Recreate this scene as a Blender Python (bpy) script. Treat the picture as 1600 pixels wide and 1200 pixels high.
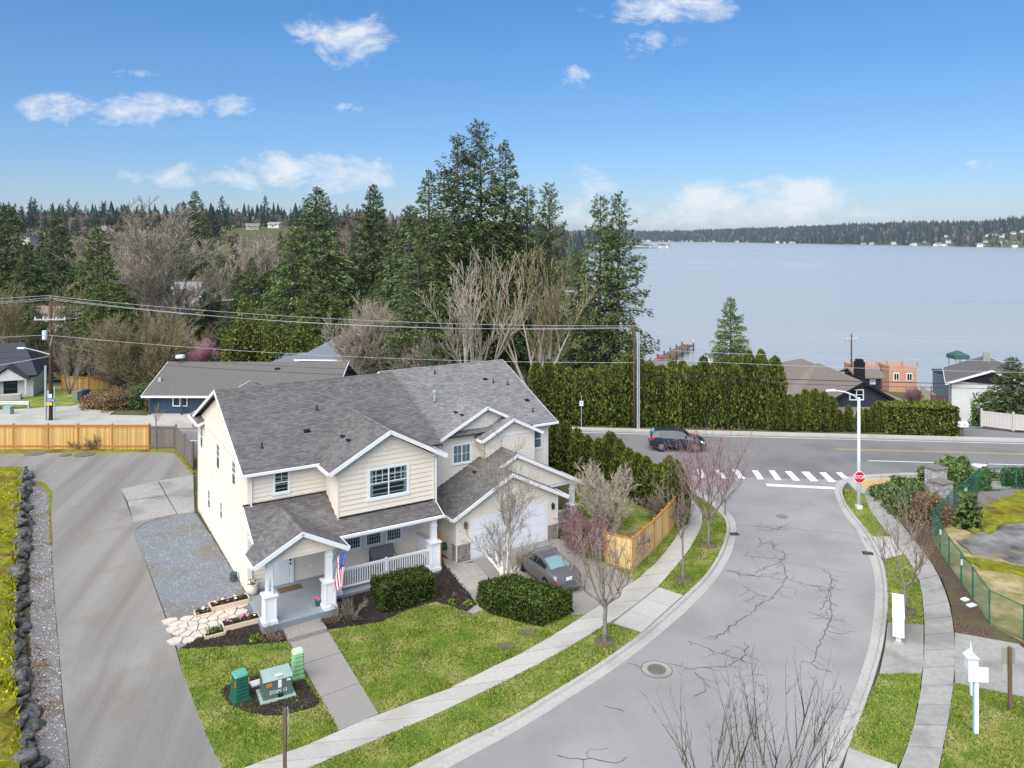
import bpy, bmesh, math, random
import numpy as np
from mathutils import Vector, Matrix, noise as mnoise

for o in list(bpy.data.objects):
    bpy.data.objects.remove(o)
SC = bpy.context.scene
COL = SC.collection
R = math.radians

# ---------------------------------------------------------------- camera
CAMH = 17.8            # drone height over the street
FPX, YH = 1200.0, 370.0   # focal length and horizon row in the 1600 px photograph
cam = bpy.data.cameras.new('camera')
cam.sensor_width = 36.0
cam.lens = 36.0 * FPX / 1600.0
cam.shift_y = -(600.0 - YH) / 1600.0
cam.clip_start = 0.5
cam.clip_end = 20000.0
camo = bpy.data.objects.new('camera', cam)
camo.location = (0, 0, CAMH)
camo.rotation_euler = (R(90), 0, 0)
COL.objects.link(camo)
SC.camera = camo

# ---------------------------------------------------------------- light
SUN_DIR = Vector((-0.34, -0.70, 0.90)).normalized()     # towards the sun
sl = bpy.data.lights.new('sun', 'SUN')
sl.energy = 4.0
sl.angle = R(80)
sl.color = (1.0, 0.94, 0.86)
so = bpy.data.objects.new('sun', sl)
so.rotation_euler = (-SUN_DIR).to_track_quat('-Z', 'Y').to_euler()
so.location = (-40, -20, 80)
COL.objects.link(so)

W = bpy.data.worlds.new('World')
SC.world = W
W.use_nodes = True
nt = W.node_tree
for n in list(nt.nodes):
    nt.nodes.remove(n)
def N(t, tree=None, **kw):
    n = (tree or nt).nodes.new(t)
    for k, v in kw.items():
        setattr(n, k, v)
    return n
def math_node(tree, op, a, b=None, c=None, clamp=False):
    n = tree.nodes.new('ShaderNodeMath'); n.operation = op; n.use_clamp = clamp
    for i, v in enumerate((a, b, c)):
        if v is None: continue
        if isinstance(v, (int, float)): n.inputs[i].default_value = v
        else: tree.links.new(v, n.inputs[i])
    return n.outputs[0]
def build_world():
    L = nt.links.new
    out = N('ShaderNodeOutputWorld'); bg = N('ShaderNodeBackground')
    sky = N('ShaderNodeTexSky'); sky.sky_type = 'NISHITA'; sky.sun_disc = False
    sky.sun_elevation = math.asin(SUN_DIR.z)
    sky.sun_rotation = math.atan2(SUN_DIR.x, SUN_DIR.y)
    sky.altitude = 60; sky.air_density = 1.0; sky.dust_density = 0.35; sky.ozone_density = 2.4
    tc = N('ShaderNodeTexCoord'); sep = N('ShaderNodeSeparateXYZ'); L(tc.outputs['Generated'], sep.inputs[0])
    # the photograph's sky is a saturated clear blue
    M = lambda *a, **k: math_node(nt, *a, **k)
    el = M('MULTIPLY', M('MAXIMUM', sep.outputs[2], 0.0), 2.4, clamp=True)      # pale air low down, deep blue above
    tint = N('ShaderNodeMix', data_type='RGBA'); L(el, tint.inputs[0]); tint.inputs[6].default_value = SKY_LO; tint.inputs[7].default_value = SKY_HI
    hs = N('ShaderNodeMix', data_type='RGBA', blend_type='MULTIPLY'); hs.inputs[0].default_value = 1.0
    L(sky.outputs[0], hs.inputs[6]); L(tint.outputs[2], hs.inputs[7])
    yy = M('MAXIMUM', M('ABSOLUTE', sep.outputs[1]), 0.05)
    px = M('DIVIDE', sep.outputs[0], yy); pz = M('DIVIDE', sep.outputs[2], yy)
    comb = N('ShaderNodeCombineXYZ'); L(px, comb.inputs[0]); L(pz, comb.inputs[1])
    clouds = [(165,172,135,27,1.0),(285,171,55,15,.8),(362,166,45,19,.95),(530,60,82,42,1.0),(545,168,32,9,.7),
              (895,120,45,19,.85),(1000,68,70,22,.5),(1045,14,130,26,.95),(270,272,85,20,.85),(470,268,165,32,1.0),(200,118,50,10,.5),
              (910,305,60,42,.9),(1110,312,80,28,1.3),(1240,308,85,32,1.4),(1110,342,320,26,.95),(1540,256,70,9,.5),(430,345,420,24,.4)]
    tot = None
    for (cx, cy, rx, ry, am) in clouds:
        dx = M('DIVIDE', M('SUBTRACT', px, (cx - 800) / FPX), rx / FPX * 1.25)
        dy = M('DIVIDE', M('SUBTRACT', pz, (YH - cy) / FPX), ry / FPX * 1.35)
        r2 = M('ADD', M('MULTIPLY', dx, dx), M('MULTIPLY', dy, dy))
        m = M('MULTIPLY', M('MAXIMUM', M('SUBTRACT', 1.0, r2), 0.0), am)
        tot = m if tot is None else M('MAXIMUM', tot, m)
    mp = N('ShaderNodeMapping'); mp.inputs['Scale'].default_value = (1.0, 1.7, 1.0); L(comb.outputs[0], mp.inputs[0])
    nz = N('ShaderNodeTexNoise'); nz.inputs['Scale'].default_value = 14.0; nz.inputs['Detail'].default_value = 10.0; nz.inputs['Roughness'].default_value = 0.68
    nz.inputs['Distortion'].default_value = 0.35
    L(mp.outputs[0], nz.inputs['Vector'])
    d = M('ADD', M('MULTIPLY', tot, 1.15), M('MULTIPLY', M('SUBTRACT', nz.outputs[0], 0.56), 4.6))
    d = M('MULTIPLY', M('SUBTRACT', d, 0.20), 0.95, clamp=True)
    d = M('MULTIPLY', d, M('MINIMUM', M('MULTIPLY', tot, 2.6), 1.0), clamp=True)
    d = M('MULTIPLY', d, 0.88)
    mix = N('ShaderNodeMix', data_type='RGBA'); L(d, mix.inputs[0]); L(hs.outputs[2], mix.inputs[6])
    mix.inputs[7].default_value = CLOUD_C
    L(mix.outputs[2], bg.inputs[0]); bg.inputs[1].default_value = SKY_S
    L(bg.outputs[0], out.inputs[0])
SKY_S = 0.06; SKY_LO = (.80, .91, 1.20, 1); SKY_HI = (.58, 1.20, 1.62, 1); CLOUD_C = (9.0, 9.3, 9.7, 1)
build_world()
W.cycles.sampling_method = 'MANUAL'; W.cycles.sample_map_resolution = 256
SC.cycles.max_bounces = 4; SC.cycles.diffuse_bounces = 2; SC.cycles.glossy_bounces = 2; SC.cycles.transparent_max_bounces = 8; SC.cycles.transmission_bounces = 2
vs = SC.view_settings
vs.view_transform = 'Standard'; vs.look = 'None'; vs.gamma = 1.0; vs.use_curve_mapping = False
vs.exposure = 0.72

# ---------------------------------------------------------------- geometry helpers
TH = R(31.5)
CT, ST = math.cos(TH), math.sin(TH)
OX, OY = -13.096, 38.143            # front left corner of the house
def smooth(t):
    t = max(0.0, min(1.0, t)); return t * t * (3 - 2 * t)
def hz(x, y):
    """height of the yard: the street lies a little below the house"""
    v = -(x - OX) * ST + (y - OY) * CT
    u = (x - OX) * CT + (y - OY) * ST
    return -0.35 * smooth((-v - 2.4) / 2.6) * (1 - smooth((u - 20) / 16)) - 0.10 * smooth((u - 20) / 20)
def UV(u, v):
    return (OX + u * CT - v * ST, OY + u * ST + v * CT)
def G(px, py, off=0.0, z=None):
    """point of the ground seen at a place of the photograph"""
    zz = 0.0
    for _ in range(6):
        Y = (CAMH - zz) * FPX / (py - YH); X = (px - 800) / FPX * Y
        zz = (hz(X, Y) + off) if z is None else z
    return (X, Y)
def GP(pts, off=0.0, z=None):
    return [G(p[0], p[1], off, z) for p in pts]
def AT(px, py, Y):
    return ((px - 800) / FPX * Y, Y, CAMH - (py - YH) * Y / FPX)

class MB:
    def __init__(s): s.v = []; s.f = []; s.m = []; s.mi = 0
    def add(s, vs, fs):
        b = len(s.v); s.v += [tuple(p) for p in vs]
        for f in fs: s.f.append([i + b for i in f]); s.m.append(s.mi)
        return s
    def box(s, c, d, rz=0.0):
        x, y, z = d[0] / 2, d[1] / 2, d[2] / 2
        cr, sr = math.cos(rz), math.sin(rz)
        vs = []
        for k in (-z, z):
            for a, b in ((-x, -y), (x, -y), (x, y), (-x, y)):
                vs.append((c[0] + a * cr - b * sr, c[1] + a * sr + b * cr, c[2] + k))
        return s.add(vs, [(3, 2, 1, 0), (4, 5, 6, 7), (0, 1, 5, 4), (1, 2, 6, 5), (2, 3, 7, 6), (3, 0, 4, 7)])
    def box2(s, a, b):
        return s.box([(a[i] + b[i]) / 2 for i in range(3)], [abs(b[i] - a[i]) for i in range(3)])
    def taper(s, c, d0, d1, h, rz=0.0):
        cr, sr = math.cos(rz), math.sin(rz); vs = []
        for d, z in ((d0, 0), (d1, h)):
            for a, b in ((-1, -1), (1, -1), (1, 1), (-1, 1)):
                x, y = a * d[0] / 2, b * d[1] / 2
                vs.append((c[0] + x * cr - y * sr, c[1] + x * sr + y * cr, c[2] + z))
        return s.add(vs, [(3, 2, 1, 0), (4, 5, 6, 7), (0, 1, 5, 4), (1, 2, 6, 5), (2, 3, 7, 6), (3, 0, 4, 7)])
    def bar(s, a, b, w, h=None, up=(0, 0, 1)):
        """square bar from a to b"""
        h = h or w; a = Vector(a); b = Vector(b); d = (b - a).normalized(); u = Vector(up)
        x = d.cross(u)
        if x.length < 1e-4: x = d.cross(Vector((0, 1, 0)))
        x.normalize(); u = x.cross(d).normalized()
        vs = []
        for p in (a, b):
            for i, j in ((-1, -1), (1, -1), (1, 1), (-1, 1)):
                vs.append(p + x * (i * w / 2) + u * (j * h / 2))
        return s.add(vs, [(0, 1, 2, 3), (7, 6, 5, 4), (4, 5, 1, 0), (5, 6, 2, 1), (6, 7, 3, 2), (7, 4, 0, 3)])
    def tube(s, pts, rs, k=8, cap=True):
        if not hasattr(rs, '__len__'): rs = [rs] * len(pts)
        pts = [Vector(p) for p in pts]; b = len(s.v); x = None
        for i, p in enumerate(pts):
            d = (pts[min(i + 1, len(pts) - 1)] - pts[max(i - 1, 0)]).normalized()
            if x is None:
                x = d.cross(Vector((0.31, 0.2, 0.93)))
                if x.length < 0.05: x = d.cross(Vector((0, 1, 0)))
            x = (x - d * x.dot(d)).normalized(); y = d.cross(x)
            for j in range(k):
                a = 2 * math.pi * j / k
                s.v.append(tuple(p + (x * math.cos(a) + y * math.sin(a)) * rs[i]))
        for i in range(len(pts) - 1):
            for j in range(k):
                s.f.append([b + i * k + j, b + i * k + (j + 1) % k, b + (i + 1) * k + (j + 1) % k, b + (i + 1) * k + j]); s.m.append(s.mi)
        if cap:
            s.f.append([b + j for j in range(k)][::-1]); s.m.append(s.mi)
            e = b + (len(pts) - 1) * k
            s.f.append([e + j for j in range(k)]); s.m.append(s.mi)
        return s
    def cyl(s, c, r, h, k=12, r2=None):
        return s.tube([c, (c[0], c[1], c[2] + h)], [r, r if r2 is None else r2], k)
    def lathe(s, c, prof, k=14):
        b = len(s.v)
        for r, z in prof:
            for j in range(k):
                a = 2 * math.pi * j / k
                s.v.append((c[0] + r * math.cos(a), c[1] + r * math.sin(a), c[2] + z))
        for i in range(len(prof) - 1):
            for j in range(k):
                s.f.append([b + i * k + j, b + i * k + (j + 1) % k, b + (i + 1) * k + (j + 1) % k, b + (i + 1) * k + j]); s.m.append(s.mi)
        s.f.append([b + j for j in range(k)][::-1]); s.m.append(s.mi)
        e = b + (len(prof) - 1) * k; s.f.append([e + j for j in range(k)]); s.m.append(s.mi)
        return s
    def prism(s, poly, z0, z1):
        """poly: list of (x,y)"""
        n = len(poly)
        vs = [(p[0], p[1], z0) for p in poly] + [(p[0], p[1], z1) for p in poly]
        a = sum(poly[i][0] * poly[(i + 1) % n][1] - poly[(i + 1) % n][0] * poly[i][1] for i in range(n))
        fs = [list(range(n))[::-1], list(range(n, 2 * n))] + [[i, (i + 1) % n, n + (i + 1) % n, n + i] for i in range(n)]
        if a < 0: fs = [f[::-1] for f in fs]
        return s.add(vs, fs)
    def loft(s, a, b):
        """join two polygons of equal length into a closed solid"""
        n = len(a)
        return s.add(list(a) + list(b), [list(range(n))[::-1], list(range(n, 2 * n))] + [[i, (i + 1) % n, n + (i + 1) % n, n + i] for i in range(n)])
    def sphere(s, c, r, k=10, m=6, sz=1.0):
        prof = [(max(1e-4, r * math.sin(math.pi * i / m)), -r * sz * math.cos(math.pi * i / m)) for i in range(m + 1)]
        return s.lathe(c, prof, k)
    def mesh(s, name, mats, smooth_=False):
        me = bpy.data.meshes.new(name); me.from_pydata(s.v, [], s.f)
        for m in (mats if isinstance(mats, (list, tuple)) else [mats]): me.materials.append(m)
        if any(s.m): me.polygons.foreach_set('material_index', s.m)
        if smooth_: me.polygons.foreach_set('use_smooth', [True] * len(s.f))
        me.update(); return me
    def build(s, name, mats, parent=None, smooth_=False, **kw):
        return obj(name, s.mesh(name, mats, smooth_), parent, **kw)
def obj(name, me, parent=None, kind=None, label=None, cat=None, group=None):
    o = bpy.data.objects.new(name, me); COL.objects.link(o)
    if parent: o.parent = parent
    if kind: o['kind'] = kind
    if label: o['label'] = label
    if cat: o['category'] = cat
    if group: o['group'] = group
    return o
def thing(name, label, cat, loc=(0, 0, 0), rz=0.0, group=None):
    o = bpy.data.objects.new(name, None); COL.objects.link(o); o.empty_display_size = 0.3
    o.location = loc; o.rotation_euler = (0, 0, rz); o['label'] = label; o['category'] = cat
    if group: o['group'] = group
    return o
def copy_tree(o, parent=None, label=None, group=None):
    c = o.copy(); COL.objects.link(c); c.parent = parent
    if label: c['label'] = label
    if group: c['group'] = group
    for ch in [x for x in bpy.data.objects if x.parent == o]:
        copy_tree(ch, c)
    return c
def np_mesh(name, V, F, mats, sm=False, midx=None):
    """V (n,3), F (m,k) arrays"""
    V = np.asarray(V, dtype=np.float32); F = np.asarray(F, dtype=np.int32)
    me = bpy.data.meshes.new(name)
    me.vertices.add(len(V)); me.vertices.foreach_set('co', V.ravel())
    k = F.shape[1]
    me.loops.add(F.size); me.loops.foreach_set('vertex_index', F.ravel())
    me.polygons.add(len(F)); me.polygons.foreach_set('loop_start', np.arange(0, F.size, k, dtype=np.int32))
    try: me.polygons.foreach_set('loop_total', np.full(len(F), k, dtype=np.int32))
    except Exception: pass
    for m in (mats if isinstance(mats, (list, tuple)) else [mats]): me.materials.append(m)
    if midx is not None: me.polygons.foreach_set('material_index', np.asarray(midx, dtype=np.int32))
    if sm: me.polygons.foreach_set('use_smooth', np.ones(len(F), dtype=bool))
    me.update(calc_edges=True); me.validate(); return me

def clip_half(poly, ax, val, keep_ge):
    out = []; n = len(poly)
    for i in range(n):
        a, b = poly[i], poly[(i + 1) % n]
        ia = (a[ax] >= val) if keep_ge else (a[ax] <= val)
        ib = (b[ax] >= val) if keep_ge else (b[ax] <= val)
        if ia: out.append(a)
        if ia != ib:
            t = (val - a[ax]) / (b[ax] - a[ax])
            out.append((a[0] + t * (b[0] - a[0]), a[1] + t * (b[1] - a[1])))
    return out
def clip_rect(poly, x0, x1, y0, y1):
    for ax, v, ge in ((0, x0, True), (0, x1, False), (1, y0, True), (1, y1, False)):
        if len(poly) < 3: return []
        poly = clip_half(poly, ax, v, ge)
    return poly
def area2(p):
    return 0.5 * abs(sum(p[i][0] * p[(i + 1) % len(p)][1] - p[(i + 1) % len(p)][0] * p[i][1] for i in range(len(p))))

# ---------------------------------------------------------------- materials
def base_mat(name):
    m = bpy.data.materials.new(name); m.use_nodes = True
    return m, m.node_tree, m.node_tree.nodes['Principled BSDF']
def pm(name, c1, c2=None, scale=3.0, rough=0.7, bump=0.0, bscale=None, detail=5.0, spec=0.3, metal=0.0, lo=0.35, hi=0.65,
       c3=None, scale3=0.5, lo3=0.5, hi3=0.62, island=None, stretch=None, coat=0.0, emit=None, bdist=0.02, stretch3=None, c4=None, scale4=.6, lo4=.55, hi4=.75):
    m, t, b = base_mat(name); L = t.links.new
    b.inputs['Roughness'].default_value = rough; b.inputs['Metallic'].default_value = metal
    b.inputs['Specular IOR Level'].default_value = spec
    b.inputs['Coat Weight'].default_value = coat
    col = None
    tc = N('ShaderNodeTexCoord', t)
    vec = tc.outputs['Object']
    if stretch:
        mp = N('ShaderNodeMapping', t); mp.inputs['Scale'].default_value = stretch; L(vec, mp.inputs[0]); vec = mp.outputs[0]
    def mixc(fac, a, bb):
        mx = N('ShaderNodeMix', t, data_type='RGBA')
        L(fac, mx.inputs[0])
        for i, v in ((6, a), (7, bb)):
            if isinstance(v, tuple): mx.inputs[i].default_value = (*v, 1)
            else: L(v, mx.inputs[i])
        return mx.outputs[2]
    def ns(sc, lo_, hi_, det, st=None):
        vec_ = vec
        if st:
            vr = N('ShaderNodeVectorRotate', t); vr.rotation_type = 'Z_AXIS'; vr.inputs['Angle'].default_value = st[2]; L(tc.outputs['Object'], vr.inputs['Vector'])
            mp_ = N('ShaderNodeMapping', t); mp_.inputs['Scale'].default_value = (st[0], st[1], 1); L(vr.outputs[0], mp_.inputs[0]); vec_ = mp_.outputs[0]
        n = N('ShaderNodeTexNoise', t); n.inputs['Scale'].default_value = sc; n.inputs['Detail'].default_value = det; n.inputs['Roughness'].default_value = 0.6
        L(vec_, n.inputs['Vector'])
        mr = N('ShaderNodeMapRange', t); L(n.outputs[0], mr.inputs[0]); mr.inputs[1].default_value = lo_; mr.inputs[2].default_value = hi_
        return mr.outputs[0]
    b.inputs['Base Color'].default_value = (*c1, 1)
    if c2: col = mixc(ns(scale, lo, hi, detail), c1, c2)
    if c3: col = mixc(ns(scale3, lo3, hi3, 4, stretch3), col if col is not None else c1, c3)
    if c4: col = mixc(ns(scale4, lo4, hi4, 6), col, c4)
    if island:
        g = N('ShaderNodeNewGeometry', t)
        hs = N('ShaderNodeHueSaturation', t)
        if col is None: hs.inputs['Color'].default_value = (*c1, 1)
        else: L(col, hs.inputs['Color'])
        mr = N('ShaderNodeMapRange', t); L(g.outputs['Random Per Island'], mr.inputs[0])
        mr.inputs[3].default_value = 1 - island; mr.inputs[4].default_value = 1 + island
        L(mr.outputs[0], hs.inputs['Value']); col = hs.outputs[0]
    if col is not None: L(col, b.inputs['Base Color'])
    if bump:
        n = N('ShaderNodeTexNoise', t); n.inputs['Scale'].default_value = bscale or scale * 4; n.inputs['Detail'].default_value = 4
        L(vec, n.inputs['Vector'])
        bp = N('ShaderNodeBump', t); bp.inputs['Strength'].default_value = bump; bp.inputs['Distance'].default_value = bdist
        L(n.outputs[0], bp.inputs['Height']); L(bp.outputs[0], b.inputs['Normal'])
    if emit:
        b.inputs['Emission Color'].default_value = (*emit[0], 1); b.inputs['Emission Strength'].default_value = emit[1]
    return m
def leaf_mat(name, c1, c2, isl=0.45, c3=None, rough=0.75, spec=0.15, trans=0.0):
    """leaves: colour drifts through the crown and differs from leaf to leaf"""
    m, t, b = base_mat(name); L = t.links.new
    g = N('ShaderNodeNewGeometry', t); tc = N('ShaderNodeTexCoord', t); oi = N('ShaderNodeObjectInfo', t)
    n = N('ShaderNodeTexNoise', t); n.inputs['Scale'].default_value = 0.9; n.inputs['Detail'].default_value = 3; L(tc.outputs['Object'], n.inputs['Vector'])
    rr = N('ShaderNodeValToRGB', t); e = rr.color_ramp.elements
    e[0].color = (*c1, 1); e[1].color = (*c2, 1); e[0].position = 0.25; e[1].position = 0.85
    if c3: x = e.new(0.97); x.color = (*c3, 1)
    a = math_node(t, 'ADD', math_node(t, 'MULTIPLY', n.outputs[0], 0.55), math_node(t, 'MULTIPLY', g.outputs['Random Per Island'], 0.5))
    L(a, rr.inputs[0])
    hs = N('ShaderNodeHueSaturation', t); L(rr.outputs[0], hs.inputs['Color'])
    mr = N('ShaderNodeMapRange', t); L(g.outputs['Random Per Island'], mr.inputs[0]); mr.inputs[3].default_value = 1 - isl; mr.inputs[4].default_value = 1 + isl
    mo = N('ShaderNodeMapRange', t); L(oi.outputs['Random'], mo.inputs[0]); mo.inputs[3].default_value = 0.8; mo.inputs[4].default_value = 1.2
    L(math_node(t, 'MULTIPLY', mr.outputs[0], mo.outputs[0]), hs.inputs['Value'])
    L(hs.outputs[0], b.inputs['Base Color'])
    b.inputs['Roughness'].default_value = rough; b.inputs['Specular IOR Level'].default_value = spec
    return m
M = {}
def defmats():
    M['asphalt'] = pm('street_asphalt', (.225, .215, .202), (.345, .333, .318), 30, .9, .6, 90, c3=(.235, .224, .21), scale3=.28, lo3=.42, hi3=.72, c4=(.34, .328, .31), scale4=.11, lo4=.5, hi4=.68, spec=.2, bdist=.006)
    M['asphalt2'] = pm('main_road_asphalt', (.178, .173, .167), (.225, .219, .21), 30, .9, .3, 120, c3=(.165, .16, .154), scale3=.12, spec=.2, bdist=.006)
    M['drive'] = pm('old_driveway_asphalt', (.21, .198, .18), (.295, .283, .262), 24, .9, .4, 140, c3=(.178, .163, .142), scale3=1.0, lo3=.42, hi3=.72, stretch3=(.62, .03, -.2), c4=(.20, .178, .14), scale4=.35, spec=.15, bdist=.006)
    M['concrete'] = pm('concrete', (.40, .38, .335), (.46, .44, .395), 9, .9, .25, 90, c3=(.37, .35, .305), scale3=.35, spec=.2, bdist=.005)
    M['concrete_old'] = pm('stained_concrete', (.29, .278, .25), (.36, .345, .315), 5, .9, .25, 70, c3=(.24, .228, .205), scale3=.35, spec=.2, bdist=.005)
    M['kerb'] = pm('kerb_concrete', (.38, .365, .325), (.44, .425, .385), 6, .9, .2, 70, c3=(.35, .337, .30), scale3=.4, spec=.2, bdist=.005)
    M['aggregate'] = pm('exposed_aggregate', (.20, .185, .165), (.36, .335, .30), 34, .92, .5, 70, detail=3, spec=.2, lo=.38, hi=.62, bdist=.01)
    M['gravel'] = pm('blue_grey_gravel', (.11, .12, .13), (.27, .29, .31), 26, .95, .8, 38, detail=3, lo=.33, hi=.68, c3=(.19, .17, .15), scale3=.4, spec=.15, bdist=.03)
    M['gravel_edge'] = pm('dark_gravel', (.10, .095, .09), (.30, .285, .27), 24, .95, .8, 30, detail=3, lo=.35, hi=.7, c3=(.15, .12, .09), scale3=.5, spec=.15, bdist=.03)
    M['mulch'] = pm('bark_mulch', (.012, .010, .009), (.055, .043, .036), 22, .95, 1.0, 26, detail=4, spec=.1, bdist=.04)
    M['soil'] = pm('brown_bark_soil', (.06, .042, .03), (.15, .105, .075), 10, .95, .8, 22, c3=(.10, .10, .045), scale3=.8, spec=.1, bdist=.03)
    M['lawn'] = pm('lawn', (.095, .17, .02), (.235, .28, .045), 1.6, .9, .9, 45, detail=9, lo=.33, hi=.67, c3=(.40, .35, .13), scale3=.6, lo3=.46, hi3=.68, spec=.1, bdist=.04)
    M['grass'] = leaf_mat('grass_blades', (.075, .13, .014), (.22, .262, .048), .4, (.44, .38, .15))
    M['lawn_dry'] = pm('dry_grass', (.36, .29, .14), (.20, .20, .06), 2.0, .95, .9, 30, detail=8, spec=.1, c3=(.44, .35, .20), scale3=.7, bdist=.04)
    M['moss'] = pm('yellow_moss', (.26, .255, .018), (.13, .15, .018), 2.6, .95, 1.0, 16, detail=10, spec=.05, c3=(.14, .085, .025), scale3=.7, lo3=.5, hi3=.66, bdist=.06, c4=(.33, .31, .06), scale4=3.5)
    M['terrain'] = pm('rough_ground', (.075, .085, .03), (.14, .12, .07), .25, .95, .6, 3, detail=8, spec=.05, c3=(.09, .13, .03), scale3=.02)
    M['wet'] = pm('wet_asphalt', (.055, .052, .048), (.27, .26, .24), .5, .75, .5, 14, detail=9, spec=.25, c3=(.22, .17, .09), scale3=.8, lo3=.55, hi3=.7)
    M['cream'] = pm('cream_siding', (.775, .69, .585), (.74, .655, .55), .8, .55, .05, 40, spec=.3)
    M['cream2'] = pm('pale_siding', (.765, .69, .585), (.725, .65, .55), .8, .55, .05, 40, spec=.3)
    M['white'] = pm('white_paint', (.82, .82, .81), (.77, .77, .765), 1.5, .45, spec=.35)
    M['door'] = pm('white_door', (.80, .81, .83), None, rough=.4)
    M['shingle'] = pm('charcoal_shingles', (.14, .131, .125), (.158, .148, .141), 1.0, .95, .4, 60, detail=6, island=.22, spec=.1, c3=(.12, .112, .106), scale3=.3, lo3=.5, hi3=.75, bdist=.006)
    M['shingle2'] = pm('grey_shingles', (.205, .198, .192), (.228, .221, .213), 1.0, .95, .4, 60, detail=6, island=.2, spec=.1, bdist=.006)
    M['roofdark'] = pm('roof_underlay', (.06, .056, .055))
    M['deck'] = pm('grey_deck_paint', (.33, .35, .365), (.29, .31, .325), 2.0, .55, spec=.3)
    M['skirt'] = pm('blue_grey_skirt', (.20, .235, .265), None, rough=.6)
    M['glass'] = glass_mat('window_glass', (.02, .03, .035), .78)
    M['dark'] = pm('dark_interior', (.018, .020, .022), None, rough=.8)
    M['curtain'] = pm('pale_curtain', (.45, .55, .56), (.62, .70, .70), 6, .9, stretch=(6, 6, .2))
    M['blind'] = pm('teal_blind', (.30, .46, .47), (.42, .58, .58), 3, .8, stretch=(.2, .2, 12))
    M['black'] = pm('black_metal', (.012, .012, .013), None, rough=.5)
    M['rubber'] = pm('tyre_rubber', (.018, .018, .019), None, rough=.85)
    M['galv'] = pm('galvanised_steel', (.50, .53, .55), (.42, .45, .47), 3, .45, metal=.35, spec=.4)
    M['polewhite'] = pm('pale_painted_pole', (.68, .74, .76), (.60, .66, .69), 2, .5)
    M['wood'] = pm('weathered_brown_post', (.11, .07, .045), (.20, .135, .09), 5, .9, .4, 30, stretch=(6, 6, .5))
    M['pole'] = pm('creosote_pole', (.12, .07, .042), (.055, .036, .026), 3, .9, .4, 20, stretch=(4, 4, .4))
    M['cedar'] = pm('new_cedar', (.47, .285, .085), (.56, .37, .135), 3, .8, .2, 30, stretch=(5, 5, .5), island=.14)
    M['cedar_obj'] = obj_var(M['cedar'], .27)
    M['cedarframe'] = pm('red_cedar_frame', (.40, .155, .035), (.47, .21, .055), 3, .8, .2, 30, stretch=(5, 5, .5))
    M['greyboard'] = pm('weathered_grey_board', (.115, .10, .088), (.20, .18, .16), 3, .9, .3, 30, stretch=(6, 6, .5))
    M['planter'] = pm('pale_planter_wood', (.60, .46, .33), (.68, .54, .40), 3, .8, stretch=(1, 1, 6))
    M['flagstone'] = pm('pale_flagstone', (.50, .44, .36), (.60, .54, .46), 4, .9, .2, 20, island=.1)
    M['rock'] = pm('basalt_rock', (.075, .073, .068), (.20, .192, .178), 2.2, .95, .9, 9, detail=8, c3=(.20, .20, .03), scale3=1.4, lo3=.62, hi3=.7, spec=.15, bdist=.06)
    M['river'] = pm('river_stone', (.30, .27, .23), (.16, .145, .125), 5, .85, .4, 20, island=.45)
    M['mortar'] = pm('mortar', (.28, .26, .23), None)
    M['bark'] = pm('grey_bark', (.16, .135, .11), (.26, .23, .195), 6, .95, .5, 25)
    M['barkdark'] = pm('conifer_bark', (.085, .065, .05), (.14, .115, .09), 3, .95, .5, 12)
    M['palebark'] = pm('pale_alder_bark', (.40, .365, .31), (.29, .26, .215), 4, .95, .4, 15)
    M['birch'] = pm('white_birch_bark', (.74, .70, .64), (.10, .08, .07), 5, .85, .3, 20, lo=.60, hi=.68, stretch=(1, 1, 2.2))
    M['gplast'] = pm('light_green_plastic', (.25, .46, .225), (.28, .50, .25), 4, .45)
    M['dplast'] = pm('dark_green_plastic', (.016, .10, .065), (.022, .125, .08), 4, .5)
    M['dplast_top'] = pm('lighter_green_lid', (.11, .32, .24), (.14, .37, .28), 4, .5)  # lid is a lighter green than the housing
    M['orange'] = pm('orange_tag', (.62, .16, .03), None)
    M['xformer'] = pm('transformer_paint', (.085, .135, .108), (.105, .16, .13), 2, .5)
    M['xtop'] = pm('pale_grey_green', (.28, .37, .33), (.32, .42, .375), 2, .5)  # paler green than the transformer cabinet
    M['fgreen'] = pm('green_vinyl', (.012, .12, .075), (.018, .15, .095), 3, .5)
    M['yellow'] = pm('yellow_line', (.55, .38, .09), (.36, .28, .13), 3, .8)
    M['linewhite'] = pm('road_white', (.78, .78, .76), (.60, .60, .59), 4, .8, lo=.45, hi=.75)
    M['tactile'] = pm('yellow_tactile', (.60, .40, .10), (.45, .33, .14), 4, .8)
    M['crack'] = pm('crack_filler', (.085, .08, .076), (.12, .114, .108), 3, .8)
    M['iron'] = pm('cast_iron', (.22, .185, .14), (.15, .13, .105), 8, .7, metal=.3)
    M['red'] = pm('stop_red', (.52, .012, .03), None, rough=.4)
    M['signwhite'] = pm('sign_white', (.82, .83, .85), None, rough=.4)
    M['wire'] = pm('aluminium_wire', (.52, .53, .54), None, rough=.4, metal=.2)
    M['cable'] = pm('black_cable', (.03, .03, .033), None, rough=.6)
def obj_var(src, amt):
    """copy of a material whose brightness differs from object to object"""
    m = src.copy(); t = m.node_tree; b = t.nodes['Principled BSDF']; L = t.links.new
    ln = [l for l in t.links if l.to_socket == b.inputs['Base Color']][0]; s = ln.from_socket
    oi = N('ShaderNodeObjectInfo', t); mr = N('ShaderNodeMapRange', t); L(oi.outputs['Random'], mr.inputs[0])
    mr.inputs[3].default_value = 1 - amt; mr.inputs[4].default_value = 1 + amt
    hs = N('ShaderNodeHueSaturation', t); L(s, hs.inputs['Color']); L(mr.outputs[0], hs.inputs['Value']); L(hs.outputs[0], b.inputs['Base Color'])
    return m
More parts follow.
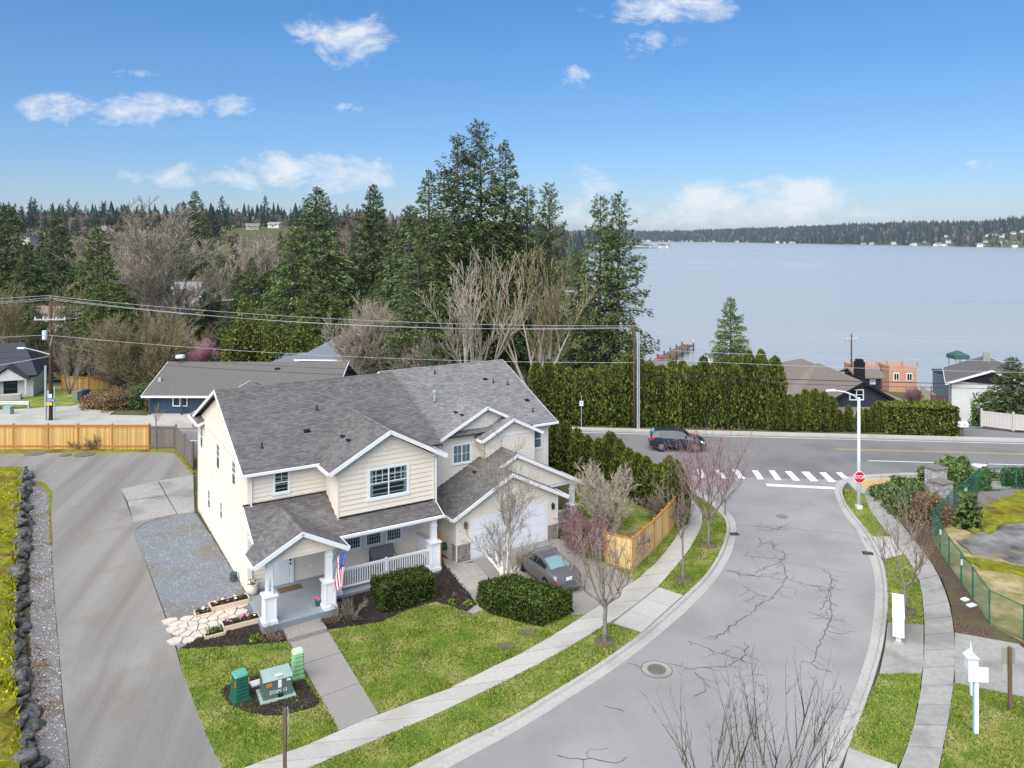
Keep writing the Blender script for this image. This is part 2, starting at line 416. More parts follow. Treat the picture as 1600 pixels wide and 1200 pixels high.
def glass_mat(name, tint, tr):
    m, t, b = base_mat(name); L = t.links.new
    b.inputs['Base Color'].default_value = (*tint, 1); b.inputs['Roughness'].default_value = 0.03; b.inputs['Specular IOR Level'].default_value = 0.6
    tp = N('ShaderNodeBsdfTransparent', t); tp.inputs[0].default_value = (.86, .93, .94, 1)
    mx = N('ShaderNodeMixShader', t); mx.inputs[0].default_value = 1 - tr
    L(tp.outputs[0], mx.inputs[1]); L(b.outputs[0], mx.inputs[2]); L(mx.outputs[0], t.nodes['Material Output'].inputs[0])
    return m
defmats()
# ================================================================ terrain, lake, roads
LAKEZ = -6.0
LAKE = [(400, 70), (140, 97), (78, 112), (52, 124), (27, 141), (16, 175), (24, 260), (48, 500), (100, 1000), (150, 1400), (235, 1530), (345, 1600), (300, 1680), (230, 1900),
        (330, 3700), (620, 3900), (900, 3450), (1010, 2500), (1060, 1900), (1130, 1560), (1900, 1350), (3000, 1100), (3000, 70)]
def lake_sd(x, y):
    inside = False; best = 1e18; n = len(LAKE)
    for i in range(n):
        ax, ay = LAKE[i]; bx, by = LAKE[(i + 1) % n]
        if (ay > y) != (by > y) and x < (bx - ax) * (y - ay) / (by - ay) + ax: inside = not inside
        dx, dy = bx - ax, by - ay
        t = max(0.0, min(1.0, ((x - ax) * dx + (y - ay) * dy) / (dx * dx + dy * dy)))
        d = (x - ax - t * dx) ** 2 + (y - ay - t * dy) ** 2
        if d < best: best = d
    d = math.sqrt(best); return -d if inside else d
def far_edge(x):        # far kerb of the main road
    return 71.4 - 0.1 * x
def terr(x, y):
    near = hz(x, y) - 0.07
    fe = far_edge(x)
    if y < fe + 3 and abs(x) < 160: return near
    t = smooth((y - fe - 3) / (45.0 if x < -8 else 45 - 22 * smooth((x + 8) / 16)))
    left = -4.5 + 31.0 * smooth((y - 230) / 420.0) + 6 * smooth((y - 700) / 1500)
    left += 5.0 * mnoise.noise((x * .006, y * .006, 1.3)) * smooth((y - 150) / 300)
    z = near * (1 - t) + left * t
    sd = lake_sd(x, y)
    if y > 1200 or x > 500:
        far = -5.7 + 34 * smooth((sd - 15) / 420.0) + 10 * mnoise.noise((x * .0025, y * .0025, 5.0)) * smooth(sd / 200)
        if x > 600: far += 16 * smooth((x - 800) / 700) * smooth(sd / 260)
        z = far if x > 200 else z
    lim = -5.8 + 0.13 * max(sd, 0) ** 1.02
    if sd <= 0: return -6.4 - min(4.0, -sd * .1)
    return min(z, lim)
def grid_axis(lo, hi, d0, gr):
    a = [0.0]; d = d0
    while a[-1] < hi: a.append(a[-1] + d); d *= gr
    b = [0.0]; d = d0
    while b[-1] > lo: b.append(b[-1] - d); d *= gr
    return sorted(set(a + b))
def make_terrain():
    xs = [x for x in grid_axis(-5200, 5200, 3.0, 1.055)]
    ys = [60 + y for y in grid_axis(-190, 6500, 2.4, 1.048)]
    V = [(x, y, terr(x, y)) for y in ys for x in xs]
    nx = len(xs); F = []
    for j in range(len(ys) - 1):
        for i in range(nx - 1):
            a = j * nx + i; F.append((a, a + 1, a + nx + 1, a + nx))
    obj('ground', np_mesh('ground', V, F, M['terrain'], True), kind='structure')
make_terrain()
def water_mat():
    m, t, b = base_mat('lake_water'); L = t.links.new
    b.inputs['Base Color'].default_value = (.375, .36, .325, 1); b.inputs['Roughness'].default_value = .22  # reflection of a cloudy sky is put into the pale base colour
    b.inputs['IOR'].default_value = 1.33; b.inputs['Specular IOR Level'].default_value = .8
    tc = N('ShaderNodeTexCoord', t)
    mp = N('ShaderNodeMapping', t); mp.inputs['Scale'].default_value = (.9, 1.4, 1); L(tc.outputs['Object'], mp.inputs[0])
    n1 = N('ShaderNodeTexNoise', t); n1.inputs['Scale'].default_value = .5; n1.inputs['Detail'].default_value = 5; L(mp.outputs[0], n1.inputs['Vector'])
    bp = N('ShaderNodeBump', t); bp.inputs['Strength'].default_value = .55; bp.inputs['Distance'].default_value = .5
    L(n1.outputs[0], bp.inputs['Height']); L(bp.outputs[0], b.inputs['Normal'])
    # wind lanes: patches of rougher water
    mp2 = N('ShaderNodeMapping', t); mp2.inputs['Scale'].default_value = (.0018, .012, 1); mp2.inputs['Rotation'].default_value = (0, 0, .12); L(tc.outputs['Object'], mp2.inputs[0])
    n2 = N('ShaderNodeTexNoise', t); n2.inputs['Scale'].default_value = 1.0; n2.inputs['Detail'].default_value = 4; L(mp2.outputs[0], n2.inputs['Vector'])
    mr = N('ShaderNodeMapRange', t); L(n2.outputs[0], mr.inputs[0]); mr.inputs[1].default_value = .4; mr.inputs[2].default_value = .6; mr.inputs[3].default_value = .16; mr.inputs[4].default_value = .32
    L(mr.outputs[0], b.inputs['Roughness'])
    return m
M['water'] = water_mat()
MB().add([(-60, 85, LAKEZ), (3500, 60, LAKEZ), (3500, 4200, LAKEZ), (-60, 4200, LAKEZ)], [(0, 1, 2, 3)]).build('lake', M['water'], kind='structure')

def sheet(name, poly, off, mat, kind='structure', skirt=0.16, parent=None, lump=0.0, zfun=None, fine=None):
    """a piece of ground draped over the yard with a real edge"""
    zf = zfun or hz
    bm = bmesh.new()
    vs = [bm.verts.new((p[0], p[1], 0)) for p in poly]
    f = bm.faces.new(vs); f.normal_update()
    if f.normal.z < 0: f.normal_flip()
    bmesh.ops.triangulate(bm, faces=bm.faces[:])
    def cut(co, no):
        bmesh.ops.bisect_plane(bm, geom=bm.verts[:] + bm.edges[:] + bm.faces[:], plane_co=co, plane_no=no, dist=1e-5)
    us = [((p[0] - OX) * CT + (p[1] - OY) * ST) for p in poly]; vv = [(-(p[0] - OX) * ST + (p[1] - OY) * CT) for p in poly]
    k = -5.1
    while k < -2.2:
        if min(vv) < k < max(vv): x, y = UV(0, k); cut((x, y, 0), (-ST, CT, 0))
        k += 0.35
    k = 19.0
    while k < 42:
        if min(us) < k < max(us) and min(vv) < -2.3: x, y = UV(k, 0); cut((x, y, 0), (CT, ST, 0))
        k += 2.5
    if fine:
        x0, x1 = min(p[0] for p in poly), max(p[0] for p in poly); y0, y1 = min(p[1] for p in poly), max(p[1] for p in poly)
        k = math.floor(x0 / fine) * fine
        while k < x1:
            if x0 < k < x1: cut((k, 0, 0), (1, 0, 0))
            k += fine
        k = math.floor(y0 / fine) * fine
        while k < y1:
            if y0 < k < y1: cut((0, k, 0), (0, 1, 0))
            k += fine
    for v in bm.verts:
        v.co.z = zf(v.co.x, v.co.y) + off
        if lump and not v.is_boundary: v.co.z += lump * (mnoise.noise((v.co.x * .9, v.co.y * .9, 2.2)) + .4)
    if skirt:
        be = [e for e in bm.edges if e.is_boundary]
        r = bmesh.ops.extrude_edge_only(bm, edges=be)
        for v in [g for g in r['geom'] if isinstance(g, bmesh.types.BMVert)]: v.co.z -= skirt
    bmesh.ops.triangulate(bm, faces=[f for f in bm.faces if len(f.verts) > 4])
    bmesh.ops.recalc_face_normals(bm, faces=bm.faces[:])
    me = bpy.data.meshes.new(name); bm.to_mesh(me); bm.free(); me.materials.append(mat)
    return obj(name, me, parent, kind=kind if parent is None else None)
def pt_in(poly, x, y):
    ins = False; n = len(poly)
    for i in range(n):
        ax, ay = poly[i]; bx, by = poly[(i + 1) % n]
        if (ay > y) != (by > y) and x < (bx - ax) * (y - ay) / (by - ay) + ax: ins = not ins
    return ins
def scatter(poly, dens, rng):
    x0, x1 = min(p[0] for p in poly), max(p[0] for p in poly); y0, y1 = min(p[1] for p in poly), max(p[1] for p in poly)
    out = []
    for _ in range(int((x1 - x0) * (y1 - y0) * dens)):
        x, y = rng.uniform(x0, x1), rng.uniform(y0, y1)
        if pt_in(poly, x, y): out.append((x, y))
    return out
def grass(name, poly, off, dens, label, h=0.06, w=0.022, mat=None, seed=1, zfun=None):
    rng = random.Random(seed); P = scatter(poly, dens, rng); zf = zfun or hz
    if not P: return
    V = []; F = []
    for i, (x, y) in enumerate(P):
        a = rng.uniform(0, 6.28); hh = h * rng.uniform(.5, 1.3) * (0.75 + 0.9 * max(0, mnoise.noise((x * .8, y * .8, 7)) + .3)); ww = w * rng.uniform(.6, 1.4)
        z = zf(x, y) + off - .005; dx, dy = math.cos(a) * ww, math.sin(a) * ww; l = hh * rng.uniform(-.7, .7); m_ = hh * rng.uniform(-.7, .7)
        b = len(V); V += [(x - dx, y - dy, z), (x + dx, y + dy, z), (x + l, y + m_, z + hh)]; F.append((b, b + 1, b + 2))
    o = obj(name, np_mesh(name, V, F, mat or M['grass']), kind='stuff', label=label, cat='grass')

# ---------------------------------------------------------------- traced outlines (points of the photograph)
ROADEDGE_L = [(600,1262),(660,1224),(720,1189),(810,1140),(895,1087),(960,1045),(1012,1006),(1054,971),(1077,950),(1115,910),(1140,870),(1149,840),(1149,815),(1140,802),(1122,786),(1102,773),(1070,758),(1020,748),(940,742)]
KERBBACK_L = [(560,1245),(639,1200),(720,1159),(795,1122),(875,1074),(942,1032),(1002,989),(1047,950),(1069,930),(1100,900),(1122,867),(1134,835),(1134,814),(1126,803),(1112,789),(1095,778),(1066,763),(1018,753),(938,747)]
WALK_IN = [(300,1228),(377,1200),(417,1186),(486,1161),(530,1141),(591,1115),(662,1090),(714,1070),(760,1046),(797,1029),(845,1004),(882,980),(914,960),(953,933),(991,907),(1010,893),(1036,866),(1063,827),(1074,800),(1076,780),(1062,770)]
WALK_OUT = [(440,1222),(510,1187),(580,1160),(637,1134),(692,1112),(742,1087),(780,1069),(827,1045),(891,1010),(945,977),(955,973),(992,945),(1028,917),(1050,892),(1072,866),(1090,836),(1099,812),(1098,798),(1092,788),(1080,778),(1064,766)]
ROADEDGE_R = [(1226,1290),(1262,1222),(1290,1170),(1327,1100),(1347,1045),(1360,1000),(1366,950),(1367,912),(1360,875),(1340,832),(1317,800),(1307,778),(1304,765),(1308,755),(1322,746),(1350,742),(1400,739),(1500,737),(1600,735),(1680,733)]
KERBBACK_R = [(1252,1310),(1290,1240),(1320,1180),(1352,1100),(1370,1045),(1381,1000),(1387,950),(1386,912),(1378,872),(1358,832),(1330,798),(1319,778),(1316,767),(1319,758),(1330,750),(1352,746),(1400,743),(1500,741),(1600,739),(1680,737)]
def resample(poly, n):
    d = [0.0]
    for a, b in zip(poly, poly[1:]): d.append(d[-1] + math.hypot(b[0] - a[0], b[1] - a[1]))
    out = []; j = 0
    for i in range(n):
        t = d[-1] * i / (n - 1)
        while j < len(d) - 2 and d[j + 1] < t: j += 1
        k = (t - d[j]) / max(1e-9, d[j + 1] - d[j]); a, b = poly[j], poly[j + 1]
        out.append((a[0] + k * (b[0] - a[0]), a[1] + k * (b[1] - a[1])))
    return out
def catmull(pts, n=6):
    out = []
    for i in range(len(pts) - 1):
        p0, p1, p2, p3 = pts[max(i - 1, 0)], pts[i], pts[i + 1], pts[min(i + 2, len(pts) - 1)]
        for k in range(n):
            t = k / n
            out.append(tuple(0.5 * (2 * p1[a] + (p2[a] - p0[a]) * t + (2 * p0[a] - 5 * p1[a] + 4 * p2[a] - p3[a]) * t * t + (3 * p1[a] - p0[a] - 3 * p2[a] + p3[a]) * t ** 3) for a in range(2)))
    out.append(tuple(pts[-1])); return out
rl = catmull(GP(ROADEDGE_L, -.02)); rr = catmull(GP(ROADEDGE_R, -.02))
kl = catmull(GP(KERBBACK_L, .09)); kr = catmull(GP(KERBBACK_R, .09))
# the street, one sheet up to the main road
def near_edge(x): return far_edge(x) - 11.2
street = rl[:] + [(rl[-1][0], near_edge(rl[-1][0]) + 1.0)] + [(rr[-1][0], near_edge(rr[-1][0]) + 1.0)] + rr[::-1]
road = sheet('road', street, -.02, M['asphalt'], skirt=.1)
# the main road behind the houses
mr_ = []
for x in range(-170, 171, 10): mr_.append((x, far_edge(x)))
mr_ += [(x, near_edge(x) - 1.2) for x in range(170, -171, -10)]
main_road = sheet('main_road', mr_, -.016, M['asphalt2'], skirt=.1)
MB().prism([(x, far_edge(x) + .05) for x in range(-170, 171, 10)] + [(x, far_edge(x) + .85) for x in range(170, -171, -10)], -.3, .05).build('verge_concrete', M['concrete'], kind='structure')
# kerbs, cut into cast lengths
def kerb(name, back, edge, n):
    root = thing(name, '', ''); del root['label']; del root['category']; root['kind'] = 'structure'
    B = resample(back, n * 5 + 1); E_ = resample(edge, n * 5 + 1)
    for i in range(n):
        prof = ((0, .09), (.27, .09), (.33, .02), (.36, -.012), (1, -.016))
        mb = MB(); rows = []
        for k in range(6):
            g = 0.012 if k in (0, 5) else 0
            b_, e_ = Vector(B[i * 5 + k]), Vector(E_[i * 5 + k])
            if g:
                nb = Vector(B[i * 5 + (1 if k == 0 else 4)]); ne = Vector(E_[i * 5 + (1 if k == 0 else 4)])
                b_ = b_ + (nb - b_) * .02; e_ = e_ + (ne - e_) * .02
            row = []
            for t, z in prof:
                p = b_.lerp(e_, t); row.append((p.x, p.y, hz(p.x, p.y) + z))
            row = [(row[0][0], row[0][1], row[0][2] - .2)] + row + [(row[-1][0], row[-1][1], row[-1][2] - .15)]
            rows.append(row)
        m_ = len(rows[0])
        vs = [p for r_ in rows for p in r_]; fs = []
        for k in range(5):
            for j in range(m_ - 1): fs.append((k * m_ + j, k * m_ + j + 1, (k + 1) * m_ + j + 1, (k + 1) * m_ + j))
        fs.append(list(range(m_))[::-1]); fs.append([5 * m_ + j for j in range(m_)])
        mb.add(vs, fs); mb.build('kerb_section', M['kerb'], root)
    return root
kerb('kerb', kl, rl, 17)
kerb('kerb', kr, rr, 22)
# pavements, slab by slab
def pavement(name, a, b, n, mat, off=.09):
    root = thing(name, '', ''); del root['label']; del root['category']; root['kind'] = 'structure'
    A = resample(a, n + 1); B = resample(b, n + 1)
    for i in range(n):
        q = [Vector(p) for p in (A[i], A[i + 1], B[i + 1], B[i])]
        c = sum(q, Vector((0, 0))) / 4
        q = [p + (c - p).normalized() * .03 for p in q]
        m_ = 3; a0, a1, b1, b0 = q; top = []; 
        la = [a0.lerp(a1, t / m_) for t in range(m_ + 1)]; lb = [b0.lerp(b1, t / m_) for t in range(m_ + 1)]
        vs = []; fs = []; dz = random.Random(i * 7 + n).uniform(-.006, .006)
        for p, q2 in zip(la, lb):
            for w in (p, q2): vs.append((w.x, w.y, hz(w.x, w.y) + off + dz))
            for w in (p, q2): vs.append((w.x, w.y, hz(w.x, w.y) + off - .15))
        for t in range(m_):
            k = t * 4; l = k + 4
            fs += [(k, k + 1, l + 1, l), (k + 2, k, l, l + 2), (k + 1, k + 3, l + 3, l + 1)]
        fs += [(0, 2, 3, 1), (m_ * 4, m_ * 4 + 1, m_ * 4 + 3, m_ * 4 + 2)]
        MB().add(vs, fs).build('slab', mat, root)
    return root
wi = catmull(GP(WALK_IN, .09)); wo = catmull(GP(WALK_OUT, .09))
M['slab'] = obj_var(M['concrete'], .09); M['slab_old'] = obj_var(M['concrete_old'], .10)
pavement('pavement', wi, wo, 19, M['slab'])
# right pavement
RW_IN = [(1395,1290),(1404,1200),(1412,1180),(1425,1140),(1436,1090),(1441,1050),(1444,1000),(1443,960),(1438,915),(1428,890),(1410,862),(1392,840),(1372,815),(1356,790),(1350,772),(1352,765),(1362,757)]
RW_OUT = [(1455,1300),(1468,1200),(1482,1130),(1489,1080),(1493,1030),(1491,985),(1484,945),(1474,915),(1462,890),(1444,863),(1424,838),(1405,815),(1386,795),(1379,778),(1380,766),(1390,757),(1402,752)]
rwi = catmull(GP(RW_IN, .09)); rwo = catmull(GP(RW_OUT, .09))
pavement('pavement', rwi, rwo, 24, M['slab_old'])
# driveway apron
ap = GP([(957,973),(1029,917),(1068,930),(1003,988)], .085)
ap_root = pavement('driveway_apron', [ap[0], ap[1]], [ap[3], ap[2]], 3, M['slab'], .085)
# the corner ramp with tactile strip, and slabs by the mailboxes
def rough(poly, amp=.06, step=.22, seed=0):
    """ragged turf edge"""
    out = []
    for i in range(len(poly)):
        a, b = poly[i], poly[(i + 1) % len(poly)]; L_ = math.hypot(b[0] - a[0], b[1] - a[1]); n = max(1, int(L_ / step))
        for k in range(n):
            t = k / n; x, y = a[0] + (b[0] - a[0]) * t, a[1] + (b[1] - a[1]) * t
            out.append((x + amp * mnoise.noise((x * 3.1, y * 3.1, seed)), y + amp * mnoise.noise((x * 3.1, y * 3.1, seed + 9))))
    return out
def flat(name, pts, off, mat, rg=0.0, **kw):
    P = GP(pts, off)
    return sheet(name, rough(P, rg, .5) if rg else P, off, mat, **kw)
flat('corner_ramp', [(1322,750),(1352,747),(1400,745),(1446,744),(1452,752),(1404,752),(1390,758),(1380,766),(1379,776),(1352,771),(1335,764)], .075, M['concrete'])
flat('tactile_strip', [(1338,757),(1352,750),(1400,747),(1394,752),(1365,757),(1348,763)], .082, M['tactile'], skirt=.01)
flat('mailbox_pad', [(1387,972),(1443,976),(1443,1036),(1440,1052),(1374,1053),(1383,1010)], .086, M['concrete_old'])
flat('crossing_slab', [(1362,838),(1391,838),(1412,866),(1381,874)], .086, M['concrete'])
flat('concrete_pad', [(1492,988),(1592,1006),(1640,1050),(1640,1098),(1598,1088),(1492,1066)], .08, M['concrete_old'])
flat('street_entry_slab', [(1326,1168),(1402,1196),(1398,1260),(1290,1300)], .084, M['concrete'])
# driveways
flat('driveway', [(737,876),(762,898),(790,935),(850,968),(914,960),(953,933),(991,907),(950,882),(910,862),(871,841)], .06, M['aggregate'])
flat('left_driveway', [(-60,704),(234,703),(275,703),(301,735),(302,742),(189,764),(209,816),(250,809),(225,817),(212,827),(210,837),(230,885),(260,970),(275,1015),(282,1040),(316,1132),(348,1200),(372,1260),(116,1260),(108,1180),(94,1040),(85,932),(80,845),(77,805),(80,768),(70,754),(44,749),(-60,752)], .03, M['drive'])
slabs = thing('parking_slab', '', ''); del slabs['label']; del slabs['category']; slabs['kind'] = 'structure'
for q in ([(189,764),(246.5,751.5),(259,774),(199,781.5)], [(199.6,782.5),(259.5,775),(276,802.5),(209,816)], [(248,751),(302,742),(304,800),(277.5,802.5)]):
    sheet('slab', GP(q, .06), .06, M['concrete_old'], parent=slabs)
flat('gravel_patch', [(210,838),(212,828),(225,818),(250,810),(277,804),(306,802),(330,838),(365,895),(388,934),(395,968),(330,998),(277,1014),(262,970),(231,885)], .045, M['gravel'])
flat('gravel_strip', [(44,750),(69,755),(78,768),(76,788),(76,820),(79,845),(84,932),(93,1040),(107,1180),(114,1260),(46,1260),(48,1100),(48,960),(47,850),(45,780)], .05, M['gravel_edge'])
flat('moss_edge', [(60,752),(71,755),(81,768),(79,800),(82,850),(78,850),(75,800),(76,775),(66,760),(50,754)], .056, M['moss'], skirt=.02)
flat('garden_bed', [(283,1012),(330,985),(395,962),(440,972),(452,1001),(420,1005),(372,1009)], .05, M['mulch'], lump=.05, fine=.35)
flat('garden_bed', [(440,960),(503,958),(511,985),(530,983),(592,973),(637,953),(680,940),(707,948),(738,958),(750,944),(736,926),(697,886),(660,880)], .05, M['mulch'], lump=.05, fine=.4)
flat('garden_bed', [(345,1082),(352,1070),(385,1062),(420,1050),(455,1042),(470,1052),(500,1098),(490,1105),(470,1110),(440,1117),(415,1117),(385,1112),(358,1100)], .10, M['mulch'], lump=.05, fine=.3, skirt=.05)
flat('stone_path', [(692,871),(720,880),(741,879),(763,900),(756,930),(764,948),(740,960),(728,957),(745,944),(733,926),(696,886)], .075, M['concrete_old'])
# the front walk and its step
wk = thing('front_walk', '', ''); del wk['label']; del wk['category']; wk['kind'] = 'structure'
for a, b in ((0, .27), (.275, .63), (.635, 1.0)):
    l0, r0, l1, r1 = (451, 1000), (511, 983), (530, 1141), (591, 1115)
    lp = lambda p, q, t: (p[0] + (q[0] - p[0]) * t, p[1] + (q[1] - p[1]) * t)
    sheet('slab', GP([lp(l0, l1, a), lp(r0, r1, a), lp(r0, r1, b), lp(l0, l1, b)], .09), .09, M['aggregate'], parent=wk)
# lawns
LAWN1 = GP([(277,1014),(372,1009),(450,1002),(530,1141),(486,1161),(417,1186),(377,1200),(330,1220),(355,1215),(348,1200),(316,1132),(282,1035)], .08)
LAWN2 = GP([(511,984),(592,973),(637,953),(680,940),(707,948),(738,959),(765,950),(800,958),(880,962),(914,960),(882,980),(845,1004),(797,1029),(760,1046),(714,1070),(662,1090),(591,1115)], .08)
def between(a, b, i0, i1, j0, j1): return a[i0:i1] + b[j0:j1][::-1]
STRIP1 = GP([(440,1222),(510,1187),(580,1160),(637,1134),(692,1112),(742,1087),(780,1069),(827,1045),(891,1010),(945,977),(956,974),(1002,989),(942,1032),(875,1074),(795,1122),(720,1159),(639,1200),(560,1245)], .08)
STRIP2 = GP([(1029,917),(1050,892),(1072,866),(1090,836),(1099,812),(1098,798),(1092,788),(1082,779),(1080,772),(1095,779),(1112,790),(1126,804),(1134,815),(1134,836),(1122,868),(1100,901),(1069,930)], .08)
SIDELAWN = GP([(885,790),(905,770),(960,770),(1074,800),(1063,827),(1036,866),(1010,893),(991,907),(950,882),(905,855)], .08)
RSTRIP1 = GP([(1319,764),(1336,766),(1350,773),(1356,790),(1372,815),(1391,838),(1362,838),(1358,832),(1330,798),(1320,778)], .08)
RSTRIP2 = GP([(1381,874),(1412,866),(1428,890),(1438,915),(1443,960),(1443,976),(1387,968),(1387,950),(1386,912)], .08)
RSTRIP3 = GP([(1374,1053),(1440,1051),(1436,1090),(1425,1140),(1412,1180),(1402,1196),(1326,1168),(1352,1100)], .08)
RLAWN = GP([(1491,1067),(1598,1089),(1700,1105),(1700,1300),(1455,1300),(1468,1200),(1482,1130)], .08)
LAWN1, LAWN2, STRIP1, STRIP2, SIDELAWN, RSTRIP1, RSTRIP2, RSTRIP3, RLAWN = [rough(p) for p in (LAWN1, LAWN2, STRIP1, STRIP2, SIDELAWN, RSTRIP1, RSTRIP2, RSTRIP3, RLAWN)]
for i, (p, d, t) in enumerate(((LAWN1, 420, 'patchy lawn between the driveway and the front walk'), (LAWN2, 420, 'patchy green lawn before the porch and the clipped hedges'),
                               (STRIP1, 380, 'grass strip along the kerb beside the front pavement'), (STRIP2, 320, 'grass strip with bare saplings inside the bend of the kerb'),
                               (SIDELAWN, 220, 'bright green side lawn inside the cedar fence'), (RSTRIP1, 260, 'grass strip round the foot of the lamp post'), (RSTRIP2, 300, 'grass strip behind the mailbox bank'),
                               (RSTRIP3, 380, 'grass strip between kerb and pavement in front of the mailboxes'), (RLAWN, 380, 'lawn under the white sign post'))):
    sheet('lawn', p, .08, M['lawn'])
    grass('grass', p, .08, d * 1.3, t, seed=i, h=.065, w=.022)
# right corner bed and the vacant lot behind the green fence
flat('shrub_bed', [(1402,753),(1446,746),(1530,742),(1531,770),(1457,842),(1483,888),(1478,915),(1462,890),(1444,863),(1424,838),(1405,815),(1386,795),(1380,778),(1386,764)], .085, M['soil'], lump=.05, fine=.8)
flat('shrub_bed', [(1466,892),(1484,884),(1522,938),(1546,976),(1600,1004),(1592,1006),(1492,988),(1486,945),(1476,915)], .085, M['soil'], lump=.04, fine=.6)
VAC = [(1457,842),(1531,768),(1700,764),(1800,1000),(1640,1030),(1600,1003),(1547,975),(1483,886)]
flat('vacant_lot', VAC, .04, M['lawn_dry'], lump=.12, fine=1.0)
flat('dry_pond', [(1500,850),(1530,830),(1570,815),(1640,808),(1700,880),(1600,878),(1560,872),(1525,866)], .16, M['wet'], rg=.9, skirt=.2)
flat('moss_patch', [(1522,830),(1527,800),(1560,780),(1600,765),(1700,760),(1700,800),(1640,810),(1570,818),(1535,832)], .21, M['moss'], lump=.12, fine=.7, skirt=.25, rg=.9)
flat('moss_patch', [(1500,868),(1530,872),(1600,884),(1650,886),(1640,905),(1560,888),(1520,882)], .20, M['moss'], lump=.08, fine=.7, skirt=.25, rg=.7)
flat('gravel_bank', [(1512,792),(1530,770),(1600,764),(1600,770),(1558,782),(1527,800),(1519,830)], .19, M['gravel_edge'], skirt=.25, rg=.5)
flat('path', [(1540,752),(1700,748),(1700,757),(1540,761)], .09, M['concrete'])
flat('roadside_grass', [(1446,745),(1700,738),(1700,747),(1540,751),(1446,753)], .075, M['lawn'])
flat('back_strip', [(-60,698),(234,700),(276,700),(304,738),(300,740),(272,707),(234,706),(100,707),(-60,709)], .05, M['moss'], lump=.05, fine=.6)
# land over the main road: drives, lawns
def tz(x, y): return terr(x, y)
def far_sheet(name, pts, mat, off=.05, **kw):
    P = []
    for (px, py) in pts:
        z = 0.0
        for _ in range(14):
            Y = (CAMH - z) * FPX / (py - YH); X = (px - 800) / FPX * Y; z = z * .5 + .5 * (terr(X, Y) + off)
        P.append((X, Y))
    return sheet(name, P, off, mat, zfun=tz, fine=3.0, skirt=.4, **kw)
# ================================================================ the house
house = thing('duplex_house', 'large cream two-storey house with charcoal gabled roofs, porch and double garage', 'house', (OX, OY, 0), TH)
class Fac:
    """a facade: s runs along the wall, z up, n out of the wall"""
    def __init__(s, p0, d, n): s.p0, s.d, s.n = p0, d, n
    def __call__(s, a, z, n=0.0):
        return (s.p0[0] + s.d[0] * a + s.n[0] * n, s.p0[1] + s.d[1] * a + s.n[1] * n, z)
def slab_on(mb, f, s0, s1, z0, z1, n0, n1):
    a = [f(s0, z0, n0), f(s1, z0, n0), f(s1, z1, n0), f(s0, z1, n0)]
    b = [f(s0, z0, n1), f(s1, z0, n1), f(s1, z1, n1), f(s0, z1, n1)]
    return mb.loft(a, b)
def fixn(o):
    bm = bmesh.new(); bm.from_mesh(o.data); bmesh.ops.recalc_face_normals(bm, faces=bm.faces[:]); bm.to_mesh(o.data); bm.free(); return o
def wall(f, poly, mat, bh=.2, parent=house, boards=True, thick=.12, vertical=False, zstart=None):
    mb = MB(); mb.loft([f(s, z, -thick) for s, z in poly], [f(s, z, 0) for s, z in poly])
    w = fixn(mb.build('wall', mat, parent))
    if not boards: return w
    if vertical:
        s = min(p[0] for p in poly) + .2
        while s < max(p[0] for p in poly):
            q = clip_rect(list(poly), s, s + .05, -99, 99)
            if len(q) >= 3 and area2(q) > .004: fixn(MB().loft([f(a, z, -.01) for a, z in q], [f(a, z, .025) for a, z in q]).build('batten', mat, w))
            s += .3
        return w
    z = zstart if zstart is not None else min(p[1] for p in poly); zm = max(p[1] for p in poly)
    while z < zm:
        q = clip_rect(list(poly), -99, 99, z + .0005, z + bh - .0005)
        if len(q) >= 3 and area2(q) > .01:
            n_ = lambda zz: .006 + .040 * (1 - (zz - z) / bh)
            fixn(MB().loft([f(a, b, -.01) for a, b in q], [f(a, b, n_(b)) for a, b in q]).build('siding_board', mat, w))
        z += bh
    return w
def trim(name, f, s0, s1, z0, z1, n0=.0, n1=.055, mat=None, parent=house):
    return fixn(slab_on(MB(), f, s0, s1, z0, z1, n0, n1).build(name, mat or M['white'], parent))
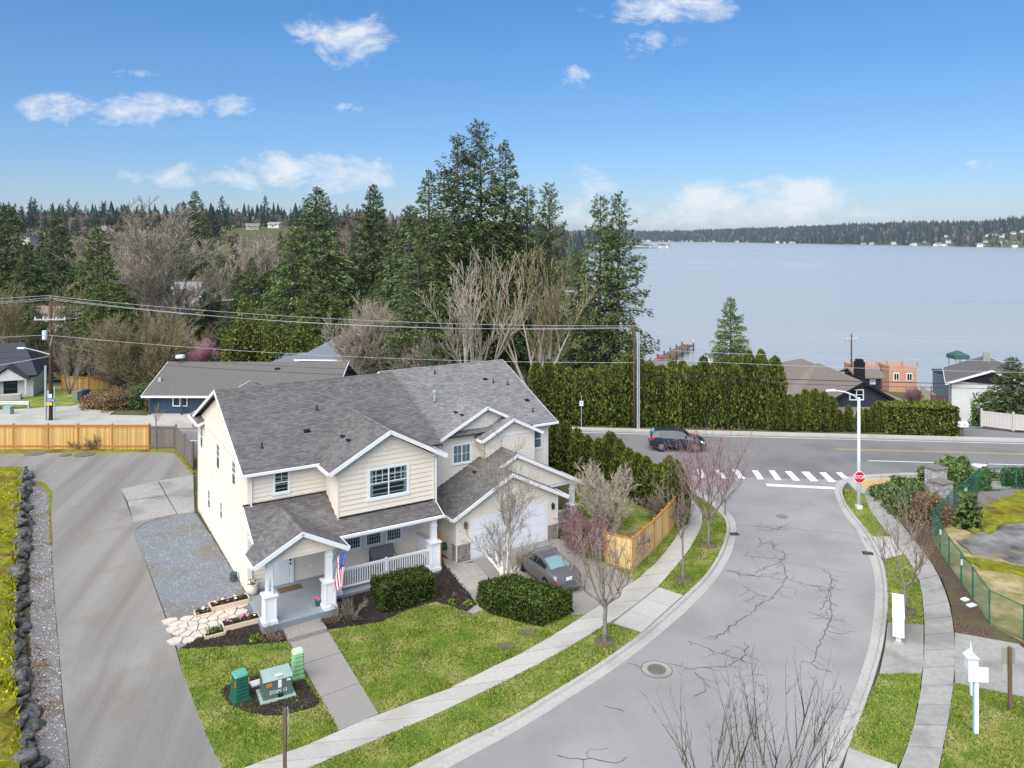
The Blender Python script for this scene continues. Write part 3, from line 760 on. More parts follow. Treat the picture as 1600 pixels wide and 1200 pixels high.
def window(f, s0, s1, z0, z1, sashes=1, hung=True, grid=(0, 0), gridtop=False, fill='dark', curtain=False, parent=house, tw=.09, mat=None, head=True):
    """white framed window; sashes side by side"""
    wm = mat or M['white']
    mb = MB()
    t = tw
    slab_on(mb, f, s0 - t, s0, z0 - t, z1 + t, .0, .06); slab_on(mb, f, s1, s1 + t, z0 - t, z1 + t, .0, .06)
    slab_on(mb, f, s0, s1, z1, z1 + t, .0, .06); slab_on(mb, f, s0 - t - .02, s1 + t + .02, z0 - t - .03, z0, .0, .085)
    fr = fixn(mb.build('window', wm, parent))
    fixn(slab_on(MB(), f, s0, s1, z0, z1, .034, .037).build('backing', M[fill], fr))
    w = (s1 - s0) / sashes
    for k in range(sashes):
        a, b = s0 + k * w, s0 + (k + 1) * w
        g = MB(); e = .035
        slab_on(g, f, a, a + e, z0, z1, .037, .062); slab_on(g, f, b - e, b, z0, z1, .037, .062)
        slab_on(g, f, a + e, b - e, z0, z0 + e, .037, .062); slab_on(g, f, a + e, b - e, z1 - e, z1, .037, .062)
        zm = (z0 + z1) / 2
        if hung: slab_on(g, f, a + e, b - e, zm - .025, zm + .025, .037, .066)
        zb = zm if (gridtop and hung) else z0
        for i in range(1, grid[0]): x = a + (b - a) * i / grid[0]; slab_on(g, f, x - .011, x + .011, zb, z1, .04, .058)
        for i in range(1, grid[1]): x = zb + (z1 - zb) * i / grid[1]; slab_on(g, f, a + e, b - e, x - .011, x + .011, .04, .057)
        fixn(g.build('sash', wm, fr))
        if curtain:
            for q0, q1 in ((a + e, a + e + .16), (b - e - .16, b - e)):
                if (k == 0 and q0 < a + .1) or (k == sashes - 1 and q1 > b - .1): fixn(slab_on(MB(), f, q0, q1, z0 + e, z1 - e, .0375, .040).build('curtain', M['curtain'], fr))
        if hung:
            for q0, q1 in ((z0, zm), (zm, z1)): fixn(slab_on(MB(), f, a + .02, b - .02, q0 + .012, q1 - .012, .046, .049).build('pane', M['glass'], fr))
        else: fixn(slab_on(MB(), f, a + .02, b - .02, z0 + .02, z1 - .02, .046, .049).build('pane', M['glass'], fr))
    return fr
def roof_plane(P, shm, name='roof', parent=house, expo=.15, tabw=.32, thick=.10, seed=0):
    """P: convex polygon (u,v,z) of one roof plane, first two points along the eave"""
    P = [Vector(p) for p in P]
    e = (P[1] - P[0]); e.z = 0; e.normalize()
    n = (P[1] - P[0]).cross(P[2] - P[0]).normalized()
    if n.z < 0: n = -n
    s = n.cross(e).normalized()
    if s.z < 0: s = -s
    o = P[0]
    q2 = [((p - o).dot(e), (p - o).dot(s)) for p in P]
    mb = MB(); mb.loft([p - n * thick for p in P], [p - n * .004 for p in P])
    r_ = fixn(mb.build(name, M['roofdark'], parent))
    rng = random.Random(seed + int(abs(P[0].x * 31 + P[0].y * 17)))
    smax = max(p[1] for p in q2); smin = min(p[1] for p in q2); emin = min(p[0] for p in q2); emax = max(p[0] for p in q2)
    V = []; F = []
    k = 0; y = smin - .02
    while y < smax:
        x = emin - rng.uniform(0, tabw)
        row = clip_rect(q2, -99, 99, y, y + expo)
        if len(row) >= 3:
            while x < emax:
                w = tabw * rng.uniform(.55, 1.25)
                c = clip_rect(row, x + .003, x + w - .003, -99, 99); x += w
                if len(c) < 3 or area2(c) < .002: continue
                th = .012 + rng.uniform(0, .008); b = len(V)
                for a, t in c:
                    h = .002 + th * (1 - (t - y) / expo); p = o + e * a + s * t + n * h; V.append(tuple(p))
                F.append(list(range(b, len(V))))
                lo = [i for i, (a, t) in enumerate(c) if t < y + 1e-4]
                if len(lo) >= 2:       # butt edge of the tab
                    i0, i1 = lo[0], lo[-1]; b2 = len(V)
                    for i in (i0, i1):
                        a, t = c[i]; V.append(tuple(o + e * a + s * t - n * .003))
                    F.append([b + i0, b2, b2 + 1, b + i1])
        y += expo; k += 1
    me = bpy.data.meshes.new('shingles'); me.from_pydata(V, [], F); me.materials.append(shm)
    bm = bmesh.new(); bm.from_mesh(me)
    for f_ in bm.faces:
        if f_.normal.dot(n) < 0 and abs(f_.normal.dot(n)) > .5: f_.normal_flip()
    bm.to_mesh(me); bm.free()
    obj('shingles', me, r_, kind='stuff')
    return r_
def rake(a, b, w=.2, t=.045, name='rake_board', parent=house, mat=None):
    return MB().bar(a, b, t, w).build(name, mat or M['white'], parent)
def gutter(a, b, parent=house, s=.13):
    a = Vector(a); b = Vector(b)
    return MB().bar(a, b, s, s * .95).build('gutter', M['white'], parent)
def ridge_cap(a, b, shm, parent=house):
    a, b = Vector(a), Vector(b); d = (b - a); n = int(d.length / .3); mb = MB()
    sd = Vector((-d.y, d.x, 0)).normalized()
    for i in range(n):
        p = a + d * (i / n); q = a + d * ((i + 1.05) / n); h = Vector((0, 0, .025)); h2 = Vector((0, 0, .012))
        mb.add([p + h, p + sd * .15 - Vector((0, 0, .055)) + h, p - sd * .15 - Vector((0, 0, .055)) + h, q + h2, q + sd * .15 - Vector((0, 0, .055)) + h2, q - sd * .15 - Vector((0, 0, .055)) + h2], [(0, 3, 4, 1), (0, 2, 5, 3)])
    return mb.build('ridge_cap', shm, parent)
# ---- unit with the porch
fL = Fac((0, 13.9), (0, -1), (-1, 0)); fF = Fac((0, 0), (1, 0), (0, -1)); fR1 = Fac((10.3, 0), (0, 1), (1, 0)); fB = Fac((10.3, 13.9), (-1, 0), (0, 1))
SLM = 2.92 / 7.35
wall(fL, [(0, -.15), (13.9, -.15), (13.9, 6.02), (6.95, 8.78), (0, 6.02)], M['cream'], .2)
wall(fF, [(0, -.15), (10.3, -.15), (10.3, 6.02), (0, 6.02)], M['cream'], .215)
wall(fR1, [(0, -.15), (13.9, -.15), (13.9, 6.02), (6.95, 8.78), (0, 6.02)], M['cream'], boards=False)
wall(fB, [(0, -.15), (10.3, -.15), (10.3, 6.02), (0, 6.02)], M['cream'], boards=False)
for f, s in ((fL, 13.82), (fL, 0.0), (fF, -.03), (fF, 10.2)): trim('corner_board', f, s, s + .1, -.1, 6.05, .0, .05, M['cream'])
trim('band_board', fL, .1, 13.8, 5.98, 6.16, .0, .05, M['cream'])
trim('foundation', fL, 0, 13.9, -.35, -.02, -.05, .028, M['concrete_old'])
roof_plane([(-.35, -.4, 6.14), (10.5, -.4, 6.14), (10.5, 6.95, 9.06), (-.35, 6.95, 9.06)], M['shingle'])
roof_plane([(10.5, 14.3, 6.14), (-.35, 14.3, 6.14), (-.35, 6.95, 9.06), (10.5, 6.95, 9.06)], M['shingle'])
ridge_cap((-.35, 6.95, 9.06), (10.5, 6.95, 9.06), M['shingle'])
rake((-.36, -.42, 6.02), (-.36, 6.97, 8.96)); rake((-.36, 14.32, 6.02), (-.36, 6.93, 8.96))
rake((10.51, -.42, 6.02), (10.51, 6.97, 8.96), w=.12, mat=M['shingle'])
gutter((-.38, -.46, 6.06), (3.45, -.46, 6.06))
MB().bar((.12, -.1, -.1), (.12, -.1, 5.9), .07, .055).build('downpipe', M['white'], house)
# rear cross gable
roof_plane([(-.45, 14.9, 6.1), (-.45, 11.75, 6.1), (3.5, 11.75, 7.95), (3.5, 14.9, 7.95)], M['shingle'])
roof_plane([(7.4, 11.75, 6.1), (7.4, 14.9, 6.1), (3.5, 14.9, 7.95), (3.5, 11.75, 7.95)], M['shingle'])
gutter((-.5, 14.95, 6.02), (-.5, 11.7, 6.02)); rake((-.45, 11.72, 6.0), (.15, 11.72, 6.26), .16)
rake((-.45, 14.93, 6.0), (3.5, 14.93, 7.86)); rake((7.4, 14.93, 6.0), (3.5, 14.93, 7.86))
wall(Fac((7, 14.5), (-1, 0), (0, 1)), [(0, -.1), (7, -.1), (7, 6.0), (3.5, 7.7), (0, 6.0)], M['cream'], boards=False)
wall(Fac((0, 14.5), (0, -1), (-1, 0)), [(0, -.1), (.6, -.1), (.6, 6.0), (0, 6.0)], M['cream'], boards=False)
# side windows
for v, z0, z1, w in ((12.75, 4.35, 5.75, .75), (7.4, 4.35, 5.8, .8), (3.15, 4.6, 5.85, .75), (10.2, 1.25, 2.35, .7), (6.5, 1.75, 2.7, .6)):
    window(fL, 13.9 - v - w / 2, 13.9 - v + w / 2, z0, z1, 1, True, (2, 2), True)
for v, z in ((9.0, 3.4), (5.0, 3.7), (12.0, 3.6)):
    MB().box((-.05, v, z), (.07, .16, .2)).build('wall_vent', M['cream'], house)
for v in (1.0, 4.4, 9.6, 12.9):
    MB().box((-.06, v, .25), (.09, .34, .26)).build('foundation_vent', M['cream'], house)
window(fF, 1.27, 1.97, 4.86, 5.86, 1, True, (2, 2), True)
# bay over the porch
fb = Fac((3.97, -1.8), (1, 0), (0, -1)); fbl = Fac((3.97, 0), (0, -1), (-1, 0)); fbr = Fac((9.3, -1.8), (0, 1), (1, 0))
wall(fb, [(0, 3.3), (5.33, 3.3), (5.33, 6.06), (2.665, 7.55), (0, 6.06)], M['cream'], .25, zstart=3.2)
wall(fbl, [(0, 3.3), (1.8, 3.3), (1.8, 6.1), (0, 6.1)], M['cream'], .215)
wall(fbr, [(0, 3.3), (1.8, 3.3), (1.8, 6.1), (0, 6.1)], M['cream'], .215)
for s in (-.03, 5.26): trim('corner_board', fb, s, s + .1, 3.4, 6.1, .0, .05, M['cream'])
window(fb, 1.66, 3.76, 4.33, 5.78, 2, True, (3, 2), True, curtain=True, tw=.12)
vt = trim('gable_vent', fb, 2.5, 2.83, 6.62, 7.05, .0, .05, M['cream'])
for i in range(5): fixn(slab_on(MB(), fb, 2.54, 2.79, 6.66 + i * .075, 6.70 + i * .075, .05, .065).build('louvre', M['cream'], vt))
roof_plane([(3.4, 4.6, 6.08), (3.4, -2.25, 6.08), (6.63, -2.25, 7.83), (6.63, 4.6, 7.83)], M['shingle'])
roof_plane([(9.86, -2.25, 6.08), (9.86, 4.6, 6.08), (6.63, 4.6, 7.83), (6.63, -2.25, 7.83)], M['shingle'])
ridge_cap((6.63, 3.8, 7.83), (6.63, -2.25, 7.83), M['shingle'])
rake((3.38, -2.28, 5.98), (6.66, -2.28, 7.73), .2); rake((9.88, -2.28, 5.98), (6.60, -2.28, 7.73), .2)
gutter((3.36, -.5, 6.0), (3.36, -2.2, 6.0)); gutter((9.9, -2.2, 6.0), (9.9, 0, 6.0))
MB().bar((9.36, -1.95, 3.2), (9.36, -1.95, 5.9), .07, .055).build('downpipe', M['white'], house)
# porch roof and entry gable
roof_plane([(-.25, -2.75, 3.10), (9.38, -2.75, 3.10), (9.38, .02, 4.48), (-.25, .02, 4.48)], M['shingle'])
trim('flashing', fF, -.28, 3.97, 4.46, 4.52, .0, .06, M['black']); trim('flashing', fb, 0, 5.4, 3.60, 3.66, .0, .06, M['black'])
gutter((3.65, -2.83, 3.02), (9.45, -2.83, 3.02)); rake((9.40, -2.8, 3.0), (9.40, 0, 4.39), .16); rake((-.27, -2.6, 3.05), (-.27, 0.0, 4.38), .16)
EC = 1.48
roof_plane([(-.72, -2.62, 3.10), (-.72, -4.25, 3.10), (EC, -4.25, 4.25), (EC, -.35, 4.25)], M['shingle'])
roof_plane([(3.68, -4.25, 3.10), (3.68, -2.62, 3.10), (EC, -.35, 4.25), (EC, -4.25, 4.25)], M['shingle'])
ridge_cap((EC, -.6, 4.25), (EC, -4.25, 4.25), M['shingle'])
rake((-.74, -4.28, 3.0), (EC + .03, -4.28, 4.16), .2); rake((3.70, -4.28, 3.0), (EC - .03, -4.28, 4.16), .2)
gutter((-.77, -2.6, 3.02), (-.77, -4.2, 3.02)); gutter((3.73, -2.75, 3.02), (3.73, -4.2, 3.02), s=.1)
fe = Fac((-.1, -3.85), (1, 0), (0, -1))
wall(fe, [(0, 3.12), (3.15, 3.12), (3.15, 3.24), (1.58, 4.08), (0, 3.24)], M['cream'], .2, thick=.08)
trim('beam', fe, -.1, 3.25, 2.98, 3.14, -.14, .03, M['cream'])
trim('beam', Fac((3.15, -2.45), (1, 0), (0, -1)), 0, 6.1, 2.72, 2.94, -.14, .02, M['white'])
MB().box((1.5, -2.0, 2.99), (3.2, 3.6, .04)).build('porch_ceiling', M['white'], house); MB().box((6.2, -1.25, 2.97), (6.2, 2.4, .04)).build('porch_ceiling', M['white'], house)
# deck: boards seen as one painted floor
dk = MB(); dk.prism([(-.22, -.0), (-.22, -3.95), (3.25, -3.95), (3.25, -2.75), (9.2, -2.75), (9.2, 0)], .05, .17)
dk.build('deck', M['deck'], house)
for i in range(28):
    y = -3.93 + i * .14
    x1 = 3.25 if y < -2.76 else 9.2
    MB().box2((-.22, y + .004, .168), (x1, y + .136, .178)).build('deck_board', M['deck'], house)
sk = MB(); sk.box2((-.23, -3.985, -.14), (3.28, -3.955, .165)); sk.box2((3.255, -3.95, -.14), (3.285, -2.79, .165)); sk.box2((3.3, -2.785, -.14), (9.23, -2.755, .165)); sk.box2((-.255, -3.95, -.14), (-.225, 0, .165))
sk.build('deck_skirt', M['skirt'], house)
for x, y in ((3.05, -3.8), (4.6, -2.6), (6.2, -2.6), (7.8, -2.6), (9.0, -2.6), (.1, -3.8)):
    MB().box((x, y, -.3), (.14, .14, .7)).build('deck_footing', M['white'], house)
def porch_post(u, v, base, ped=1.42, top=3.1, pw=.58, sw=.30, zb=.17):
    p = MB().taper((u, v, base), (pw, pw), (pw * .92, pw * .92), ped - base).build('pillar_base', M['white'], house)
    MB().box((u, v, ped + .03), (pw + .1, pw + .1, .07)).build('pillar_cap', M['white'], p)
    MB().box((u, v, zb + .08), (pw + .07, pw + .07, .16)).build('plinth', M['white'], p)
    mb = MB()
    for sx in (-1, 1):
        mb.box((u + sx * pw * .40, v - pw * .5 + .006, (ped + zb) / 2), (.07, .03, ped - zb - .1))
    mb.build('pillar_trim', M['white'], p)
    s = MB().taper((u, v, ped + .065), (sw, sw), (sw * .93, sw * .93), top - ped - .06).build('pillar_shaft', M['white'], house)
    MB().box((u, v, top - .05), (sw + .08, sw + .08, .1)).build('pillar_head', M['white'], s); MB().box((u, v, top - .42), (sw + .05, sw + .05, .05)).build('pillar_head', M['white'], s)
    return p, s
pL, sL = porch_post(.12, -3.62, -.35); pR, sR = porch_post(2.9, -3.62, .17)
pE, sE = porch_post(8.98, -2.42, .10, ped=1.62, top=2.9); pM, sM = porch_post(3.62, -2.45, .17, ped=1.5, top=2.9, pw=.5, sw=.24)
def text_obj(s, size, mat, name, parent=None, depth=.004, align='CENTER'):
    cu = bpy.data.curves.new(name, 'FONT'); cu.body = s; cu.size = size; cu.extrude = depth; cu.align_x = align; cu.align_y = 'CENTER'
    o = bpy.data.objects.new(name, cu); COL.objects.link(o)
    dg = bpy.context.evaluated_depsgraph_get(); me = bpy.data.meshes.new_from_object(o.evaluated_get(dg))
    bpy.data.objects.remove(o); me.materials.clear(); me.materials.append(mat)
    return obj(name, me, parent)
for i, ch in enumerate('1208'):
    t = text_obj(ch, .17, M['black'], 'house_number', sL); t.location = (.12, -3.62 - .152, 2.18 - i * .16); t.rotation_euler = (R(90), 0, 0)
# railing
def railing(a, b, z0, z1, parent=house, step=.125):
    a, b = Vector((*a, 0)), Vector((*b, 0)); d = b - a; n = int(d.length / step)
    r_ = MB().bar(a + Vector((0, 0, z1)), b + Vector((0, 0, z1)), .11, .06).build('rail', M['white'], parent)
    MB().bar(a + Vector((0, 0, z0)), b + Vector((0, 0, z0)), .07, .07).build('rail', M['white'], parent)
    MB().bar(a + Vector((0, 0, z1 - .08)), b + Vector((0, 0, z1 - .08)), .06, .05).build('rail', M['white'], parent)
    me = MB().box((0, 0, 0), (.042, .042, z1 - z0 - .1)).mesh('baluster', M['white'])
    for i in range(1, n):
        p = a + d * (i / n); o = obj('baluster', me, r_); o.location = (p.x, p.y, (z0 + z1) / 2)
    return r_
railing((3.88, -2.45), (8.72, -2.45), .40, 1.28); MB().box((6.3, -2.45, .78), (.11, .11, 1.2)).build('newel', M['white'], house)
railing((9.08, -2.15), (9.08, -.05), .40, 1.28)
# front door, windows under the porch
dr = trim('door', fF, 1.2, 2.12, .18, 2.22, .0, .075, M['door'])
for s0, s1, z0, z1 in ((1.32, 1.62, .35, 1.3), (1.70, 2.0, .35, 1.3)): fixn(slab_on(MB(), fF, s0, s1, z0, z1, .07, .082).build('door_panel', M['door'], dr))
fixn(slab_on(MB(), fF, 1.32, 2.0, 1.42, 2.05, .07, .083).build('door_light', M['dark'], dr)); g_ = MB()
for i in range(5): slab_on(g_, fF, 1.32 + i * .165, 1.335 + i * .165, 1.42, 2.05, .083, .088)
for i in range(3): slab_on(g_, fF, 1.32, 2.0, 1.42 + i * .3, 1.435 + i * .3, .083, .088)
fixn(g_.build('leading', M['galv'], dr))
MB().box((2.05, -.1, 1.38), (.07, .05, .16)).build('lock', M['black'], dr); MB().sphere((2.05, -.12, 1.16), .045).build('door_knob', M['black'], dr)
for s0, s1, z0, z1 in ((1.08, 1.2, .17, 2.34), (2.12, 2.24, .17, 2.34), (1.2, 2.12, 2.22, 2.34)): trim('door_casing', fF, s0, s1, z0, z1, .0, .09)
for s0 in (4.98, 6.15, 7.32): window(fF, s0, s0 + .82, 1.18, 2.3, 1, False, (6, 1))
trim('socket', fF, 3.05, 3.2, .65, .9, .02, .05)
MB().box((2.5, -.09, 2.0), (.05, .06, .22)).build('bell', M['white'], house)
# open end of the porch
wall(Fac((9.3, -.0), (0, 1), (1, 0)), [(0, 0), (.3, 0), (.3, 3.4), (0, 3.4)], M['cream'], boards=False)
# ---- second unit
f2 = Fac((10.3, 1.6), (1, 0), (0, -1)); f2r = Fac((19.0, 1.6), (0, 1), (1, 0)); f2b = Fac((19.0, 14.4), (-1, 0), (0, 1))
wall(f2, [(0, -.1), (8.7, -.1), (8.7, 5.92), (0, 5.92)], M['cream2'], .15)
wall(f2r, [(0, -.1), (12.8, -.1), (12.8, 5.92), (6.4, 8.7), (0, 5.92)], M['cream2'], .19)
wall(f2b, [(0, -.1), (8.7, -.1), (8.7, 5.92), (0, 5.92)], M['cream2'], boards=False)
wall(Fac((10.75, 1.55), (1, 0), (0, -1)), [(0.3, 5.86), (6.75, 5.86), (3.55, 7.40)], M['cream2'], vertical=True)
trim('band_board', f2, .3, 7.6, 5.76, 5.92, .0, .06)
vt = trim('gable_vent', Fac((14.3, 1.55), (1, 0), (0, -1)), -.2, .2, 6.55, 7.0, .0, .06)
for i in range(5): fixn(slab_on(MB(), Fac((14.3, 1.55), (1, 0), (0, -1)), -.15, .15, 6.6 + i * .075, 6.64 + i * .075, .06, .075).build('louvre', M['cream2'], vt))
roof_plane([(10.1, 1.15, 5.98), (19.45, 1.15, 5.98), (19.45, 8.0, 9.0), (10.1, 8.0, 9.0)], M['shingle2'])
roof_plane([(19.45, 14.85, 5.98), (10.1, 14.85, 5.98), (10.1, 8.0, 9.0), (19.45, 8.0, 9.0)], M['shingle2'])
ridge_cap((10.1, 8, 9.0), (19.45, 8, 9.0), M['shingle2'])
rake((10.09, 14.9, 5.9), (10.09, 7.98, 8.92), .16); rake((19.47, 1.12, 5.88), (19.47, 8.02, 8.92), .16)
gutter((17.6, 1.08, 5.9), (19.5, 1.08, 5.9)); MB().bar((18.95, 1.5, 2.4), (18.95, 1.5, 5.8), .07, .055).build('downpipe', M['white'], house)
roof_plane([(10.75, 5.6, 5.74), (10.75, 1.1, 5.74), (14.3, 1.1, 7.52), (14.3, 5.6, 7.52)], M['shingle2'])
roof_plane([(17.85, 1.1, 5.74), (17.85, 5.6, 5.74), (14.3, 5.6, 7.52), (14.3, 1.1, 7.52)], M['shingle2'])
rake((10.72, 1.07, 5.65), (14.33, 1.07, 7.44), .17); rake((17.88, 1.07, 5.65), (14.27, 1.07, 7.44), .17)
window(f2, 1.9, 3.05, 4.25, 5.32, 2, False, (2, 2), fill='blind')
window(f2, 7.55, 8.2, 4.35, 5.5, 1, True, (1, 1), fill='blind')
fb2 = Fac((14.0, .9), (1, 0), (0, -1))
wall(fb2, [(0, 3.2), (3.55, 3.2), (3.55, 5.72), (1.775, 6.6), (0, 5.72)], M['cream2'], .15)
wall(Fac((14.0, 1.6), (0, -1), (-1, 0)), [(0, 3.2), (.7, 3.2), (.7, 5.7), (0, 5.7)], M['cream2'], boards=False)
wall(Fac((17.55, .9), (0, 1), (1, 0)), [(0, 3.0), (.7, 3.0), (.7, 5.7), (0, 5.7)], M['cream2'], boards=False)
trim('band_board', fb2, 0, 3.55, 5.64, 5.78, .0, .05)
roof_plane([(13.62, 3.2, 5.66), (13.62, .5, 5.66), (15.78, .5, 6.74), (15.78, 3.2, 6.74)], M['shingle2'])
roof_plane([(17.94, .5, 5.66), (17.94, 3.2, 5.66), (15.78, 3.2, 6.74), (15.78, .5, 6.74)], M['shingle2'])
rake((13.6, .47, 5.57), (15.81, .47, 6.66), .17); rake((17.96, .47, 5.57), (15.75, .47, 6.66), .17)
gutter((13.58, 1.2, 5.58), (13.58, .5, 5.58))
# garage and its roofs
fg = Fac((10.57, -2.0), (1, 0), (0, -1)); fgl = Fac((10.57, 1.6), (0, -1), (-1, 0)); fgr = Fac((17.27, -2.0), (0, 1), (1, 0))
wall(fg, [(0, -.1), (6.7, -.1), (6.7, 2.62), (3.4, 4.25), (0, 2.55)], M['cream2'], .15)
wall(fgl, [(0, -.1), (3.6, -.1), (3.6, 2.55), (0, 2.55)], M['cream2'], .15); wall(fgr, [(0, -.1), (3.6, -.1), (3.6, 2.6), (0, 2.6)], M['cream2'], boards=False)
for s in (-.03, 6.63): trim('corner_board', fg, s, s + .1, 0, 2.55, .0, .05)
gd = trim('garage_door', fg, .96, 5.86, .0, 2.13, .0, .035, M['door'])
for i in range(4): fixn(slab_on(MB(), fg, .98, 5.84, .02 + i * .527, .505 + i * .527, .035, .065).build('door_panel', M['door'], gd))
for s0, s1, z0, z1 in ((.84, .96, 0, 2.25), (5.86, 5.98, 0, 2.25), (.96, 5.86, 2.13, 2.25)): trim('door_casing', fg, s0, s1, z0, z1, .0, .06)
def stone_panel(f, s0, s1, z0, z1, seed):
    w = trim('stone_panel', f, s0, s1, z0, z1, .0, .06, M['mortar']); rng = random.Random(seed)
    z = z0 + .05
    while z < z1 - .04:
        s = s0 + rng.uniform(0, .06)
        while s < s1 - .04:
            r_ = rng.uniform(.05, .1); c = f(min(s + r_, s1 - .05), z + rng.uniform(-.02, .03), .05)
            mb = MB(); k = 7; ring0 = []; ring1 = []
            for i in range(k):
                a = 6.283 * i / k; q = r_ * rng.uniform(.8, 1.05); ds, dz = q * math.cos(a), q * .75 * math.sin(a)
                ring0.append((c[0] + f.d[0] * ds, c[1] + f.d[1] * ds, c[2] + dz)); ring1.append((c[0] + f.d[0] * ds * .6 + f.n[0] * .05, c[1] + f.d[1] * ds * .6 + f.n[1] * .05, c[2] + dz * .6))
            mb.loft(ring0, ring1); fixn(mb.build('stone', M['river_obj'], w)); s += 2 * r_ + .012
        z += .135
    trim('stone_cap', f, s0 - .02, s1 + .02, z1, z1 + .06, .0, .1, M['mortar'])
M['river_obj'] = obj_var(M['river'], .4)
stone_panel(fg, 0.02, .82, 0, .85, 3); stone_panel(fg, 6.0, 6.68, 0, .8, 4)
stone_panel(Fac((10.57, -1.5), (0, -1), (-1, 0)), 0.1, .5, 0, .85, 5)
def wall_lamp(f, s, z):
    c = f(s, z, .12); l = MB().lathe((c[0], c[1], z - .18), [(.04, 0), (.09, .06), (.105, .26), (.12, .28), (.05, .36), (.02, .4)], 8).build('wall_lamp', M['black'], house)
    MB().box(f(s, z, .04), (.1, .1, .2)).build('lamp_bracket', M['black'], l)
wall_lamp(fg, .52, 1.95); wall_lamp(fg, 6.33, 1.95)
roof_plane([(10.2, -.9, 2.52), (10.2, -2.35, 2.52), (13.98, -2.35, 4.42), (13.98, -.9, 4.42)], M['shingle'])
roof_plane([(10.2, 1.6, 2.52), (10.2, -.9, 2.52), (15.15, -.9, 5.0), (15.15, 1.6, 5.0)], M['shingle'])
roof_plane([(17.8, -2.35, 2.50), (17.8, -.55, 2.50), (13.98, -.55, 4.42), (13.98, -2.35, 4.42)], M['shingle'])
roof_plane([(19.95, -.95, 2.58), (19.95, 1.6, 2.58), (15.15, 1.6, 5.0), (15.15, -.95, 5.0)], M['shingle'])
rake((10.17, -2.38, 2.42), (14.0, -2.38, 4.34), .19); rake((17.83, -2.38, 2.40), (13.95, -2.38, 4.34), .19)
rake((19.98, -.98, 2.48), (15.12, -.98, 4.92), .2); rake((13.95, -.98, 4.33), (15.18, -.98, 4.92), .17)
gutter((10.14, 1.5, 2.44), (10.14, -2.3, 2.44)); gutter((17.86, -2.3, 2.42), (17.86, -.9, 2.42)); gutter((20.0, -.9, 2.5), (20.0, 1.6, 2.5))
wall(Fac((13.9, -.7), (1, 0), (0, -1)), [(.1, 4.28), (1.25, 4.84), (5.5, 2.72), (3.2, 2.72)], M['cream2'], .15)
MB().bar((17.3, -.62, 2.62), (19.6, -.62, 2.62), .14, .2).build('beam', M['white'], house)
MB().box2((17.3, -.95, -.1), (19.7, 1.6, .14)).build('side_porch_deck', M['deck'], house)
p, s = porch_post(19.35, -.6, .14, ped=1.15, top=2.55, pw=.5, sw=.27, zb=.3)
railing((17.4, -.75), (19.1, -.75), .3, 1.0)
# roof vents and pipes
def roof_z(v): return 6.14 + (v + .4) * SLM
def pipe(u, v, z, h=.32, r=.035, mat=None):
    p = MB().cyl((u, v, z - .05), r, h, 8).build('vent_pipe', mat or M['black'], house); MB().lathe((u, v, z - .03), [(.12, 0), (.11, .03), (.04, .09)], 8).build('pipe_boot', M['black'], p)
for px, py in ((495, 640), (409, 699)):
    k = [(u, v) for u in np.arange(0, 10, .1) for v in np.arange(0, 7, .1)]
    best = min(k, key=lambda q: (lambda X: abs(800 + FPX * X[0] / X[1] - px) + abs(YH + FPX * (CAMH - roof_z(q[1])) / X[1] - py))(UV(*q)))
    pipe(best[0], best[1], roof_z(best[1]))
def roof_box(u, v, z, du=(.3, 0), sc=1.0, rz=0.0, slope=0.0):
    o = MB().add([(-.22, -.16, 0), (.22, -.16, 0), (.22, .2, 0), (-.22, .2, 0), (-.16, -.14, .13), (.16, -.14, .13), (.2, .18, .05), (-.2, .18, .05)], [(4, 5, 6, 7), (0, 1, 5, 4), (1, 2, 6, 5), (2, 3, 7, 6), (3, 0, 4, 7)]).build('roof_vent', M['black'], house)
    o.location = (u, v, z); o.rotation_euler = (slope, 0, rz); o.scale = (sc, sc, sc)
roof_box(3.6, 2.2, roof_z(2.2) + .02, slope=.37, sc=.8)
for v in (.7, -.25): roof_box(5.1, v, 6.08 + 1.7 * .542 + .02, rz=-1.57, slope=0, sc=.8)
def rz2(v): return 5.98 + (v - 1.15) * 3.02 / 6.85
pipe(12.35, 4.4, rz2(4.4), .7, .07, M['galv'])
h_ = MB().lathe((12.35, 4.4, rz2(4.4) + .55), [(.13, 0), (.16, .05), (.16, .16), (.05, .2)], 10).build('vent_cap', M['galv'], house)
for u, v in ((18.2, 5.2), (17.3, 5.6), (18.35, 2.3), (13.7, 7.2)): pipe(u, v, rz2(v))
for u, v in ((16.9, 6.0), (18.6, 3.4)): roof_box(u, v, rz2(v) + .02, slope=.4, sc=.7)
for i, v in enumerate((3.7, 2.9, 2.1)): roof_box(13.1, v, 5.74 + 2.35 * .5 + .02, rz=-1.57, slope=0, sc=.7)
roof_box(13.0, .3, 2.52 + 2.8 * .5 + .02, rz=-1.57, sc=.75)
# step in front of the deck
st = GP([(442,981),(500,964),(511,984),(451,1001)], .2)
MB().prism(st, hz(*st[0]) - .2, hz(*st[3]) + .28).build('step', M['aggregate'], wk)
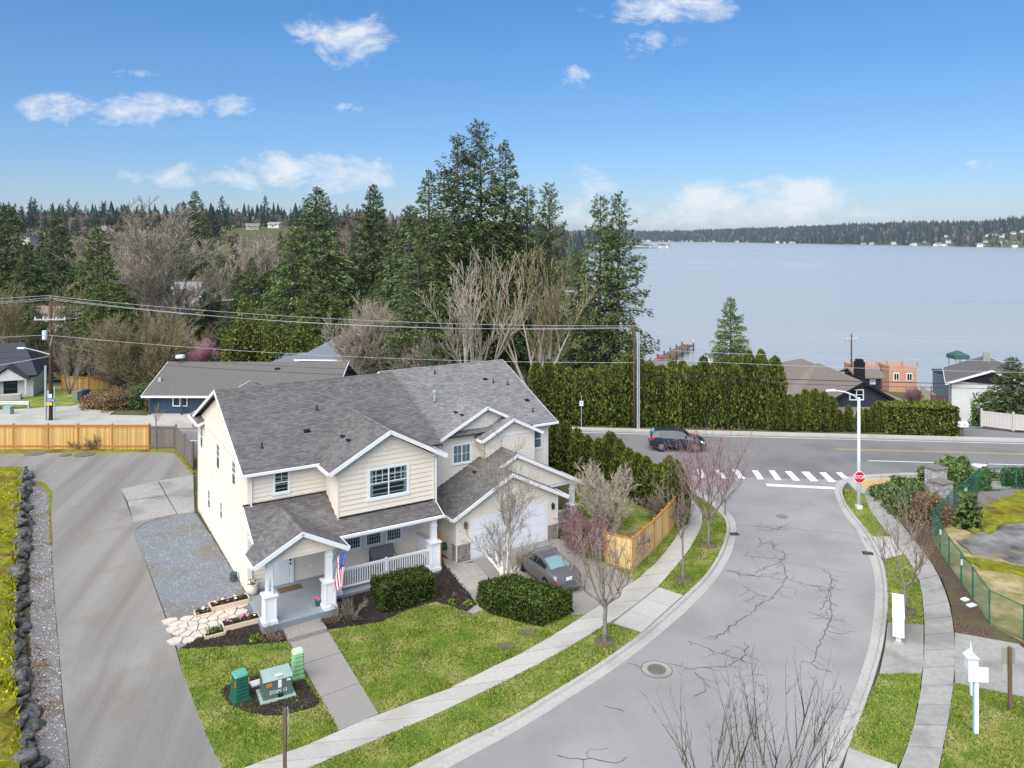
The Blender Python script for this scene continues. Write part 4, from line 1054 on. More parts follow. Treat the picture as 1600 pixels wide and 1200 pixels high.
# ================================================================ vegetation
def frusta(P0, P1, R0, R1, k=4):
    P0, P1 = np.asarray(P0, float), np.asarray(P1, float); R0, R1 = np.asarray(R0, float), np.asarray(R1, float)
    d = P1 - P0; L = np.linalg.norm(d, axis=1, keepdims=True); d = d / np.maximum(L, 1e-6)
    ref = np.where(np.abs(d[:, 2:3]) > .9, np.array([[1., 0, 0]]), np.array([[0, 0, 1.]]))
    x = np.cross(d, ref); x /= np.maximum(np.linalg.norm(x, axis=1, keepdims=True), 1e-6); y = np.cross(d, x)
    n = len(P0); V = np.empty((n, 2 * k, 3))
    for j in range(k):
        a = 2 * math.pi * j / k; c = x * math.cos(a) + y * math.sin(a)
        V[:, j] = P0 + c * R0[:, None]; V[:, k + j] = P1 + c * R1[:, None]
    b = (np.arange(n) * 2 * k)[:, None]
    F = np.concatenate([b + np.array([[j, (j + 1) % k, k + (j + 1) % k, k + j]]) for j in range(k)], axis=0)
    return V.reshape(-1, 3), F
def cards(C, D, L, Wd, rng, flat=None):
    """diamond leaves: centre C, axis D, length L, width Wd"""
    n = len(C); r = rng.normal(size=(n, 3))
    if flat is not None: r = r * (1 - flat) + np.cross(D, np.array([0, 0, 1.])) * flat * 2
    x = r - D * (r * D).sum(1, keepdims=True); x /= np.maximum(np.linalg.norm(x, axis=1, keepdims=True), 1e-6)
    L = np.broadcast_to(L, (n,))[:, None]; Wd = np.broadcast_to(Wd, (n,))[:, None]
    V = np.stack([C - D * L * .5, C + x * Wd * .5 - D * L * .05, C + D * L * .5, C - x * Wd * .5 - D * L * .05], axis=1)
    F = np.arange(4 * n).reshape(n, 4)
    return V.reshape(-1, 3), F
def unit(v): return v / np.maximum(np.linalg.norm(v, axis=-1, keepdims=True), 1e-9)
M['fir'] = leaf_mat('fir_needles', (.045, .07, .025), (.135, .175, .06), .5)
M['fir2'] = leaf_mat('cedar_needles', (.05, .08, .022), (.15, .195, .052), .5)
M['firfar'] = leaf_mat('distant_fir_needles', (.017, .032, .020), (.048, .072, .038), .4)
M['thuja'] = leaf_mat('arborvitae_leaves', (.052, .08, .012), (.155, .17, .028), .42, (.20, .155, .035))
M['thuja_pale'] = leaf_mat('pale_arborvitae', (.06, .088, .013), (.175, .185, .03), .42, (.24, .18, .035))  # slightly lighter leaf green, varying from plant to plant
M['box'] = leaf_mat('hedge_leaves', (.02, .045, .006), (.095, .125, .022), .6, (.20, .19, .05))
M['rhodo'] = leaf_mat('rhododendron_leaves', (.045, .085, .02), (.15, .21, .06), .5)
M['brush'] = leaf_mat('bare_brush', (.16, .10, .05), (.30, .20, .11), .4)
M['core'] = pm('shade_core', (.012, .018, .006), None, rough=1.0, spec=0)  # near-black green, painted stand-in for the shade inside foliage
M['twig'] = leaf_mat('bare_twigs', (.17, .135, .10), (.30, .25, .185), .3)
M['twigdark'] = leaf_mat('dark_bare_twigs', (.085, .065, .05), (.16, .125, .10), .3)
M['twiggrey'] = leaf_mat('pale_bare_twigs', (.30, .255, .20), (.46, .40, .32), .3)
M['twigolive'] = leaf_mat('olive_bare_twigs', (.16, .135, .07), (.29, .25, .13), .3)
M['twigpink'] = leaf_mat('budding_pink_twigs', (.21, .125, .12), (.34, .21, .215), .35)
M['pinkbud'] = leaf_mat('pink_buds', (.30, .13, .155), (.52, .29, .33), .3)
M['budolive'] = leaf_mat('olive_buds', (.22, .19, .06), (.36, .31, .12), .3)
M['dirtring'] = pm('bare_soil_ring', (.10, .075, .055), (.16, .125, .095), 9, .95, .6, 25, spec=.1)

def conifer_data(seed, h, rad, nb=210, per=34, z0=.08, card=.55, gap=0.0, droop=.32, prof=.85, upper=.0, ragged=.3):
    rng = np.random.default_rng(seed); C = []; D = []; Ls = []; P0 = []; P1 = []; R0 = []; R1 = []
    tz_ = np.linspace(0, 1, 9); tr = .012 * h * (1 - tz_) ** .8 + .03
    bend = rng.normal(0, .006 * h, size=(9, 2)).cumsum(0) * .35
    def tp(t):
        i = min(7, int(t * 8)); f = t * 8 - i
        b = bend[i] * (1 - f) + bend[i + 1] * f
        return np.array([b[0], b[1], t * h])
    for i in range(8):
        P0.append(tp(tz_[i])); P1.append(tp(tz_[i + 1])); R0.append(tr[i]); R1.append(tr[i + 1])
    for b in range(nb):
        t = z0 + (1 - z0) * ((b + rng.random()) / nb) ** 1.08
        if t > .99: continue
        q = (t - z0) / (1 - z0)
        shape = (1 - q) ** prof * (1 if q > .12 else .55 + q * 3.7)
        L = rad * shape * (1 - ragged + 2 * ragged * rng.random()) + .25
        if gap and rng.random() < gap: continue
        az = rng.random() * 6.283; up = .10 + .55 * q + rng.normal(0, .13)
        dh = np.array([math.cos(az), math.sin(az), 0.0]); side = np.array([-dh[1], dh[0], 0.0])
        st_ = tp(t); k = max(5, int(per * (L / rad) ** .9 + 4))
        s = np.sqrt(rng.random(k)) * .95 + .05
        curve = up * s - droop * (1.2 - q) * s * s * 1.6
        pos = st_ + dh * (L * s)[:, None] + np.array([0, 0, 1.]) * (L * curve)[:, None]
        lat = rng.normal(0, 1, k) * L * .24 * (1.1 - s)
        pos = pos + side * lat[:, None] + rng.normal(0, .06 * card, (k, 3)); pos[:, 2] += rng.normal(0, .055, k) * L; pos[:, 2] -= np.abs(rng.normal(0, .55, k)) * card * (1.2 - s) + np.abs(rng.normal(0, .12, k)) * card
        dr = unit(dh[None] * .9 + side * np.sign(lat)[:, None] * .55 + np.array([0, 0, -.42]) + rng.normal(0, .3, (k, 3)))
        C.append(pos); D.append(dr); Ls.append(card * (.7 + .7 * rng.random(k)) * (.55 + .45 * (1 - q)))
        if L > 1.0 and b % 2 == 0:
            e = st_ + dh * L * .8 + np.array([0, 0, L * (up * .8 - droop * (1.2 - q) * .64 * 1.6)]); mid = st_ + dh * L * .4 + np.array([0, 0, L * (up * .4 - droop * (1.2 - q) * .16 * 1.6)])
            r = .012 * L + .015; P0 += [st_, mid]; P1 += [mid, e]; R0 += [r * 1.4, r]; R1 += [r, r * .3]
    C = np.concatenate(C); D = np.concatenate(D); Ls = np.concatenate(Ls)
    V, F = cards(C, D, Ls * 1.1, Ls * .36, rng, .35)
    return (V, F), frusta(P0, P1, R0, R1, 5)
def tree_proto(name, crown, trunk, mc, mt, crown_name='crown'):
    """two meshes kept aside, to be shared by copies"""
    return (np_mesh(crown_name, crown[0], crown[1], mc), np_mesh('trunk', trunk[0], trunk[1], mt, True), crown_name)
def put_tree(proto, name, label, cat, loc, rz=0.0, sc=1.0, group=None, szz=None):
    t = thing(name, label, cat, loc, rz, group); s = sc if not hasattr(sc, '__len__') else sc
    t.scale = (sc, sc, szz or sc) if not hasattr(sc, '__len__') else sc
    obj('trunk', proto[1], t); obj(proto[2], proto[0], t)
    return t
# bare trees
def bare_data(seed, h, spread=.5, r0=.12, levels=4, kids=(4, 6), up=.5, trunk=.25, ratio=.62, stems=1, wig=.12, rmin=.009, twig_l=.5, buds=0, bud_s=.05, start=.3, fan=0.0, lean=(0, 0)):
    rng = np.random.default_rng(seed); P0 = []; P1 = []; R0 = []; R1 = []; tips = []
    def grow(p, d, L, r, lev):
        n = 4 if lev == 0 else 3; pts = [p]; dd = d
        for i in range(n):
            dd = unit(dd + rng.normal(0, wig, 3) + np.array([0, 0, up * .12 * (1 if lev else .3)])); q = p + dd * (L / n)
            ra, rb = max(rmin, r * (1 - .75 * i / n)), max(rmin * .8, r * (1 - .75 * (i + 1) / n))
            P0.append(p); P1.append(q); R0.append(ra); R1.append(rb); p = q; pts.append(p)
            if lev < levels and (lev > 0 or (i + 1) / n > start):
                nk = rng.integers(kids[0], kids[1] + 1) if lev < levels - 1 else rng.integers(kids[0], kids[1] + 2)
                nk = max(1, int(round(nk / (1.5 if lev else 1.2))))
                for _ in range(nk):
                    ax = unit(np.cross(dd, rng.normal(size=3)))
                    a = spread * rng.uniform(.6, 1.25); nd = unit(dd * math.cos(a) + ax * math.sin(a) + np.array([0, 0, up * .25]))
                    grow(p, nd, L * ratio * rng.uniform(.65, 1.15) * (1.0 if lev else .9), rb * rng.uniform(.55, .8), lev + 1)
        tips.append((p, dd))
    for s in range(stems):
        a = 6.283 * s / max(1, stems) + rng.uniform(-.4, .4); d0 = unit(np.array([math.cos(a) * fan + lean[0], math.sin(a) * fan + lean[1], 1.0]))
        b = np.array([0, 0, -.1])
        grow(b, d0, h * (trunk if stems == 1 else trunk * rng.uniform(.75, 1.1)), r0 * (1 if stems == 1 else rng.uniform(.6, 1)), 0)
    P0, P1, R0, R1 = map(np.array, (P0, P1, R0, R1))
    zmax = P1[:, 2].max(); k = h / zmax; P0 *= k; P1 *= k
    big = R0 > r0 * .28
    if (~big).sum() < 3: big[len(big) // 2:] = False
    tr = frusta(P0[big], P1[big], R0[big], R1[big], 6); tw = frusta(P0[~big], P1[~big], R0[~big], R1[~big], 3)
    bud = None
    if buds:
        idx = rng.integers(0, (~big).sum(), buds); t = rng.random(buds)[:, None]
        C = P0[~big][idx] * (1 - t) + P1[~big][idx] * t; bud = cards(C, unit(rng.normal(size=(buds, 3))), bud_s, bud_s * .7, rng)
    return tr, tw, bud
def vase_data(seed, h, th, width, r0=.08, limbs=5, shoots=11, tw=3, buds=0, bud_s=.05, rt=.009, wob=.05):
    """pruned street tree: short trunk, a few limbs, long upright shoots"""
    rng = np.random.default_rng(seed); P0 = []; P1 = []; R0 = []; R1 = []; Q0 = []; Q1 = []; S0 = []; S1 = []
    p = np.array([0, 0, -.1]); n = 5
    for i in range(n):
        q = np.array([rng.normal(0, .02), rng.normal(0, .02), th * (i + 1) / n]); P0.append(p); P1.append(q); R0.append(r0 * (1.15 - .3 * i / n)); R1.append(r0 * (1.15 - .3 * (i + 1) / n)); p = q
    top = p
    for l in range(limbs):
        az = 6.283 * (l + rng.uniform(-.25, .25)) / limbs; out = rng.uniform(.55, 1.0) * width * .5; p = top - np.array([0, 0, rng.uniform(0, .25)])
        dh = np.array([math.cos(az), math.sin(az), 0]); r = r0 * .55; m = 6; lh = (h - th) * rng.uniform(.38, .55)
        for i in range(m):
            t = (i + 1) / m; q = top + dh * out * (t ** .75) * .85 + np.array([0, 0, lh * t ** 1.25]) + rng.normal(0, wob, 3)
            P0.append(p); P1.append(q); R0.append(max(.02, r * (1 - .75 * i / m))); R1.append(max(.018, r * (1 - .75 * t))); p = q
            if t > .25:
                for _ in range(max(1, int(shoots / 4.5 * (.6 + t)))):
                    d = unit(dh * rng.uniform(-.15, .55) + np.array([rng.normal(0, .22), rng.normal(0, .22), 1.0])); L = (h - q[2]) * rng.uniform(.55, 1.05); a = q; k = 4
                    for j in range(k):
                        d = unit(d + rng.normal(0, .05, 3)); b = a + d * L / k; Q0.append(a); Q1.append(b); S0.append(max(rt, .018 * (1 - j / k))); S1.append(max(rt * .7, .018 * (1 - (j + 1) / k)))
                        for _ in range(tw):
                            if rng.random() < .55:
                                e = unit(d + rng.normal(0, .5, 3)); f = b + e * L * rng.uniform(.08, .25); Q0.append(b); Q1.append(f); S0.append(rt); S1.append(rt * .6)
                        a = b
    tr = frusta(*map(np.array, (P0, P1, R0, R1)), 7); tw_ = frusta(*map(np.array, (Q0, Q1, S0, S1)), 3); bud = None
    if buds:
        Q0 = np.array(Q0); Q1 = np.array(Q1); idx = rng.integers(0, len(Q0), buds); t = rng.random((buds, 1)); bud = cards(Q0[idx] * (1 - t) + Q1[idx] * t, unit(rng.normal(size=(buds, 3))), bud_s, bud_s * .7, rng)
    return tr, tw_, bud
def put_bare(data, name, label, cat, loc, mt, mtw, rz=0.0, sc=1.0, group=None, mb=None, meshes=None):
    if meshes is None:
        tr, tw, bud = data
        meshes = [('trunk', np_mesh('trunk', *tr, mt, True)), ('crown', np_mesh('crown', *tw, mtw))]
        if bud: meshes.append(('buds', np_mesh('buds', *bud, mb)))
    t = thing(name, label, cat, loc, rz, group); t.scale = (sc, sc, sc) if not hasattr(sc, '__len__') else sc
    for n, me in meshes:
        obj(n, me, t, kind='stuff' if n == 'buds' else None)
    return t, meshes
# leafy solids
def column_data(seed, h, r, n=1500, card=.16, tip=.55):
    rng = np.random.default_rng(seed); z = rng.random(n) ** .85; a = rng.random(n) * 6.283
    prof = np.where(z < tip, .85 + .15 * np.sin(z / tip * 2.2), np.sqrt(np.maximum(0, 1 - ((z - tip) / (1 - tip)) ** 1.5)))
    lump = 1 + .16 * np.sin(a * 3 + seed) * np.sin(z * 9 + seed * 2) + rng.normal(0, .06, n)
    rr = r * prof * lump * (1 - .25 * rng.random(n) ** 3)
    C = np.stack([rr * np.cos(a), rr * np.sin(a), z * h * (1 + rng.normal(0, .01, n))], 1)
    D = unit(np.stack([np.cos(a) * .45, np.sin(a) * .45, np.full(n, .9)], 1) + rng.normal(0, .28, (n, 3)))
    s = card * (.6 + .9 * rng.random(n)); crown = cards(C, D, s * 1.4, s * .75, rng)
    mb = MB(); prof2 = [(max(.02, r * .8 * (1 if t < tip else math.sqrt(max(0, 1 - ((t - tip) / (1 - tip)) ** 1.5)))), t * h * .97) for t in (0.02, .2, .45, .6, .75, .88, .96, 1.0)]
    mb.lathe((0, 0, 0), prof2, 9)
    return crown, mb
def leafy(seed, fn_pts, card, mat, core):
    pass
def box_hedge(name, label, cat, poly, h, mat, n, card, seed, zoff=0.0, group=None, rounded=.25):
    """clipped hedge over a ground polygon (world points)"""
    rng = np.random.default_rng(seed); cx = sum(p[0] for p in poly) / len(poly); cy = sum(p[1] for p in poly) / len(poly)
    z = hz(cx, cy) + zoff; t = thing(name, label, cat, (cx, cy, z), 0, group); P = np.array([(p[0] - cx, p[1] - cy) for p in poly])
    mb = MB(); s = .93
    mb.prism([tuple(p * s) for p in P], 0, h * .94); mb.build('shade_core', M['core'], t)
    seg = np.roll(P, -1, 0) - P; ln = np.linalg.norm(seg, axis=1); per = ln.sum(); area = area2([tuple(p) for p in P])
    ns = int(n * per * h / (per * h + area)); C = []; D = []
    idx = rng.choice(len(P), ns, p=ln / per); tt = rng.random(ns)[:, None]; xy = P[idx] + seg[idx] * tt
    nrm = np.stack([seg[idx][:, 1], -seg[idx][:, 0]], 1) / ln[idx][:, None]
    if np.mean((nrm * xy).sum(1)) < 0: nrm = -nrm
    zz = h * rng.random(ns); ins = rounded * np.maximum(0, (zz / h - .75) / .25) ** 2 * .4
    wob = .05 * np.sin(xy[:, 0] * 3.1 + zz * 4) + .04 * np.sin(xy[:, 1] * 4.7 - zz * 3) + rng.normal(0, .035, ns)
    xy = xy + nrm * (wob - ins)[:, None]
    C.append(np.c_[xy, zz]); D.append(unit(np.c_[nrm * .6, np.full(ns, .5)] + rng.normal(0, .45, (ns, 3))))
    nt_ = n - ns; pts = []
    lo, hi = P.min(0), P.max(0); pl = [tuple(p) for p in P]
    while len(pts) < nt_:
        x, y = rng.uniform(lo[0], hi[0]), rng.uniform(lo[1], hi[1])
        if pt_in(pl, x, y): pts.append((x, y))
    pts = np.array(pts); zt = h + .06 * np.sin(pts[:, 0] * 2.3) * np.cos(pts[:, 1] * 2.9) + rng.normal(0, .05, nt_)
    C.append(np.c_[pts, zt]); D.append(unit(rng.normal(0, .6, (nt_, 3)) + np.array([0, 0, .5])))
    C = np.concatenate(C); D = np.concatenate(D); s_ = card * (.6 + .9 * rng.random(len(C)))
    obj('foliage', np_mesh('foliage', *cards(C, D, s_ * 1.3, s_ * .85, rng), mat), t)
    return t
def mound_data(seed, rx, ry, h, n, card, lump=.22):
    rng = np.random.default_rng(seed); v = unit(rng.normal(size=(n, 3))); v[:, 2] = np.abs(v[:, 2])
    l = 1 + lump * (np.sin(v[:, 0] * 5 + seed) * np.cos(v[:, 1] * 6 + seed * 1.7) + .6 * np.sin(v[:, 2] * 7 + v[:, 0] * 4)) + rng.normal(0, .07, n)
    C = v * l[:, None] * np.array([rx, ry, h]); s_ = card * (.6 + .9 * rng.random(n))
    D = unit(v * .6 + rng.normal(0, .6, (n, 3)))
    core = MB().lathe((0, 0, 0), [(rx * .78 * math.cos(a), h * .8 * math.sin(a)) for a in (0, .4, .8, 1.2, 1.5)], 10)
    return cards(C, D, s_ * 1.4, s_ * .8, rng), core
def mound(name, label, cat, loc, rx, ry, h, mat, n=900, card=.16, seed=1, group=None, lump=.22):
    cr, core = mound_data(seed, rx, ry, h, n, card, lump); t = thing(name, label, cat, loc, seed * 1.3, group)
    core.build('stems', M['core'], t); obj('foliage', np_mesh('foliage', *cr, mat), t); return t  # not real stems: solid core coloured dark as shade between the leaves
def gz(px, py, off=.05):
    x, y = G(px, py, off); return (x, y, hz(x, y) + off)
def on_terr(x, y, dz=-.05): return (x, y, terr(x, y) + dz)

# ---- clipped hedges in front of the house
box_hedge('clipped_hedge', 'small clipped box hedge right under the porch railing', 'hedge', [UV(*q) for q in ((5.15, -3.15), (5.15, -4.75), (8.0, -4.75), (8.0, -3.15))], 1.12, M['box'], 9000, .07, 11)
box_hedge('clipped_hedge', 'large clipped box hedge on the lawn beside the parked saloon car', 'hedge', [UV(*q) for q in ((9.6, -6.2), (9.6, -7.5), (11.0, -9.85), (13.1, -9.3), (11.6, -6.35))], 1.12, M['box'], 15000, .075, 12)
# ---- arborvitae
colmesh = []
for i in range(6):
    cr, core = column_data(20 + i, 1.0, .17, 2600, .032, .42 + .05 * i)
    colmesh.append((np_mesh('foliage', *cr, M['thuja'] if i % 2 else M['thuja_pale']), core.mesh('stems', M['core'])))
def column(label, loc, h, r, i, group):
    t = thing('arborvitae', label, 'hedge tree', loc, i * 1.7, group); t.scale = (r / .17, r / .17, h)
    obj('stems', colmesh[i % 6][1], t); obj('foliage', colmesh[i % 6][0], t)  # first part is the dark filler core, shade painted behind the leaves
rng = random.Random(5)
# tall hedge on the far side of the main road
i = 0; px = 838.0
while px < 1200:
    x = (px - 800) / FPX * 74.6; y = far_edge(x) + 3.0 + rng.uniform(-.25, .25)
    hh = (5.6 if px < 930 else 6.2) + rng.uniform(-.55, .55); hh += .7 if px > 1150 else 0
    column('tall arborvitae of the hedge across the main road, left of the dark house', (x, y, terr(x, y)), hh, .94 + rng.uniform(-.12, .12), i, 'tall arborvitae hedge across the main road'); i += 1
    px += rng.uniform(14.5, 19)
px = 1208.0
while px < 1385:
    x = (px - 800) / FPX * 71.5; y = far_edge(x) + 2.6 + rng.uniform(-.2, .2); hh = 3.6 + rng.uniform(-.5, .8) if px < 1300 else 2.2 + rng.uniform(-.4, .6)
    column('lower arborvitae in the row before the dark gabled house', (x, y, terr(x, y)), hh, .62 if px < 1300 else .42, i, 'low arborvitae row before the dark house'); i += 1
    px += rng.uniform(11, 15)
x0 = (1380 - 800) / FPX * 70.5; x1 = (1494 - 800) / FPX * 69.5
t_ = box_hedge('cypress_hedge', 'bushy olive green hedge at the roadside between dark house and driveway', 'hedge', [(x0, far_edge(x0) + 1.8), (x1, far_edge(x1) + 1.5), (x1, far_edge(x1) + 4.4), (x0, far_edge(x0) + 4.0)], 2.5, M['thuja'], 9000, .17, 31, rounded=.9)
# hedge between the second porch and the main road
for k, (px, py, hh, r) in enumerate([(868,742,4.2,.9),(884,748,4.3,.95),(902,752,3.9,.9),(918,756,3.7,.85),(936,760,3.5,.85),(954,763,3.6,.85),(968,768,3.3,.85),(982,775,3.2,.8),(996,782,3.2,.8),(1009,789,3.3,.85),(1022,795,3.2,.8),(1034,801,3.3,.8),(1046,806,3.6,.85),(1056,812,3.5,.8),(1064,816,3.4,.75)]):
    x, y, z = gz(px, py); column('arborvitae in the hedge behind the side lawn and cedar fence', (x, y, z), hh + rng.uniform(-.35, .35), r * .78, k, 'arborvitae hedge behind the side lawn')
# ---- street trees
def street_tree(px, py, h, seed, label, mtw, th=1.5, width=3.0, limbs=5, shoots=11, buds=0, mb=None, r0=.08, name='street_tree', ring=True, tw=3, rt=.009):
    x, y, z = gz(px, py, .08)
    d = vase_data(seed, h, th, width, r0, limbs, shoots, tw, buds, .06, rt)
    t, m_ = put_bare(d, name, label, 'tree', (x, y, z), M['bark'], mtw, mb=mb)
    if ring: MB().lathe((0, 0, -.03), [(.5, 0), (.48, .06), (.25, .1), (.05, .1)], 11).build('soil_ring', M['dirtring'], t)
    return t
street_tree(945, 1003, 4.9, 101, 'bare vase-shaped street tree in the grass strip before the driveway', M['twig'], 1.75, 3.6, 7, 10, buds=150, mb=M['pinkbud'], r0=.10)
street_tree(1067, 906, 5.0, 102, 'slim bare sapling beside the pavement, nearest the driveway apron', M['twig'], 2.3, 1.5, 4, 6, r0=.06)
street_tree(1107, 852, 6.6, 103, 'vase-shaped tree with pink budding twigs nearest the road bend', M['twigpink'], 1.6, 4.4, 7, 12, 1100, M['pinkbud'], tw=4)
street_tree(1133, 803, 4.0, 104, 'thin bare sapling leaning over the kerb at the road bend', M['twig'], .9, 3.2, 3, 6, r0=.05, ring=False)
street_tree(1414, 955, 4.6, 105, 'bare forked street tree directly behind the mailbox bank', M['twig'], 1.3, 3.0, 4, 11, 120, M['pinkbud'])
street_tree(1425, 845, 3.4, 106, 'low bare reddish shrub tree at the edge of the shrub bed', M['twig'], .3, 2.6, 5, 7, r0=.05, ring=False, name='bare_shrub')
street_tree(1060, 828, 4.4, 107, 'bare tree between the cedar fence end and the arborvitae hedge', M['twig'], 1.2, 3.0, 4, 7, r0=.05, ring=False)
# foreground trees rising from below the frame
street_tree(1115, 1330, 4.6, 108, 'bare tree top at the bottom edge, left of the pair', M['twigdark'], 1.4, 2.8, 5, 5, r0=.06, ring=False, rt=.005, tw=4)
street_tree(1225, 1350, 5.6, 109, 'bare tree top at the bottom edge, right of the pair near the kerb', M['twigdark'], 1.6, 3.8, 6, 7, 90, M['pinkbud'], r0=.06, ring=False, rt=.005, tw=4)
# birch by the garage
x, y, z = gz(786, 925)
d = bare_data(121, 8.3, .58, .16, 4, (2, 3), .42, .5, .62, 1, .10, .007, buds=900, bud_s=.06, start=.12)
put_bare(d, 'birch_tree', 'white-barked birch with fine bare twigs before the garage door', 'tree', (x, y, z), M['birch'], M['twiggrey'], mb=M['budolive'])
d = bare_data(122, 5.6, .5, .10, 4, (2, 3), .55, .45, .62, 1, .10, .007, buds=300, bud_s=.06, start=.2, lean=(.35, -.05))
tr, tw, bd = d
bt = [o for o in bpy.data.objects if o.name.startswith('birch_tree')][0]
obj('stem', np_mesh('stem', *tr, M['birch'], True), bt); obj('crown', np_mesh('crown', *tw, M['twiggrey']), bt)
# red twig shrub and tan shrubs by the second porch
def shrub(px, py, h, seed, label, mtw, buds=0, mb=None, stems=9, fan=.8, name='bare_shrub', spread=.55, lv=3, r0=.03, kids=(2, 4), rmin=.008, dz=.08):
    x, y, z = gz(px, py, dz)
    d = bare_data(seed, h, spread, r0, lv, kids, .5, .5, .6, stems, .14, rmin, buds=buds, bud_s=.07, fan=fan, start=.2)
    return put_bare(d, name, label, 'shrub', (x, y, z), M['bark'], mtw, mb=mb)[0]
shrub(922, 872, 2.5, 131, 'dense purple-pink budding shrub beside the driveway and cedar fence', M['twigpink'], 1500, M['pinkbud'], stems=11, fan=1.0, kids=(2, 3))
shrub(905, 842, 2.2, 132, 'low reddish shrub below the second porch railing', M['twigpink'], 900, M['pinkbud'], stems=9, fan=1.1)
shrub(950, 835, 5.0, 133, 'tan bare multi-stemmed shrub on the side lawn', M['twiggrey'], 400, M['budolive'], stems=8, fan=.55, lv=4, kids=(2, 3))
shrub(975, 872, 2.0, 134, 'sparse pinkish bush against the inside of the cedar fence', M['twigpink'], 600, M['pinkbud'], stems=8, fan=1.0)
shrub(1040, 815, 2.6, 135, 'brown bare brush growing along the inside of the arborvitae hedge', M['twig'], stems=8, fan=.9)
shrub(425, 1000, .75, 136, 'dry straw-coloured grass clump at the foot of the left porch pillar', M['brush'], stems=14, fan=.9, lv=1, r0=.015, name='dry_perennial')
shrub(521, 972, .6, 137, 'dry straw-coloured clump right of the porch step', M['brush'], stems=10, fan=.7, lv=1, r0=.012, name='dry_perennial')
shrub(548, 966, 1.0, 138, 'leafless twiggy shrub in the mulch below the porch railing', M['twig'], stems=6, fan=1.0, lv=2, r0=.014)
for k, (px, py, l) in enumerate(((398, 1000, 'small lime green plant in the mulch near the planter boxes'), (708, 942, 'small lime green tuft in the mulch, left of two'), (733, 945, 'small lime green tuft in the mulch beside the stone edging'))):
    mound('lime_plant', l, 'plant', gz(px, py), .22, .22, .16, M['grass'], 120, .1, 40 + k)
shrub(120, 700, 1.1, 141, 'dry shrub with pale seed heads before the cedar fence, left', M['brush'], 60, M['twiggrey'], stems=12, fan=.9, lv=2, r0=.014, name='dry_perennial')
shrub(148, 701, 1.4, 142, 'dry shrub with pale seed heads before the cedar fence, right', M['brush'], 90, M['twiggrey'], stems=12, fan=.9, lv=2, r0=.014, name='dry_perennial')
street_tree(244, 702, 3.8, 143, 'thin bare sapling before the weathered grey fence', M['twig'], 2.2, .9, 3, 4, r0=.04, ring=False)
# evergreen shrubs by the stone monument
for k, (px, py, rx, ry, h, l) in enumerate([(1395,782,1.3,1.0,.85,'round rhododendron nearest the pavement bend'), (1426,800,1.7,1.4,1.3,'largest rhododendron of the corner bed before the stone monument'), (1415,772,1.2,1.0,1.0,'rhododendron behind the largest one towards the ramp'),
                                         (1462,756,1.2,1.0,1.25,'dark green rhododendron left of the stone monument top'), (1502,750,1.8,1.1,1.25,'broad rhododendron behind the stone monument at the road'), (1510,760,1.3,1.0,1.0,'yellow-green low shrub right of the stone monument')]):
    mound('rhododendron', l, 'shrub', gz(px, py), rx, ry, h, M['rhodo'], 3600, .12, 60 + k)
mound('dome_shrub', 'brown twiggy dome-shaped shrub below the stone monument', 'shrub', gz(1452, 812), 1.45, 1.3, 1.5, M['brush'], 5200, .08, 71, lump=.05)
for k, (px0, px1) in enumerate(((1534, 1545), (1566, 1587), (1588, 1625))):
    q = [G(px0, 762), G(px1, 762), G(px1, 753), G(px0, 753)]
    box_hedge('box_shrub', ['clipped green shrub just behind the corner post of the green fence', 'square clipped green hedge block behind the green fence, left of the edge block', 'square clipped hedge block cut by the right edge'][k], 'hedge', q, 1.05, M['rhodo'], 1300, .13, 80 + k)
mound('young_pine', 'small grey-green pine behind the green fence', 'tree', gz(1512, 825), .8, .7, 1.9, M['fir2'], 500, .22, 90)
for k, (px, py) in enumerate(((1550,745),(1575,744),(1595,746))): mound('dry_shrub', 'little brown dry shrub on the verge by the main road', 'shrub', gz(px, py, .08), .45, .4, .5, M['brush'], 160, .13, 95 + k, group='dry verge shrubs')
# ================================================================ objects
def local(root, name, mb, mat, **kw): return mb.build(name, mat, root, **kw)
